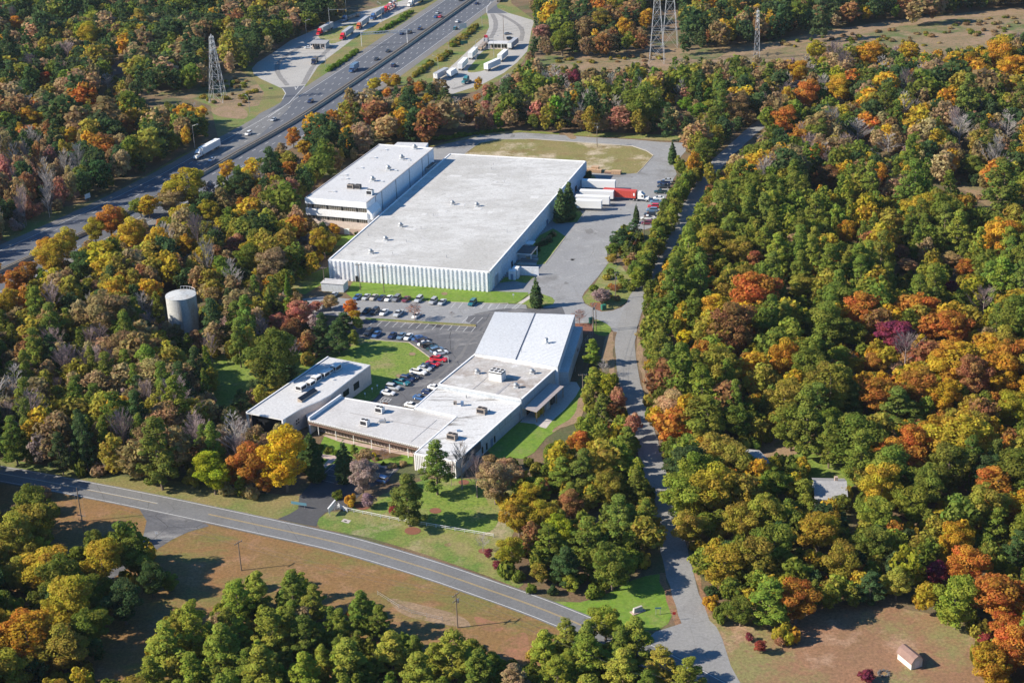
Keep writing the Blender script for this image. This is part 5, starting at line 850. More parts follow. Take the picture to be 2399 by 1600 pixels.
for key, v, x, y, h, rz, arms, tr, lab in (('a','BL',565,455,10.0,2.7,0,0,'bare wooden pole casting a long shadow on the brown verge'),('b','BL',585,560,6.5,2.7,2,0,'twin-arm utility pole top showing over the yellow-green tree'),('c','BL',1662,790,8.0,.9,1,0,'utility pole on the brown field above the near pines'),('d','BM',800,1185,9.0,.95,2,1,'double-armed utility pole beside the red dirt patch'),('e','d',2150,640,8.6,0,1,0,'utility pole east of the workshop walk, before the trees'),('f','l',1550,840,10.2,1.2,1,1,'left one of two paired poles at the hall corner'),('g','l',1580,820,9.2,1.2,1,0,'right one of two paired poles at the hall corner'),('h','l',1795,475,9.4,1.2,1,1,'utility pole on the bank beside the side road fork'),('i','TM',1760,1015,11,.3,2,1,'tall utility pole at the edge of the oval lawn'),('j','A',378,942,9.8,-.3,1,0,'dark pole at the left of the green strip before the warehouse'),('k','A',522,955,9.6,-.3,1,0,'second dark pole on the green strip before the warehouse'),('l','h',1625,1300,10.5,-.2,2,0,'double-armed utility pole in the hedge by the yard'),('m','j',1442,672,16,0,0,0,'tall dark mast behind the right inspection station'),('n','TL',1690,462,11,0,0,0,'wooden pole at the shaded left edge of the truck pad'),('o','L',2235,420,8,-.2,1,0,'low utility pole left of the warehouse by the pump house')):
    p = G(v, x, y); UP[key] = (p, h); o = thing('utility_pole', (p[0], p[1], 0), rz, lab, 'pole', g); upole(o, h, arms, tr)
wobj = thing('utility_cable', (0,0,0), 0, 'thin service cables running between the wooden utility poles', 'cables')
for a, b in (('a','c'),('c','d'),('f','h'),('g','e'),('h','l'),('j','k'),('k','f'),('b','a')): wires('cable', '', UP[a][0], UP[a][1]-.3, UP[b][0], UP[b][1]-.3, 1.0, [(.8,0),(-.8,0)], .022)
wires('cable', '', UP['d'][0], 8.7, (70, 236), 9, 1.5, [(.9,0),(-.9,0)], .022); wires('cable', '', UP['i'][0], 10.5, (-30, 760), 11, 2, [(.9,0),(-.9,0)], .022)
def lamp(root, h, arm):
    m = MB(); m.tube((0,0,0), (0,0,h), .13, .08, 'galv', 8); m.build('pole', root); m = MB(); m.tube((0,0,h-.1), (arm,0,h+.8), .06, .05, 'galv', 6); m.build('arm', root); m = MB(); m.box(arm-.1, arm+.9, -.18, .18, h+.75, h+.92, 'galv'); m.build('lamp_head', root)
g = 'street lamps along the highway and pads'
for v, x, y, h, rz, lab in (('TL',1342,1022,10.5,-.3,'street lamp behind the white semi truck'),('TL',1720,775,7.5,2.2,'street lamp on the verge below the ramp bend'),('TL',1683,460,11,-.3,'street lamp at the left corner of the left truck pad'),('k',640,490,10,-.3,'street lamp against the dark wood left of the station'),('k',930,500,9,-.3,'street lamp just left of the left station roof'),('k',1480,235,14,.2,'street lamp above the flatbed truck'),('k',1970,330,12,2.4,'street lamp right of the blue-cab semi'),('k',1195,925,9,2.4,'street lamp on the verge near the dump truck'),('j',1108,415,10,2.8,'street lamp on the grass left of the upper right pad'),('j',600,760,9,2.8,'street lamp by the bushes left of the right pad'),('j',440,1140,9,2.8,'street lamp at the lower grass end of the right pad'),('j',1018,935,11,0,'street lamp left on the grass island of the right pad'),('j',1290,940,13,0,'street lamp right on the grass island of the right pad')):
    p = G(v, x, y); stamp('lamp%s' % h, lambda r, h=h: lamp(r, h, 2.2), 'street_lamp', (p[0], p[1], 0), rz, lab, 'street lamp', g)
p = G('k', 1255, 430); o = thing('signal_gantry', (p[0], p[1], 0), -.1, 'signal mast arm over the back lane of the left pad', 'signal'); m = MB(); m.tube((0,0,0),(0,0,14),.18,.14,'galv',8); m.build('pole', o); m = MB(); m.tube((0,0,12.5),(11,0,12.7),.12,.09,'galv',6); m.build('arm', o)
for x in (5.5, 10.4): m = MB(); m.box(x-.2, x+.2, -.2, .2, 11.4, 12.55, 'yellow_paint'); m.tube((x,-.21,12.2),(x,-.24,12.2),.13,.13,'lamp_red',8); m.build('signal_head', o)
pa, pb = np.array(G('k', 1690, 640)), np.array(G('TM', 455, 300)); d = pb-pa; L_ = float(np.hypot(*d)); o = thing('sign_gantry', (pa[0], pa[1], 0), math.atan2(d[1], d[0]), 'grey lattice gantry spanning the near carriageway of the highway', 'gantry')
for x in (0, L_):
    m = MB()
    for s in (-.6, .6): m.tube((x, s, 0), (x, s, 7.8), .16, .14, 'lattice', 6)
    m.build('post', o)
m = MB()
for z in (6.6, 7.8):
    for s in (-.6, .6): m.tube((0, s, z), (L_, s, z), .12, .12, 'lattice', 4)
for k in range(16): x = k*L_/16; m.tube((x,-.6,6.6),(x+L_/16,-.6,7.8),.07,.07,'lattice',4); m.tube((x,.6,7.8),(x+L_/16,.6,6.6),.07,.07,'lattice',4)
m.build('truss', o)
def post_sign(v, x, y, w_, h, z, m_, lab, rz=0, name='road_sign'):
    p = G(v, x, y); o = thing(name, (p[0], p[1], 0), rz, lab, 'sign'); m = MB()
    for s in ((-w_*.35, w_*.35) if w_ > 1.2 else (0,)): m.tube((s, .05, 0), (s, .05, z+h*.9), .06, .06, 'galv', 5)
    m.build('post', o); m = MB(); m.box(-w_/2, w_/2, -.04, -.012, z, z+h, m_); m.build('board', o); return o
post_sign('j', 815, 480, 5.0, 3.0, 1.5, 'unit_white', 'blank pale board on the verge beside the far carriageway', .5)
post_sign('j', 835, 700, 4.2, 2.0, .8, 'green_paint', 'small green road sign among the bushes left of the right pad', .3)
post_sign('TL', 607, 1385, 3.0, 2.0, 1.2, 'unit_white', 'small white board on the verge at the left highway bend', 1.0)
post_sign('BL', 1083, 590, .7, .7, 2.2, 'trim_white', 'small white road sign at the side drive mouth')
post_sign('m', 240, 745, 4.4, .8, 1.0, 'teal_board', 'pale teal board on posts at the left of the entrance drive', -.35)
o = post_sign('m', 545, 790, 4.4, 1.5, 1.0, 'trim_white', 'large white sign board at the entrance drive corner', 1.25, 'entrance_sign'); m = MB(); m.box(-2.3, 2.3, -.1, .25, 2.5, 2.62, 'trim_white'); m.build('cap', o)
post_sign('k', 440, 1243, 2.2, .7, .6, 'dark_wall', 'low dark road board right of the ramp bend'); post_sign('BM', 2180, 1095, 1.4, .4, 1.6, 'teal_board', 'small pale street sign on the corner lawn'); post_sign('BM', 2290, 1135, .7, .7, 1.6, 'red_paint', 'small red sign at the side road mouth')
for x, y, lab in ((200,400,'white bay post nearest the office wall'),(293,335,'white bay post in the middle of the three by the office'),(362,295,'white bay post farthest from the office wall')): post_sign('b', x, y, .45, .6, 1.1, 'trim_white', lab, 0, 'bay_sign')
post_sign('b', 712, 290, .5, .7, 1.5, 'trim_white', 'white bay sign in front of the teal pickup', 0, 'bay_sign'); post_sign('l', 670, 470, .6, .7, 1.2, 'trim_white', 'small white sign alone on the green strip lawn', 0, 'bay_sign')
p = G('i', 1738, 1070); o = thing('goal_frame', (p[0], p[1], 0), math.radians(-10), 'white goal-like post frame behind the red pickup', 'frame'); m = MB(); m.tube((0,0,0),(0,0,2.3),.06,.06,'trim_white',5); m.tube((-1.1,0,2.3),(0,0,2.3),.06,.06,'trim_white',5); m.tube((-1.1,0,2.3),(-1.1,0,1.9),.06,.06,'trim_white',5); m.build('frame', o)
# white rail fence along the front lawn
FP_ = [G('m', x, y) for x, y in ((590,745),(690,775),(880,812),(1060,850),(1290,890),(1500,925),(1750,968),(1950,1000),(2110,1028))]; o = thing('rail_fence', (0,0,0), 0, 'low white rail fence along the front lawn by the county road', 'fence'); X, T = along(FP_, 2.6)
m = MB(); m.path([(*p, .95) for p in X], .055, 'trim_white', 4); m.path([(*p, .5) for p in X], .035, 'trim_white', 4); m.build('rail', o)
for p in X: m = MB(); m.box(p[0]-.06, p[0]+.06, p[1]-.06, p[1]+.06, 0, 1.05, 'trim_white'); m.build('post', o)
GP = [G('m', x, y) for x, y in ((600,740),(640,765),(700,790))]; o = thing('entrance_fence', (0,0,0), 0, 'short white fence wing behind the entrance sign', 'fence'); X, T = along(GP, 1.2); m = MB()
for z in (.3, .6, .9, 1.2): m.path([(*p, z) for p in X], .06, 'trim_white', 4)
m.build('rail', o); m = MB()
for p in X: m.box(p[0]-.09, p[0]+.09, p[1]-.09, p[1]+.09, 0, 1.4, 'trim_white')
m.build('post', o)
BP = [G('BM', x, y) for x, y in ((250,960),(440,1080),(570,1110),(700,1140),(800,1150))]; o = thing('wire_fence', (0,0,0), 0, 'thin wire fence with pale posts across the brown field', 'fence'); X, T = along(BP, 4.0); m = MB()
for z in (.5, 1.0): m.path([(*p, z) for p in X], .025, 'galv', 3)
m.build('wire', o)
for p in X: m = MB(); m.tube((*p, 0), (*p, 1.2), .05, .05, 'galv', 5); m.build('post', o)
EP = [G('l', x, y) for x, y in ((1530,700),(1545,860),(1400,1040),(1290,1240),(1390,1290))]; o = thing('yard_fence', (0,0,0), 0, 'dark chain-link fence beside the metal-roofed hall', 'fence'); X, T = along(EP, 2.5); m = MB()
for z in (.05, .9, 1.75): m.path([(*p, z) for p in X], .025, 'galv', 3)
m.build('wire', o); m = MB()
for p in X: m.tube((*p, 0), (*p, 1.85), .04, .04, 'galv', 5)
m.build('post', o)
# crates by the dock, bins, small things
for k, (x, y, sx, sy, h, lab) in enumerate(((830,205,1.6,1.1,1.3,'large wooden crate nearest the warehouse back corner'),(880,190,1.5,1.1,1.9,'tallest wooden crate behind the warehouse corner'),(925,212,1.4,1.1,1.2,'wooden crate third from the warehouse corner'),(1100,225,2.0,1.0,.9,'reddish low crate alone beside the oval lawn'),(1200,235,2.0,1.1,1.4,'pale wooden crate farthest right beside the oval lawn'),(790,195,.9,.9,1.0,'small brown crate touching the warehouse corner'))):
    p = G('h', x, y+14); o = thing('wooden_crate', (p[0], p[1], .05), math.radians(-17), lab, 'crate', 'wooden crates beside the oval lawn'); m = MB(); m.box(-sx, sx, -sy, sy, .12, h, 'crate_wood' if k != 3 else 'barn_roof')
    for q in range(5): x_ = -sx+q*sx/2; m.box(x_-.05, x_+.05, -sy-.03, -sy-.003, .12, h-.01, 'bare_wood')
    m.box(-sx, sx, -sy*.9, -sy*.6, 0, .118, 'bare_wood'); m.box(-sx, sx, sy*.6, sy*.9, 0, .118, 'bare_wood'); m.build('crate', o); m = MB(); m.box(-sx-.04, sx+.04, -sy-.04, sy+.04, h+.003, h+.08, 'crate_wood'); m.build('lid', o)
for v, x, y, s, lab in (('l',1662,590,1.6,'green utility box on the mulch at the road fork'),('l',1530,735,1.5,'green bin at the hall corner by the paired poles')): p = G(v, x, y); o = thing('utility_box', (*p, .06), .4, lab, 'utility box'); m = MB(); m.box(-s*.5, s*.5, -s*.4, s*.4, 0, 1.7, 'green_paint'); m.build('body', o); m = MB(); m.frus((-s*.53,s*.53,-s*.43,s*.43,1.703), (-s*.45,s*.45,-s*.3,s*.3,1.85), 'green_paint'); m.build('lid', o)
p = G('BM', 2040, 1075); o = thing('stone_marker', (*p, 0), .5, 'pale stone monument on the corner lawn', 'monument'); m = MB(); m.frus((-1.3,1.3,-.4,.4,0), (-1.1,1.1,-.25,.25,1.3), 'walk_concrete'); m.build('stone', o); m = MB(); m.box(-1.7, 1.7, -.8, .8, 0, .2, 'tan_brick'); m.build('plinth', o)
p = G('BR', 1385, 1505); o = thing('fire_ring', (*p, 0), 0, 'dark fire ring of stones on the bare yard', 'fire ring'); m = MB()
for k in range(9): a = k*.7; m.frus((1.1*math.cos(a)-.3,1.1*math.cos(a)+.3,1.1*math.sin(a)-.3,1.1*math.sin(a)+.3,0), (1.1*math.cos(a)-.2,1.1*math.cos(a)+.2,1.1*math.sin(a)-.2,1.1*math.sin(a)+.2,.4), 'dark_wall')
m.build('stones', o)
# ------------------------------------------------------------------ trees
def leaves(lobes, n, size, rng, up=.0, inner=.2, tang=1.0):
    """leaf clumps scattered over the outside of overlapping lobes -> verts (n,4,3), tint (n,2)"""
    lb = np.array(lobes); area = lb[:, 3]*lb[:, 4]; pick = rng.choice(len(lb), n*2, p=area/area.sum()); q = lb[pick]
    d = rng.normal(size=(n*2, 3)); d /= np.linalg.norm(d, axis=1)[:, None]; rr = rng.uniform(.72, 1.12, (n*2, 1)); pos = q[:, :3]+d*q[:, 3:6]*rr
    deep = np.zeros(n*2)
    for c in lb: deep = np.maximum(deep, 1-np.linalg.norm((pos-c[:3])/c[3:6], axis=1))
    ok = (deep < .3) | (rng.random(n*2) < inner); pos, d, pick = pos[ok][:n], d[ok][:n], pick[ok][:n]; m = len(pos)
    nn = d*tang+rng.normal(0, .38, (m, 3)); nn[:, 2] += up; nn /= np.linalg.norm(nn, axis=1)[:, None]
    u = np.cross(nn, rng.normal(size=(m, 3))); u /= np.linalg.norm(u, axis=1)[:, None]; v = np.cross(nn, u); s = size*rng.uniform(.6, 1.35, (m, 1)); 
    V = np.stack([pos-u*s*.5-v*s*.2, pos+v*s*-.5+u*s*.25, pos+u*s*.5+v*s*.2, pos-u*s*.1+v*s*.5], 1)
    lv = rng.random(len(lb)); lh = rng.random(len(lb)); t = np.stack([lh[pick]*.5+rng.random(m)*.5, lv[pick]*.55+rng.random(m)*.45], 1)
    return V, t
def lobes_broad(rng, R=4.5, H=15, k=36, base=.12):
    cz, rz = H*(base+1)/2+.1, H*(1-base)/2; o = [(0, 0, cz, R*.55, R*.55, rz*.7)]; sk = rng.uniform(-.25, .25, 2)
    for i in range(k):
        z = 1-2*(i+.5)/k; a = i*2.39996+rng.uniform(-.6, .6); f = math.sqrt(max(0, 1-z*z)); ff = f*(1.0 if z > -.3 else .85)*rng.uniform(.5, 1.12); lr = R*rng.uniform(.15, .36)
        o.append((R*.82*ff*math.cos(a)+sk[0]*R*z, R*.82*ff*math.sin(a)+sk[1]*R*z, cz+rz*.8*z*rng.uniform(.72, 1.1), lr, lr*rng.uniform(.8, 1.2), lr*rng.uniform(.65, 1.0)))
    return o
def lobes_pine(rng, R=4.0, H=18, low=.2):
    o = [(0, 0, H*.95, R*.3, R*.3, H*.06), (0, 0, H*.6, R*.4, R*.4, H*.3)]; n = 12; ex = rng.uniform(1.5, 2.4)
    for k in range(n):
        t = k/(n-1); z = H*(low+(0.93-low)*t); rad = R*(1-t**ex*.72)*min(1, .62+t*1.6); nb = 8 if t < .75 else 5
        for j in range(nb):
            if rng.random() < .2: continue
            a = j*6.283/nb+k*1.3+rng.uniform(-.6, .6); d = rad*rng.uniform(.3, .95); s = R*rng.uniform(.14, .29)*(1-t*.25); o.append((d*math.cos(a), d*math.sin(a), z+rng.uniform(-1.1, 1.1), s, s*rng.uniform(.8, 1.2), s*rng.uniform(.6, 1.0)))
    return o
def lobes_cone(rng, R=1.8, H=10):
    o = []
    for k in range(18):
        t = k/17; z = H*(.05+.9*t); r = R*(min(1, .62+t*2.2)*(1-t**2.1)*.86+.14); o.append((0, 0, z, r*.8, r*.8, H*.05))
        for j in range(5): a = rng.uniform(0, 6.28); q = r*.62; o.append((q*math.cos(a), q*math.sin(a), z+rng.uniform(-.4, .4), r*.42, r*.42, H*.06))
    return o
def quads_mesh(name, V, t, mats, extra=None):
    n = len(V); me = bpy.data.meshes.new(name); verts = V.reshape(-1, 3); nv = n*4; ev, ef = extra if extra else ([], [])
    me.vertices.add(nv+len(ev)); me.loops.add(nv+sum(len(f) for f in ef)); me.polygons.add(n+len(ef))
    allv = np.vstack([verts, np.array(ev).reshape(-1, 3)]) if len(ev) else verts
    me.vertices.foreach_set('co', allv.astype(np.float32).ravel())
    li = np.arange(nv); st = np.arange(n)*4
    if ef: li = np.r_[li, np.concatenate([np.array(f)+nv for f in ef])]; ln = np.array([len(f) for f in ef]); st = np.r_[st, nv+np.r_[0, np.cumsum(ln)[:-1]]]
    me.loops.foreach_set('vertex_index', li.astype(np.int32)); me.polygons.foreach_set('loop_start', st.astype(np.int32))
    at = me.attributes.new('vary', 'FLOAT_COLOR', 'POINT'); c = np.ones((nv+len(ev), 4), np.float32)*.5; tt = np.repeat(t, 4, 0); c[:nv, 0] = tt[:, 0]; c[:nv, 1] = tt[:, 1]; at.data.foreach_set('color', c.ravel())
    for m in mats: me.materials.append(MATS[m])
    if ef: me.polygons.foreach_set('material_index', np.r_[np.zeros(n), np.ones(len(ef))].astype(np.int32))
    me.update(calc_edges=True); return me
def trunk_mesh(name, H, r, m, limbs, rng, lean=.25):
    mb = MB(); pts = [(0, 0, 0), (rng.uniform(-lean, lean), rng.uniform(-lean, lean), H*.35), (rng.uniform(-lean, lean)*2, rng.uniform(-lean, lean)*2, H*.7), (0, 0, H)]
    rs = [r, r*.8, r*.5, r*.12]
    for i in range(3): mb.tube(pts[i], pts[i+1], rs[i], rs[i+1], m, 7)
    for k in range(limbs[0]):
        t = rng.uniform(limbs[1], .9); z = H*t; a = k*2.4+rng.uniform(-.4, .4); L = limbs[2]*(1.1-t*.6); p = Vector((0, 0, z)); q = p+Vector((math.cos(a)*L, math.sin(a)*L, L*limbs[3])); mb.tube(p, q, r*.32*(1.15-t), r*.08, m, 5)
    me = bpy.data.meshes.new(name); me.from_pydata(mb.v, [], mb.f); me.materials.append(MATS[m]); me.update(); return me
def bare_mesh(name, H, R, m, rng, n1=34, n2=11, spread=1.0):
    mb = MB(); r = .2; mb.tube((0,0,0), (0,0,H*.55), r, r*.55, m, 6); mb.tube((0,0,H*.55), (0,0,H), r*.55, .03, m, 5)
    for k in range(n1):
        t = rng.uniform(.22, .95); a = k*2.4+rng.uniform(-.5, .5); L = R*1.25*(1.15-t)*rng.uniform(.7, 1.1)+.5; p = Vector((0,0,H*t)); rise = rng.uniform(.8, 1.6)/spread; q = p+Vector((math.cos(a), math.sin(a), rise))*L*.75; mb.tube(p, q, .06*(1.2-t), .03, m, 4)
        for j in range(n2):
            s = p+(q-p)*rng.uniform(.25, 1.0); b = a+rng.uniform(-1.1, 1.1); l2 = L*rng.uniform(.25, .5); e = s+Vector((math.cos(b), math.sin(b), rng.uniform(.6, 1.6)/spread))*l2*.7; mb.tube(s, e, .03, .014, m, 3)
            for i in range(3): c = b+rng.uniform(-.9, .9); f = s+(e-s)*rng.uniform(.4, 1); g_ = f+Vector((math.cos(c), math.sin(c), rng.uniform(.5, 1.5)/spread))*l2*.38; mb.tube(f, g_, .022, .012, m, 3)
    me = bpy.data.meshes.new(name); me.from_pydata(mb.v, [], mb.f); me.materials.append(MATS[m]); me.update(); return me
TR = np.random.default_rng(11)
NOM = dict(b=(4.5, 15), p=(4.0, 18), c=(1.8, 10), g=(3.6, 13), s=(1.2, 1.9))
CROWN, TRUNK, LOW = {}, {}, {}
for k, (fn, nv, cnt, sz, mt) in dict(b=(lobes_broad, 7, 3000, .58, 'leaf'), p=(lobes_pine, 6, 2800, .54, 'needle'), c=(lobes_cone, 2, 2600, .42, 'needle')).items():
    CROWN[k] = []; CROWN[k+'hi'] = []; LOW[k] = []
    for i in range(nv):
        lb = fn(TR)
        CROWN[k].append(quads_mesh('crown', *leaves(lb, cnt, sz, TR, up=.5 if k == 'p' else .12), [mt]))
        if i < 4: CROWN[k+'hi'].append(quads_mesh('crown', *leaves(lb, int(cnt*2.6), sz*.62, TR, up=.5 if k == 'p' else .12), [mt]))
        LOW[k].append(leaves(lb, 1000, sz*1.5, TR, up=.4 if k == 'p' else .1)); LOW.setdefault(k+'far', []).append(leaves(lb, 430, sz*2.2, TR, up=.4 if k == 'p' else .1))
CROWN['s'] = [quads_mesh('foliage', *leaves([(.1*i,0,.8,.7,.7,.7),(.65,.35,.7,.5,.55,.5),(-.55,.4,.95,.5,.5,.6),(-.3,-.6,.65,.55,.5,.5),(.35,-.4,1.15,.4,.4,.45),(-.8,-.1,.5,.35,.4,.4)], 750, .27, TR), ['leaf']) for i in range(3)]; CROWN['shi'] = CROWN['s']; LOW['s'] = [leaves([(0,0,.9,1,1,.85),(.6,.3,.8,.7,.7,.6)], 160, .6, TR)]
TRUNK = dict(b=[trunk_mesh('trunk', 12.5, .3, 'bark', (9, .25, 2.8, .8), TR) for i in range(3)], p=[trunk_mesh('trunk', 17, .26, 'bark', (14, .35, 2.4, .3), TR) for i in range(3)], c=[trunk_mesh('trunk', 9, .16, 'bark', (0, 0, 0, 0), TR, .02)], s=[trunk_mesh('stem', 1.2, .06, 'bark', (4, .2, .5, 1), TR, .05)])
BARE = [bare_mesh('branches', 13, 3.6, m, TR, spread=s) for m, s in (('bark_pale', .8), ('bark_pale', 1.2), ('bark_dusk', 1.0), ('bark_dusk', .7))]
# base colours of foliage
PAL = dict(yellow_green=(.38,.365,.03), dark_green=(0.077, 0.124, 0.045), green=(0.183, 0.220, 0.038), pine_green=(0.149, 0.194, 0.038), light_green=(0.268, 0.296, 0.046), bright_green=(0.158,0.260,0.034), olive=(0.325, 0.276, 0.050), olive_yellow=(0.427, 0.333, 0.042), golden=(0.522, 0.323, 0.040), yellow=(.60,.43,.03), orange=(0.475,0.215,0.045), fiery=(0.588,0.192,0.045), russet=(0.339,0.169,0.073), brown=(0.306, 0.214, 0.103), tan=(0.410, 0.293, 0.150), salmon=(0.520,0.249,0.158), pink=(0.429,0.215,0.147), crimson=(.27,.055,.09), red=(.36,.075,.06), grey=(0.328,0.299,0.266), mauve=(0.350,0.271,0.237))
WORD = dict(yellow_green='yellow-green', dark_green='dark green', green='green', pine_green='deep green', light_green='light green', bright_green='bright green', olive='olive', olive_yellow='olive yellow', golden='golden', yellow='bright yellow', orange='orange', fiery='fiery orange', russet='russet', brown='brown', tan='tan', salmon='salmon', pink='dusky pink', crimson='crimson', red='red', grey='grey', mauve='mauve')
TREES = []                                                     # dict(kind, col, x, y, r, h, px, py, rp, man)
def add_tree(kind, col, x, y, r, h, man=False, variant=None, label=None):
    P, dep = proj([[x, y, gz(x, y)+h*.6]]); TREES.append(dict(k=kind, c=col, x=x, y=y, r=r, h=h, px=P[0][0], py=P[0][1], rp=r*FOC/dep[0], man=man, dep=dep[0]))
def at_px(fx, fy, rF, kind, asp=None):
    """crown centre and radius seen in the photo -> standing place, true radius, height"""
    P = (fx*1.02042, fy*1.02042); r = 4.0; h = 14.0
    for _ in range(6):
        zc = h*(.62 if kind != 'c' else .48); x, y = gp(P, zc); dep = float(RC[2] @ np.array([x, y, zc-CAMH])); r = rF*1.02042*dep/FOC
        h = r*2*asp if asp else dict(b=r*1.9+5.0, p=r*2.6+6.5, c=r*5.2, g=r*2.6+4, s=r*1.7)[kind]
    return x, y, r, h
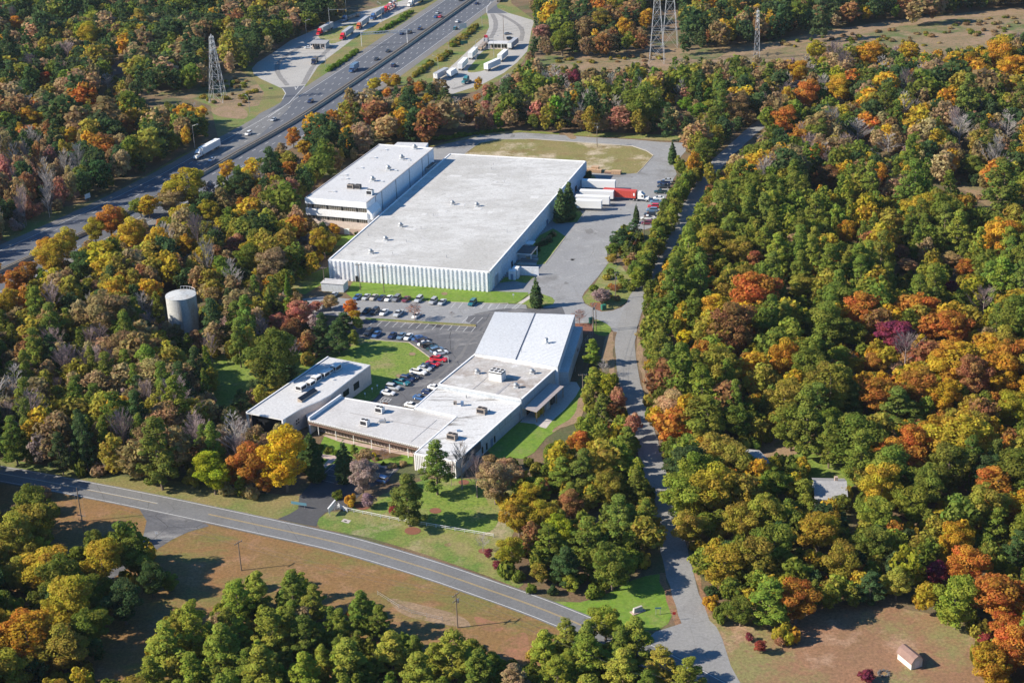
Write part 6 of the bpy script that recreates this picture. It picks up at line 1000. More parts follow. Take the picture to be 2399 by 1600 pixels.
MAN = [ # crown centre x, y, radius in overview pixels, kind, colour, height/width or None
 (650,1040,60,'b','yellow',1.35),(566,1055,46,'b','orange',1.35),(487,1072,52,'b','yellow_green',1.1),(530,1085,24,'b','golden',1.2),(450,1085,26,'b','olive',1.1),(610,1100,26,'b','orange',1.2),(712,1040,30,'c','dark_green',1.7),(727,1075,22,'c','dark_green',1.5),(700,1012,16,'b','crimson',.9),(690,1030,14,'s','russet',.9),
 (790,1062,24,'c','dark_green',2.2),(812,1030,13,'p','green',1.2),(830,1085,36,'b','mauve',1.3),(835,1050,24,'b','tan',1.1),(803,1142,18,'s','golden',.95),(844,1145,20,'b','mauve',.9),(775,1130,14,'s','green',.9),
 (935,1135,50,'p','pine_green',1.35),(1000,1060,42,'p','pine_green',1.65),(905,1165,18,'b','red',.8),(1093,1085,24,'g','mauve',2.2),(1058,1060,26,'g','grey',2.2),(1135,1095,46,'b','tan',1.25),(1172,1075,36,'b','tan',1.0),(1120,1060,22,'b','brown',1.2),(1108,1240,15,'g','grey',1.6),(1122,1268,11,'b','crimson',1.3),(1140,1295,13,'b','crimson',.9),(1035,1085,14,'g','mauve',2),
 (1214,1055,14,'s','green',.95),(845,1037,6,'s','yellow',.9),(858,1042,6,'s','yellow',.9),(866,1052,5,'s','green',.8),(880,1040,14,'g','russet',1.0),(755,1030,12,'s','green',.7),(768,1035,10,'s','bright_green',.6),(735,1022,10,'s','green',.8),(900,1065,12,'s','tan',.7),(880,1062,7,'s','green',.7),(925,1060,10,'s','tan',.8),
 (1360,802,27,'p','light_green',1.25),(1362,868,26,'p','light_green',1.4),(1398,880,24,'b','olive_yellow',1.35),(1421,908,20,'b','salmon',1.5),(1452,972,22,'b','salmon',1.6),(1410,940,22,'b','russet',1.3),(1385,840,14,'g','grey',1.5),(1352,905,22,'b','olive',1.3),(1382,930,26,'p','green',1.5),
 (1288,472,20,'c','dark_green',2.1),(1306,462,20,'c','dark_green',2.4),(1231,674,16,'c','dark_green',2.25),(1461,492,9,'c','dark_green',2.6),(660,663,9,'c','bright_green',3.6),(1544,352,12,'c','dark_green',2.3),(1594,375,22,'b','golden',1.75),(1618,345,28,'b','green',1.4),(1602,400,16,'b','olive_yellow',1.1),
 (1425,545,26,'b','dark_green',1.1),(1408,570,18,'b','green',1.1),(1440,570,20,'p','pine_green',1.2),(1405,592,14,'b','olive',1.0),(1455,520,18,'p','dark_green',1.3),(1440,600,12,'b','olive',1.0),(1470,565,13,'b','green',1.0),(1455,590,14,'b','tan',1.0),(1425,635,10,'s','light_green',.9),(1450,620,14,'p','green',1.2),(1468,605,14,'p','pine_green',1.2),(1412,660,12,'b','russet',.8),(1437,650,12,'b','green',1.0),(1380,676,25,'b','mauve',.75),(1330,725,20,'g','pink',.95),(951,712,22,'g','pink',.95),(1037,720,6,'g','olive',1.2),(1405,655,9,'b','orange',.8),
 (803,700,20,'b','fiery',1.1),(815,722,17,'b','golden',1.0),(822,740,14,'b','light_green',1.2),(690,713,36,'b','salmon',1.15),(640,738,30,'b','salmon',1.0),(672,752,28,'b','russet',1.2),(757,690,24,'b','tan',.8),(725,700,16,'b','salmon',.8),(775,765,38,'p','dark_green',1.1),(738,745,28,'p','dark_green',1.3),(790,735,24,'p','dark_green',1.1),(812,770,16,'p','green',1.2),(735,790,22,'p','dark_green',1.1),
 (625,812,60,'b','green',1.45),(640,880,32,'p','olive',1.1),(600,860,34,'p','dark_green',1.3),(552,915,26,'p','dark_green',1.2),(660,840,26,'p','dark_green',1.3),
 (742,545,32,'b','olive_yellow',1.25),(768,520,14,'b','golden',1.1),(715,545,20,'b','mauve',1.1),(474,592,24,'g','grey',2.2),(665,383,21,'b','orange',.95),(825,270,14,'b','golden',1.4),(795,247,15,'b','fiery',1.4),(697,335,20,'b','golden',1.0),(672,310,20,'b','orange',1.3),(905,185,18,'b','golden',1.0),(888,212,12,'b','orange',1.2),(885,178,14,'b','golden',.9),(858,190,18,'b','olive_yellow',1.0),(1097,190,11,'b','golden',1.8),(1116,240,14,'b','pink',1.0),(1072,240,15,'b','salmon',1.1),(1096,222,10,'b','orange',1.2),(1320,175,16,'b','crimson',1.35),(990,205,18,'p','dark_green',1.1),(960,200,16,'b','orange',1.1),(980,225,14,'b','golden',1.0),(1020,212,15,'p','dark_green',1.0),
 (1432,215,14,'g','grey',2.8),(1470,210,15,'g','grey',2.8),(1505,240,16,'g','grey',2.2),(1415,200,12,'g','grey',2.6),(1538,225,15,'b','olive_yellow',1.0),(1600,250,22,'b','bright_green',.9),(1625,240,18,'b','light_green',.9),(1575,235,18,'b','bright_green',1.0),
 (1433,58,20,'b','golden',1.4),(1245,70,22,'b','pink',1.0),(1290,85,28,'b','green',1.3),(1345,60,26,'b','brown',1.2),(1380,40,30,'b','olive',1.0),(1485,40,20,'b','golden',1.3),(1226,100,14,'p','dark_green',1.5),
 (2060,765,46,'b','crimson',1.0),(2080,800,34,'g','mauve',1.2),(2190,745,52,'b','orange',1.0),(1944,530,27,'b','golden',1.35),(1735,592,24,'b','russet',1.15),(1570,770,25,'b','yellow',.9),(1630,645,20,'b','orange',.7),(1735,880,22,'b','fiery',1.3),(1800,815,44,'b','golden',1.3),(1710,755,34,'b','orange',1.1),(1690,770,30,'b','golden',1.2),(1965,835,24,'b','golden',1.1),(2010,830,28,'b','orange',1.1),(2115,880,46,'b','orange',1.25),(2170,900,40,'b','golden',1.3),(2300,850,56,'b','golden',1.15),(2320,930,44,'b','olive_yellow',1.2),(2000,970,18,'b','orange',.8),(2260,690,30,'g','mauve',1.2),(2185,655,18,'b','crimson',.9),(2180,590,30,'b','tan',.6),(2070,575,20,'b','salmon',.9),(2085,605,28,'b','tan',.6),(2215,610,26,'b','orange',1.0),(1900,400,34,'b','russet',.9),(2062,470,16,'b','yellow',1.2),(1980,425,14,'b','red',1.0),(2030,440,10,'b','red',1.0),(1880,405,20,'b','russet',1.0),
 (1620,955,62,'b','light_green',1.05),(1690,960,46,'b','green',1.1),(1640,545,50,'b','olive',1.0),(1700,570,40,'b','olive',1.0),(1840,650,40,'b','olive',.9),(1900,735,60,'b','green',1.0),(1960,760,38,'b','green',1.0),(2060,930,55,'p','pine_green',1.0),(1960,930,36,'p','pine_green',1.2),
 (1852,1152,24,'b','olive',1.1),(1935,1150,22,'b','green',1.1),(1780,1100,40,'b','green',1.2),(1640,1110,62,'b','olive_yellow',1.15),(1580,1200,44,'b','olive',1.2),(1700,1190,50,'b','olive',1.1),(1880,1210,58,'b','olive_yellow',1.05),(1740,1270,56,'b','olive',1.2),(1660,1290,50,'b','olive_yellow',1.1),(1930,1280,52,'b','olive',1.1),(2010,1240,46,'b','green',1.1),(1770,1370,56,'p','green',1.15),(1700,1395,40,'b','green',1.0),(2100,1150,50,'b','light_green',1.1),(2190,1230,40,'b','golden',1.3),(2220,1290,52,'b','orange',1.1),(2290,1360,74,'b','orange',1.0),(2150,1310,34,'b','crimson',1.0),(2330,1480,56,'b','orange',1.2),(2280,1520,50,'b','golden',1.2),(2310,1430,44,'b','fiery',1.0),(1745,1480,17,'b','red',1.1),(1790,1470,13,'b','salmon',1.1),(1720,1460,12,'b','crimson',.9),(1990,1548,22,'b','crimson',.8),(2260,1460,20,'b','red',.8),(2290,1200,40,'p','green',1.3),(2340,1250,40,'p','dark_green',1.3),(2060,1330,40,'b','olive',1.1),(2000,1340,36,'p','dark_green',1.2),
 (1240,1180,38,'b','olive_yellow',1.3),(1290,1215,40,'b','yellow_green',1.2),(1395,1110,40,'b','olive',1.25),(1330,1010,26,'b','orange',1.2),(1190,1180,40,'b','golden',1.35),(1172,1260,34,'b','olive_yellow',1.4),(1210,1130,30,'b','olive_yellow',1.2),(1310,1150,34,'b','russet',1.1),(1300,1290,42,'p','dark_green',1.2),(1260,1240,44,'p','green',1.3),(1350,1230,50,'p','green',1.3),(1420,1180,48,'p','pine_green',1.35),(1340,1070,44,'p','pine_green',1.3),(1420,1050,46,'p','light_green',1.3),(1290,1080,38,'p','green',1.2),(1460,1110,34,'p','green',1.4),(1240,1310,26,'b','olive',1.0),(1310,1335,22,'b','light_green',1.0),(1190,1315,18,'s','green',1.0),(1220,1345,15,'s','green',1.0),(1270,1350,14,'s','dark_green',1.0),(1440,1010,34,'p','green',1.3),
 (85,1190,52,'b','olive',1.2),(30,1220,60,'b','olive',1.1),(45,1310,44,'b','olive',1.2),(310,1270,48,'b','green',1.2),(230,1280,60,'b','olive_yellow',1.15),(150,1370,66,'b','olive_yellow',1.15),(60,1460,74,'b','golden',1.1),(140,1480,62,'b','olive',1.1),(200,1430,56,'b','green',1.1),(345,1320,40,'b','dark_green',1.2),(280,1370,50,'b','dark_green',1.2),(20,1530,60,'b','olive',1.1),(385,1330,26,'b','green',1.1),
 (590,1345,34,'p','light_green',1.5),(545,1370,40,'p','light_green',1.5),(670,1350,44,'p','green',1.4),(720,1375,36,'p','green',1.4),(440,1430,54,'p','light_green',1.35),(380,1470,50,'p','light_green',1.35),(510,1480,56,'p','light_green',1.3),(620,1440,50,'p','light_green',1.35),(700,1450,44,'p','pine_green',1.3),(780,1430,34,'p','green',1.5),(830,1395,42,'p','pine_green',1.4),(870,1420,34,'p','green',1.4),(900,1490,48,'p','light_green',1.3),(1040,1490,56,'p','light_green',1.25),(800,1510,50,'p','light_green',1.3),(600,1530,56,'p','light_green',1.3),(700,1540,50,'p','light_green',1.3),(440,1540,50,'p','light_green',1.3),(345,1545,44,'p','light_green',1.3),(960,1540,50,'p','light_green',1.3),(1100,1530,46,'p','green',1.3),(1390,1420,40,'b','light_green',1.2),(1300,1450,34,'p','light_green',1.4),(1250,1480,40,'p','light_green',1.3),(1460,1460,48,'p','green',1.3),(1350,1500,50,'p','light_green',1.3),(1430,1530,52,'p','olive',1.2),(1520,1520,44,'p','olive',1.2),(1580,1545,44,'p','light_green',1.2),(1280,1540,46,'p','light_green',1.2),(1180,1555,40,'p','tan',1.2),(802,1410,10,'b','orange',1.6),
 (215,520,30,'b','olive_yellow',1.1),(340,468,26,'b','golden',1.1),(385,445,26,'b','olive',1.1),(150,548,34,'b','olive_yellow',1.1),(108,570,34,'b','golden',1.1),(275,495,26,'b','olive',1.1),(60,625,34,'b','orange',1.0),(100,180,20,'b','fiery',1.0),(70,265,30,'b','golden',1.1),(165,310,22,'b','golden',1.2),(150,365,14,'b','orange',1.3),(295,285,18,'b','orange',1.2),(250,235,16,'b','russet',1.0),(245,185,22,'g','grey',.9),(205,75,30,'b','olive_yellow',1.2),(40,50,20,'b','golden',1.0),(15,690,34,'b','golden',1.2),(30,640,30,'b','orange',1.0),(120,580,44,'b','olive_yellow',1.1),(250,500,40,'b','orange',1.0),(430,420,46,'b','olive_yellow',1.1),(485,480,30,'b','olive_yellow',1.1),(320,470,24,'b','green',1.0),(560,420,34,'b','dark_green',1.2),(520,385,22,'b','golden',1.1),(395,455,30,'b','tan',1.0),(300,530,40,'b','olive_yellow',1.1),(190,600,36,'b','dark_green',1.1),(430,560,26,'b','golden',1.4),(540,560,26,'b','pink',1.2),(565,590,34,'b','green',1.2),(620,600,40,'b','tan',1.1),(408,757,15,'b','brown',1.3),(385,752,18,'b','tan',1.2),(450,770,17,'b','tan',1.2),(430,778,14,'p','green',1.4),(392,728,8,'b','russet',1.4),
 (1835,160,30,'b','golden',1.1),(1930,195,34,'b','golden',1.1),(1850,210,36,'b','orange',1.2),(1995,120,34,'b','golden',1.0),(2090,115,26,'b','golden',1.0),(1875,110,26,'b','olive_yellow',1.0),(2205,295,32,'g','grey',1.1),(2315,290,28,'g','grey',1.2),(2240,380,30,'b','green',1.1),(1970,300,30,'g','grey',1.0),(2040,330,30,'g','grey',1.0),(2300,120,40,'b','golden',1.2),(2330,150,34,'b','golden',1.1),(1800,270,34,'b','orange',1.1),(1740,165,14,'b','fiery',1.4),(1690,240,34,'b','brown',1.2),
]
for fx, fy, rF, k, c, asp in MAN:
    if len((fx, fy)) and k: x, y, r, h = at_px(fx, fy, rF, k, asp); add_tree(k, c, x, y, r, h, True)
for x, y in ((1150,545),(1080,612),(1040,645),(975,662)): p = G('f', x, y+30); add_tree('s', 'tan', p[0], p[1], 1.15, 2.4, True)
for x, y in ((1110,560),(860,760),(930,720),(1000,700),(1080,660),(860,830)): p = G('f', x, y+30); add_tree('s', 'dark_green', p[0], p[1], 1.3, 2.2, True)
for v, x, y, r in (('e',890,1480,1.3),('b',690,570,.9),('b',790,590,.9),('b',460,510,.9),('h',760,320,2.6)): p = G(v, x, y); add_tree('s', 'russet' if v == 'b' else 'dark_green', p[0], p[1], r, r*1.6, True)
HL_ = np.array([(1606,365),(1585,405),(1556,447),(1516,530),(1490,590),(1466,640)], float)
for k in range(64):                                            # the hedge between yard and side road
    t = (k % 32)/31*(len(HL_)-1); i = min(int(t), len(HL_)-2); f = HL_[i]+(HL_[i+1]-HL_[i])*(t-i)+((-5, 0), (6, 3))[k//32]; x, y = gp((f[0]*1.02042, f[1]*1.02042), 4); add_tree('p' if k % 4 == 1 else 'b', ['light_green','green','pine_green','light_green'][TR.integers(0, 4)], x+TR.normal(0, .7), y+TR.normal(0, .7), TR.uniform(2.3, 3.4), TR.uniform(7, 9.5), True)
HB = [((640,985),(735,975)),((735,975),(850,955)),((850,955),(1100,922))]
for (x0, y0), (x1, y1) in HB:
    for t in np.linspace(0, 1, 7): p = G('TM', x0+(x1-x0)*t, y0+(y1-y0)*t-16); add_tree('s', 'bright_green', p[0], p[1], TR.uniform(1.2, 1.9), TR.uniform(1.5, 2.6), True)
for pts, n in ((((k_ := 'k'), 1230,990,1620,720), 22), (('k',1900,470,2200,300), 14), (('k',2200,300,2349,190), 8)):
    v, x0, y0, x1, y1 = pts
    for t in np.linspace(0, 1, n): p = G(v, x0+(x1-x0)*t, y0+(y1-y0)*t); add_tree('s', 'bright_green', p[0]+TR.normal(0, .5), p[1]+TR.normal(0, .5), TR.uniform(1.5, 2.4), TR.uniform(1.6, 2.6), True)
for x0, y0, x1, y1, n in ((640,720,1020,430,22),(60,1180,300,1020,12),(300,1000,600,830,12)):
    for t in np.linspace(0, 1, n): p = G('j', x0+(x1-x0)*t, y0+(y1-y0)*t); add_tree('s', 'olive' if TR.random() < .6 else 'green', p[0]+TR.normal(0, 1), p[1]+TR.normal(0, 1), TR.uniform(1.6, 2.8), TR.uniform(1.8, 3.4), True)
# what the photo shows as open (overview pixels): no wood may cover it
OPEN = [[(0,570),(60,535),(90,500),(200,470),(217,462),(270,443),(410,360),(493,320),(520,298),(493,270),(483,250),(450,228),(440,200),(480,190),(553,157),(580,153),(590,135),(650,100),(700,80),(740,60),(800,35),(870,20),(935,0),(935,-40),(1215,-40),(1215,25),(1226,48),(1222,75),(1216,90),(1210,117),(1196,143),(1159,159),(1136,179),(1108,188),(1091,200),(1045,218),(1031,215),(1037,201),(1025,177),(1006,179),(986,174),(950,176),(931,170),(927,160),(868,157),(804,180),(784,203),(734,210),(694,267),(644,287),(620,333),(550,353),(520,393),(443,430),(377,423),(347,450),(300,450),(283,473),(213,493),(190,520),(150,520),(77,552),(82,602),(0,620)],
 [(1231,130),(1267,125),(1484,117),(1568,110),(1728,95),(1951,67),(2135,43),(2351,14),(2400,10),(2400,67),(2351,67),(2285,77),(2265,100),(2118,113),(2095,90),(2051,95),(1968,92),(1901,100),(1868,98),(1835,130),(1751,130),(1728,117),(1641,133),(1568,127),(1518,130),(1418,150),(1351,152),(1317,145),(1251,147)],
 [(701,455),(712,494),(730,497),(776,509),(782,536),(778,554),(753,599),(742,629),(720,651),(738,670),(809,673),(821,705),(839,731),(839,745),(837,759),(837,780),(777,798),(740,815),(783,822),(753,822),(696,858),(662,885),(566,949),(569,970),(592,967),(667,967),(684,990),(705,996),(725,1000),(740,1005),(737,1040),(772,1058),(782,1025),(817,1030),(862,1063),(910,1078),(892,1093),(902,1088),(960,1075),(957,1045),(977,1028),(1030,1048),(1050,1063),(1090,1030),(1170,1045),(1197,1047),(1220,1042),(1247,1005),(1289,978),(1314,972),(1334,946),(1335,920),(1344,906),(1332,888),(1344,855),(1334,821),(1331,809),(1338,780),(1365,772),(1381,786),(1383,830),(1404,839),(1421,859),(1430,900),(1478,960),(1469,915),(1484,880),(1480,838),(1467,807),(1459,776),(1463,747),(1477,722),(1469,688),(1477,651),(1448,671),(1421,657),(1431,640),(1417,630),(1415,613),(1402,596),(1397,597),(1394,573),(1403,549),(1418,520),(1450,505),(1471,490),(1474,522),(1496,516),(1504,490),(1520,471),(1532,435),(1544,415),(1553,400),(1544,378),(1534,363),(1531,367),(1538,330),(1568,328),(1600,318),(1568,310),(1484,310),(1398,303),(1317,297),(1284,302),(1197,303),(1104,308),(1051,317),(997,333),(984,327),(904,325),(864,333),(784,393)],
 [(0,1052),(77,1066),(187,1087),(277,1097),(434,1116),(520,1134),(547,1156),(654,1156),(700,1139),(715,1110),(767,1060),(777,1068),(782,1115),(787,1140),(810,1155),(877,1155),(880,1180),(927,1190),(940,1220),(962,1205),(977,1155),(1052,1105),(1090,1110),(1102,1155),(1127,1168),(1172,1165),(1152,1238),(1115,1263),(1127,1303),(1152,1315),(1215,1343),(1284,1372),(1331,1386),(1351,1372),(1401,1362),(1468,1319),(1528,1309),(1535,1279),(1585,1299),(1601,1356),(1635,1429),(1708,1429),(1701,1466),(1851,1476),(1855,1406),(1968,1399),(2135,1416),(2235,1459),(2221,1529),(2218,1568),(2218,1640),(1640,1640),(1638,1568),(1635,1513),(1568,1486),(1518,1479),(1494,1443),(1418,1412),(1384,1382),(1344,1406),(1304,1406),(1271,1429),(1204,1472),(1211,1509),(1167,1512),(1134,1479),(1111,1446),(1077,1426),(1001,1446),(977,1463),(904,1423),(894,1382),(867,1366),(817,1366),(744,1373),(737,1339),(700,1312),(650,1302),(614,1322),(567,1306),(554,1319),(494,1346),(487,1406),(400,1382),(333,1446),(327,1512),(233,1546),(240,1486),(300,1379),(410,1329),(363,1279),(347,1206),(317,1179),(213,1212),(187,1229),(150,1246),(143,1259),(127,1212),(140,1169),(110,1116),(67,1112),(20,1156),(0,1179)],
 [(380,674),(420,666),(453,670),(458,728),(386,720)],[(500,825),(560,820),(575,850),(560,890),(548,920),(500,925),(508,870)],[(672,650),(753,616),(753,640),(720,645),(690,670)],
 [(1742,1016),(1867,1021),(1895,1040),(1870,1046),(1750,1036)],[(1885,1062),(1938,1078),(1930,1100),(1875,1100)],[(1884,1113),(1928,1111),(1926,1128),(1888,1130)],[(1952,1145),(1963,1145),(1960,1180),(1950,1180)],[(2135,1101),(2301,1139),(2285,1160),(2202,1129)],[(2061,410),(2130,405),(2201,413),(2311,453),(2274,475),(2231,436),(2141,418)],[(1658,333),(1725,283),(1745,300),(1711,333),(1658,360)],[(1484,970),(1494,980),(1508,1090),(1521,1180),(1543,1290),(1537,1290),(1513,1170),(1497,1070)],[(320,210),(440,200),(452,230),(405,232),(330,225)],[(255,145),(283,145),(283,170),(262,172)],[(165,0),(182,0),(182,33),(166,33)],[(480,85),(493,85),(512,200),(520,235),(482,235)],[(1495,0),(1550,0),(1560,110),(1525,150),(1490,150)]]
OPEN.append([(1492,636),(1549,544),(1596,455),(1641,386),(1688,336),(1691,338),(1645,388),(1600,457),(1553,546),(1496,638)])
OPEN = [np.array(p, float)*1.02042 for p in OPEN]
# palettes of the woods by where they stand in the picture (overview pixels): kind colour weight
def pal(s): return [(a.split(':')[0], a.split(':')[1], float(a.split(':')[2])) for a in s.split()]
ZONES = [('upper left wood', [(-400,-400),(950,-400),(760,60),(560,150),(480,190),(-400,190)], pal('b:dark_green:5 b:green:2.6 b:olive:2 b:brown:2 b:russet:.2 b:tan:1.5 b:golden:.4 b:pink:.12 g:mauve:.3 p:dark_green:2')),
 ('tall pale wood at left edge', [(-400,360),(170,360),(190,470),(60,540),(-400,640)], pal('b:tan:2.4 b:pink:1.6 b:russet:1.6 g:grey:2 g:mauve:2 b:brown:1.5 b:dark_green:.8')),
 ('wood left of the highway', [(-400,150),(540,150),(540,330),(100,530),(-400,700)], pal('b:dark_green:4 b:green:1.8 b:golden:1 b:orange:.7 b:russet:.7 b:brown:2 b:olive:1.6 b:tan:1.4 g:grey:.5 p:dark_green:1.6')),
 ('orange wood by the highway', [(620,420),(560,350),(830,150),(960,150),(1010,340),(800,420),(720,470)], pal('b:dark_green:2.4 b:green:1 b:orange:.9 b:fiery:.15 b:golden:.9 b:russet:.9 b:pink:.5 b:brown:1.6 b:olive:1.8 b:tan:1 p:dark_green:2.4')),
 ('wood between highway and warehouse', [(-400,420),(720,240),(780,470),(770,640),(560,690),(-400,720)], pal('b:olive_yellow:3 b:olive:2.6 b:golden:1 b:orange:.5 b:dark_green:1.8 b:green:2 b:tan:1.6 b:brown:1.2 b:russet:.4 b:pink:.3 g:grey:.7 g:mauve:.5')),
 ('wood around the water tank', [(-400,640),(760,600),(700,960),(520,1160),(-400,1160)], pal('b:brown:2.6 b:tan:2.6 p:pine_green:2.4 p:green:2.2 p:dark_green:1 b:olive:2.4 b:golden:.3 b:russet:.3 g:mauve:.8 g:grey:.5')),
 ('wood behind the oval lawn', [(930,130),(1650,90),(1660,330),(930,340)], pal('p:dark_green:2.4 p:pine_green:2.2 b:bright_green:.5 b:pink:.5 b:tan:1.4 b:salmon:.3 b:brown:1.2 b:olive:1.6 g:grey:.8 b:crimson:.06 b:golden:.3 b:green:1')),
 ('far wood beyond the scrub corridor', [(1200,-500),(2800,-500),(2800,60),(1600,110),(1200,160)], pal('b:dark_green:3.4 b:green:1.8 b:brown:2 b:golden:.8 b:russet:.5 b:orange:.3 p:dark_green:2.5 b:olive:1 b:tan:.8')),
 ('golden wood at upper right', [(1630,90),(2800,40),(2800,420),(2060,410),(1900,430),(1620,400)], pal('b:golden:1.5 b:olive_yellow:1 b:dark_green:2.2 b:green:1.6 b:brown:1.6 b:tan:1.5 b:orange:.6 g:grey:.7 g:mauve:.6 p:pine_green:1.4 b:olive:1')),
 ('pine wood right of the side road', [(1380,330),(2800,380),(2800,690),(1440,700)], pal('p:pine_green:3 p:green:4 p:light_green:2.6 b:olive:1.6 b:olive_yellow:.8 b:green:2.6 b:light_green:1 b:tan:.3 b:russet:.2 b:golden:.35 b:orange:.2')),
 ('golden wood at far right', [(1900,720),(2060,640),(2800,620),(2800,1120),(2050,1060)], pal('b:golden:2.6 b:orange:1.5 b:olive_yellow:2.2 b:olive:2 b:green:2 b:russet:.8 b:tan:.6 p:pine_green:.7')),
 ('mixed wood at middle right', [(1440,690),(2800,680),(2800,1060),(1490,1060)], pal('b:green:3.4 b:olive:2.2 b:light_green:2 p:pine_green:1.6 p:green:1.8 b:olive_yellow:1.6 b:golden:1.1 b:orange:.5 b:russet:.2 b:tan:.4')),
 ('oak wood at lower right', [(1500,1040),(2800,1040),(2800,2400),(1640,2400),(1600,1440),(1520,1300)], pal('b:olive:2.6 b:olive_yellow:2.4 b:light_green:2 b:green:2.6 b:golden:.8 b:orange:.5 p:green:.6 b:dark_green:.7')),
 ('wood between office and side road', [(1150,820),(1480,820),(1540,1300),(1400,1400),(1150,1330)], pal('p:pine_green:1.6 p:green:2.6 p:light_green:2.4 b:olive:2 b:olive_yellow:1.4 b:green:2 b:light_green:1.2 b:russet:.3')),
 ('near oak grove at lower left', [(-400,1080),(420,1180),(380,2400),(-400,2400)], pal('b:olive:2 b:olive_yellow:2 b:green:2 b:dark_green:1')),
 ('near pine wood', [(-400,1280),(1700,1280),(1700,2400),(-400,2400)], pal('p:light_green:4 p:green:2.4 p:pine_green:1 b:olive:.6 b:tan:.25'))]
ZP = [np.array(z[1], float)*1.02042 for z in ZONES]
def zone_of(P):
    out = np.full(len(P), -1)
    for i in range(len(ZP)-1, -1, -1): out[inside(P, ZP[i])] = i
    return out
def wood(cand, small=False):
    X = np.array([[t['x'], t['y']] for t in TREES]); RR = np.array([t['r'] for t in TREES])
    base = np.zeros((len(cand), 3)); base[:, :2] = cand
    P, dep = proj(base+np.array([0, 0, 8.0])); ok = (dep > 50) & (P[:, 0] > -260) & (P[:, 0] < 2660) & (P[:, 1] > -260) & (P[:, 1] < 1960)
    cand = cand[ok]; dep = dep[ok]; zi = zone_of(P[ok]); ok = zi >= 0
    for poly in NOTREE: ok &= ~inside(cand, poly)
    cand, dep, zi = cand[ok], dep[ok], zi[ok]; n = len(cand); K, Cc, R_, H_ = [], [], np.zeros(n), np.zeros(n)
    for i in range(n):
        z = ZONES[zi[i]]; wts = np.array([q[2] for q in z[2]]); k, c, _ = z[2][TR.choice(len(wts), p=wts/wts.sum())]
        if small == 1: k, r, h = 's', TR.uniform(1.5, 2.8), TR.uniform(2.5, 5.5)
        elif small == 2: k = 'p' if k == 'p' else 'b'; r = TR.uniform(2.0, 3.4); h = r*TR.uniform(1.9, 2.9)+1.5
        else:
            r = {'b': 5.0, 'p': 4.2, 'g': 4.0}[k]*TR.lognormal(0, .27); h = {'b': r*1.55+6.5, 'p': r*2.2+7.5, 'g': r*2+6}[k]*TR.uniform(.82, 1.14)
            if z[0].startswith('tall'): r *= .62; h *= 1.05
            if z[0] in ('oak wood at lower right', 'mixed wood at middle right', 'golden wood at far right', 'near oak grove at lower left'): r *= 1.2; h *= 1.06
        K.append(k); Cc.append(c); R_[i] = r; H_[i] = h
    B = np.stack([cand[:, 0], cand[:, 1], [gz(x, y) for x, y in cand]], 1); C1, _ = proj(B+np.stack([0*H_, 0*H_, H_*.62], 1)); C2, _ = proj(B+np.stack([0*H_, 0*H_, H_], 1))
    man = [t for t in TREES if t['man'] and t['rp'] > 7]; rg = FOC*R_/dep; vr = np.abs(C2[:, 1]-C1[:, 1])*.95+rg*.1; ok = np.ones(n, bool)
    for a in list(np.linspace(0, 6.283, 11)[:-1])+[None, 'top']:
        S = C1 if a is None else C2 if a == 'top' else np.stack([C1[:, 0]+rg*.84*np.cos(a), C1[:, 1]+vr*np.sin(a)], 1)
        for o in OPEN: ok &= ~inside(S, o)
        for t in man:                                          # nor hide a tree picked out in the photo
            ok &= ~((dep < t['dep']-1) & (((S[:, 0]-t['px'])/(t['rp']*.72))**2+((S[:, 1]-t['py']+t['rp']*.15)/(t['rp']*.72))**2 < 1))
    for i in np.where(ok)[0]:
        x, y = cand[i]; dd = np.hypot(X[:, 0]-x, X[:, 1]-y)
        if (dd < (.36 if zi[i] in (13, 15) else .47 if not small else .42)*(RR+R_[i])).any(): continue
        X = np.vstack([X, [[x, y]]]); RR = np.r_[RR, R_[i]]; add_tree(K[i], Cc[i], x, y, R_[i], H_[i])
cand = []
yy = 225.0
while yy < 1240:
    s = 4.4+max(0, yy-380)*.0046; hw = .36*yy+70
    for x in np.arange(-hw, hw, s): cand.append((x+TR.uniform(-.5, .5)*s, yy+TR.uniform(-.5, .5)*s))
    yy += s
cand = np.array(cand); cand = cand[TR.permutation(len(cand))]; wood(cand)
wood(cand+TR.normal(0, 2.5, cand.shape), 2)
cs = cand[cand[:, 1] < 620]; wood(cs+TR.normal(0, 2, cs.shape), 1)
for v, pts, n, cols in (('TR', [(500,330),(1200,230),(2300,110),(2300,230),(1600,330),(1000,330)], 70, ('brown','olive','green','tan')), ('TM', [(1400,420),(2100,380),(2300,420),(1700,460)], 24, ('brown','olive')), ('TL', [(1300,620),(1500,560),(1680,500),(1780,640),(1700,730),(1560,740),(1350,690)], 34, ('olive','green','light_green','brown')), ('TR', [(1500,1235),(1900,1245),(2150,1360),(2100,1410),(1900,1290)], 10, ('brown','tan')), ('l', [(1500,430),(1720,110),(1880,180),(1900,400),(1750,560)], 9, ('olive','tan','green'))):
    q = np.array(pts); k = 0
    while k < n:
        s = np.array([TR.uniform(q[:, 0].min(), q[:, 0].max()), TR.uniform(q[:, 1].min(), q[:, 1].max())])
        if inside(s[None], q)[0]: g_ = G(v, *s); add_tree('s', cols[TR.integers(0, len(cols))], g_[0], g_[1], TR.uniform(.9, 2.2), TR.uniform(.9, 2.2)); k += 1
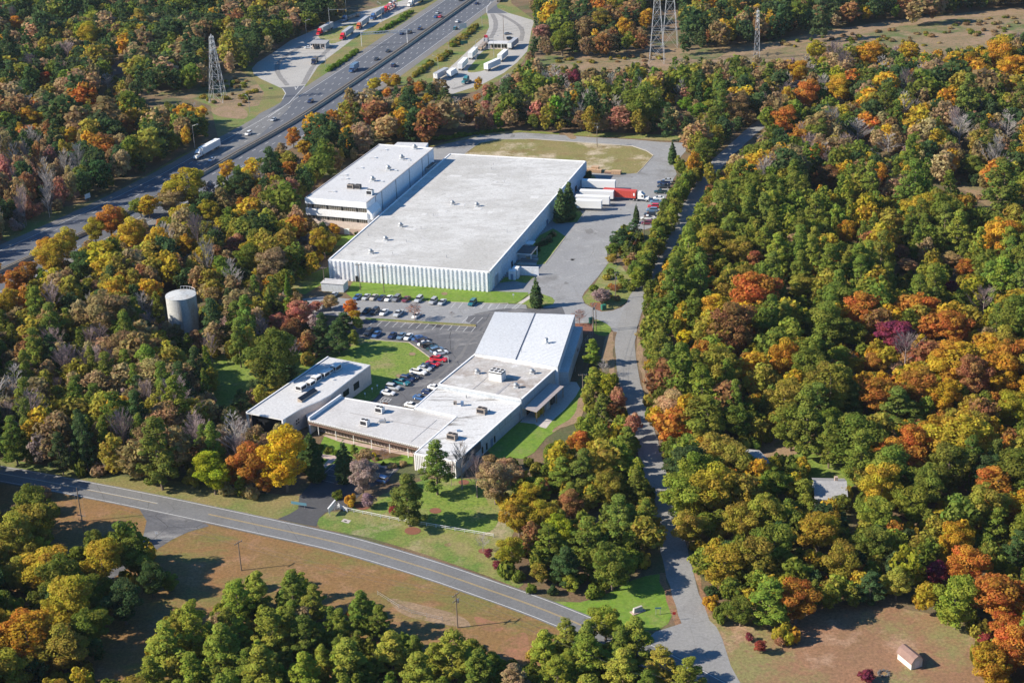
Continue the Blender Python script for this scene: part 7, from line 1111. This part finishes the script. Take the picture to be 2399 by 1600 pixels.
# ---- individuals: the 300 of each kind that show largest; the rest of each kind one mass
KIND = dict(b=('broadleaf_tree', 'broadleaf tree', 'broadleaf tree'), p=('pine_tree', 'pine', 'pine tree'), c=('cypress_tree', 'cone-shaped evergreen', 'cypress'), g=('bare_tree', 'bare tree', 'bare tree'), s=('shrub', 'shrub', 'shrub'))
LM = [('white water tank',425,720),('storeyed white building',760,470),('pump house',735,665),('big warehouse roof',1000,480),('beige curved office',690,890),('courtyard lawn',880,825),('metal-roofed hall',1200,770),('workshop porch',1300,925),('office eaves walk',840,1010),('entrance sign',765,1165),('entrance drive',745,1110),('front lawn fence',950,1190),('side drive mouth',380,1200),('county road left end',40,1065),('county road bend',1000,1260),('red dirt patch',1170,1490),('corner lawn',1450,1370),('side road mouth',1590,1450),('garden shed',2085,1510),('bare yard',1900,1470),('grey-roofed house',1895,1120),('blue-grey garage',1735,1030),('pale farm track',1820,1025),('brown clearing',2230,1130),('crimson tree',2060,765),('scrub clearing',2200,420),('dirt track bend',1900,85),('slim lattice mast',1737,110),('twin pylons',1515,110),('right truck pad',1150,150),('right inspection station',1150,100),('left truck pad',660,130),('left inspection station',730,100),('ramp bend',640,220),('scrub pylon',500,180),('highway left bend',110,540),('white semi truck',475,355),('blue box truck',810,165),('dirt opening',1310,305),('oval lawn',1280,350),('red container truck',1450,445),('hedge row of cars',1500,480),('side road fork',1420,690),('paired poles',1365,760),('side road bend',1440,850),('shaded side road',1515,1100),('far side road gap',1690,320),('thin cypress',660,665),('salmon tree',690,715),('big yellow tree',650,1045),('wire fence',1000,1425),('double-armed pole',1050,1400),('far road gap',270,158),('upper left road gap',174,18),('lower right corner',2300,1540),('upper right corner',2330,20),('lower left corner',20,1540),('right edge',2345,760),('left edge',5,820),('top edge',1500,-20)]
lm = np.array([[a*1.02042, b*1.02042] for _, a, b in LM])
byk = {}
for t in TREES: byk.setdefault(t['k'], []).append(t)
onscreen = lambda t: -t['rp'] < t['px'] < 2399+t['rp'] and -1.5*t['rp'] < t['py'] < 1600+1.5*t['rp']
solo, mass = [], {}
for k, L in byk.items():
    vis = [t for t in L if onscreen(t)]; vis.sort(key=lambda t: -(t['rp']*(3 if t['man'] else 1))); pick = set(id(t) for t in vis[:295])
    for t in L: (solo if id(t) in pick else mass.setdefault(k, [])).append(t)
ORD = ['first','second','third','fourth','fifth','sixth','seventh','eighth','ninth','tenth','eleventh','twelfth','thirteenth','fourteenth','fifteenth','sixteenth','seventeenth','eighteenth','nineteenth','twentieth']
NUM = ['zero','one','two','three','four','five','six','seven','eight','nine','ten','eleven','twelve','thirteen','fourteen','fifteen','sixteen','seventeen','eighteen','nineteen','twenty']
base_lab = {}
for t in solo:
    d = lm-np.array([t['px'], t['py']]); i = int(np.argmin(d[:, 0]**2+(d[:, 1]*1.3)**2)); dx, dy = -d[i]
    rel = ('right of' if dx > 0 else 'left of') if abs(dx) > abs(dy)*1.1 else ('above' if dy < 0 else 'below'); nom = {'b': 4.4, 'p': 3.8, 'g': 3.6, 'c': 2.4, 's': 1.7}[t['k']]
    sz = 'large ' if t['r'] > nom*1.28 else 'small ' if t['r'] < nom*.74 else ''
    t['base'] = f"{sz}{WORD[t['c']]} {KIND[t['k']][1]} {rel} the {LM[i][0]}" if t['k'] != 'g' else f"{sz}{'pale' if t['c'] != 'mauve' else 'dusky'} {KIND[t['k']][1]} {rel} the {LM[i][0]}"
    base_lab.setdefault(t['base'], []).append(t)
for b, L in base_lab.items():
    if len(L) == 1: L[0]['label'] = b; continue
    if len(L) == 2:
        L.sort(key=lambda t: t['px'])
        for t, w_ in zip(L, ('left', 'right')): t['label'] = f"{b}, the {w_} one of two"
    else:
        L.sort(key=lambda t: t['px'])
        for i, t in enumerate(L): t['label'] = f"{b}, {ORD[min(i, 19)]} from left of {NUM[min(len(L), 20)]}"
for t in solo:
    if len(t['label'].split()) > 16: t['label'] = t['label'].replace(', the', ',').replace(' from left of ', ' of ').replace(' behind the oval lawn', '').replace(' opening', '')
def tint(c):
    v = np.array(PAL[c])*TR.uniform(.86, 1.16)*(1+TR.normal(0, .05, 3)); return (*np.clip(v, .008, .8), 1)
for t in solo:
    k = t['k']; nm, _, cat = KIND[k]; R0, H0 = NOM[k]; o = thing(nm, (t['x'], t['y'], gz(t['x'], t['y'])-.1), TR.uniform(0, 6.28), t['label'], cat, f"{cat}s of the surrounding woods" if not t['man'] else f"{cat}s picked out around the site"); s = t['r']/R0; o.scale = (s*TR.uniform(.92, 1.1), s*TR.uniform(.9, 1.08), t['h']/H0)
    if k == 'g': b = link_mesh('branches', BARE[TR.integers(0, 2)+(2 if t['c'] in ('mauve', 'pink', 'russet') else 0)], o); 
    if k == 'g':
        if t['c'] in ('pink', 'russet'): c = link_mesh('crown', LEAFY if 'LEAFY' in globals() else globals().setdefault('LEAFY', quads_mesh('crown', *leaves(lobes_broad(TR, 3.6, 13, 16, .35), 500, .3, TR), ['leaf'])), o); c.color = tint(t['c'])
        continue
    hi = k+'hi' if t['rp'] > 27 else k; L = CROWN[hi]; c = link_mesh('crown' if k != 's' else 'foliage', L[TR.integers(0, len(L))], o); c.color = tint(t['c']); link_mesh('trunk' if k != 's' else 'stem', TRUNK[k][TR.integers(0, len(TRUNK[k]))], o)
MASSN = dict(b=('broadleaf_wood', 'mass of mixed autumn broadleaf trees filling the woods behind the single crowns'), p=('pine_wood', 'mass of dark pines filling the woods behind the single crowns'), s=('undergrowth', 'low scrubby undergrowth filling gaps beneath the woods'), g=('bare_wood_trees', 'mass of leafless grey trees within the far woods'))
for k, L in mass.items():
    if k == 'g':
        mb = MB(); vs, fs, n0 = [], [], 0
        src = [(np.array([v.co[:] for v in me.vertices]), [tuple(p.vertices) for p in me.polygons]) for me in [bare_mesh('b', 13, 3.6, 'bark_pale', TR, 14, 5)]]
        for t in L:
            v, f = src[0]; a = TR.uniform(0, 6.28); c, s = math.cos(a), math.sin(a); q = v*np.array([t['r']/3.6, t['r']/3.6, t['h']/13]); q = np.stack([q[:, 0]*c-q[:, 1]*s+t['x'], q[:, 0]*s+q[:, 1]*c+t['y'], q[:, 2]], 1); vs.append(q); fs += [tuple(i+n0 for i in p) for p in f]; n0 += len(v)
        me = bpy.data.meshes.new('bare_wood'); me.from_pydata(np.vstack(vs).tolist(), [], fs); me.materials.append(MATS['bark_pale']); me.update(); o = link_mesh(MASSN[k][0], me); tag(o, MASSN[k][1], 'wood', None, 'stuff'); continue
    if k not in MASSN: continue
    Vs, Ts, Cs = [], [], []
    for t in L:
        kk = k+'far' if t['dep'] > 720 and k+'far' in LOW else k; V, tt = LOW[kk][TR.integers(0, len(LOW[kk]))]; R0, H0 = NOM[k]; a = TR.uniform(0, 6.28); c, s = math.cos(a), math.sin(a); q = V*np.array([t['r']/R0, t['r']/R0, t['h']/H0]); Vs.append(np.stack([q[..., 0]*c-q[..., 1]*s+t['x'], q[..., 0]*s+q[..., 1]*c+t['y'], q[..., 2]+gz(t['x'], t['y'])], -1)); Ts.append(tt); Cs.append(np.tile(np.array(tint(t['c'])), (len(V)*4, 1)))
    me = quads_mesh(MASSN[k][0], np.vstack(Vs), np.vstack(Ts), ['leaf_wood']); at = me.attributes.new('tint', 'FLOAT_COLOR', 'POINT'); at.data.foreach_set('color', np.vstack(Cs).astype(np.float32).ravel()); tag(link_mesh(MASSN[k][0], me), MASSN[k][1], 'wood', None, 'stuff')
print('TREES', {k: len(v) for k, v in byk.items()}, 'solo', len(solo), 'mass', {k: len(v) for k, v in mass.items()})
# ------------------------------------------------------------------ air
mb = MB(); m = bpy.data.materials.new('haze'); m.use_nodes = True; t = m.node_tree; t.nodes.clear(); o_ = t.nodes.new('ShaderNodeOutputMaterial'); pv = t.nodes.new('ShaderNodeVolumePrincipled')
pv.inputs['Color'].default_value = (.72, .80, .92, 1); pv.inputs['Density'].default_value = .000025; t.links.new(pv.outputs[0], o_.inputs['Volume']); MATS['haze'] = m
mb.box(-2450, 2450, -850, 3250, -5, 206, 'haze'); tag(mb.build('haze'), kind='stuff')
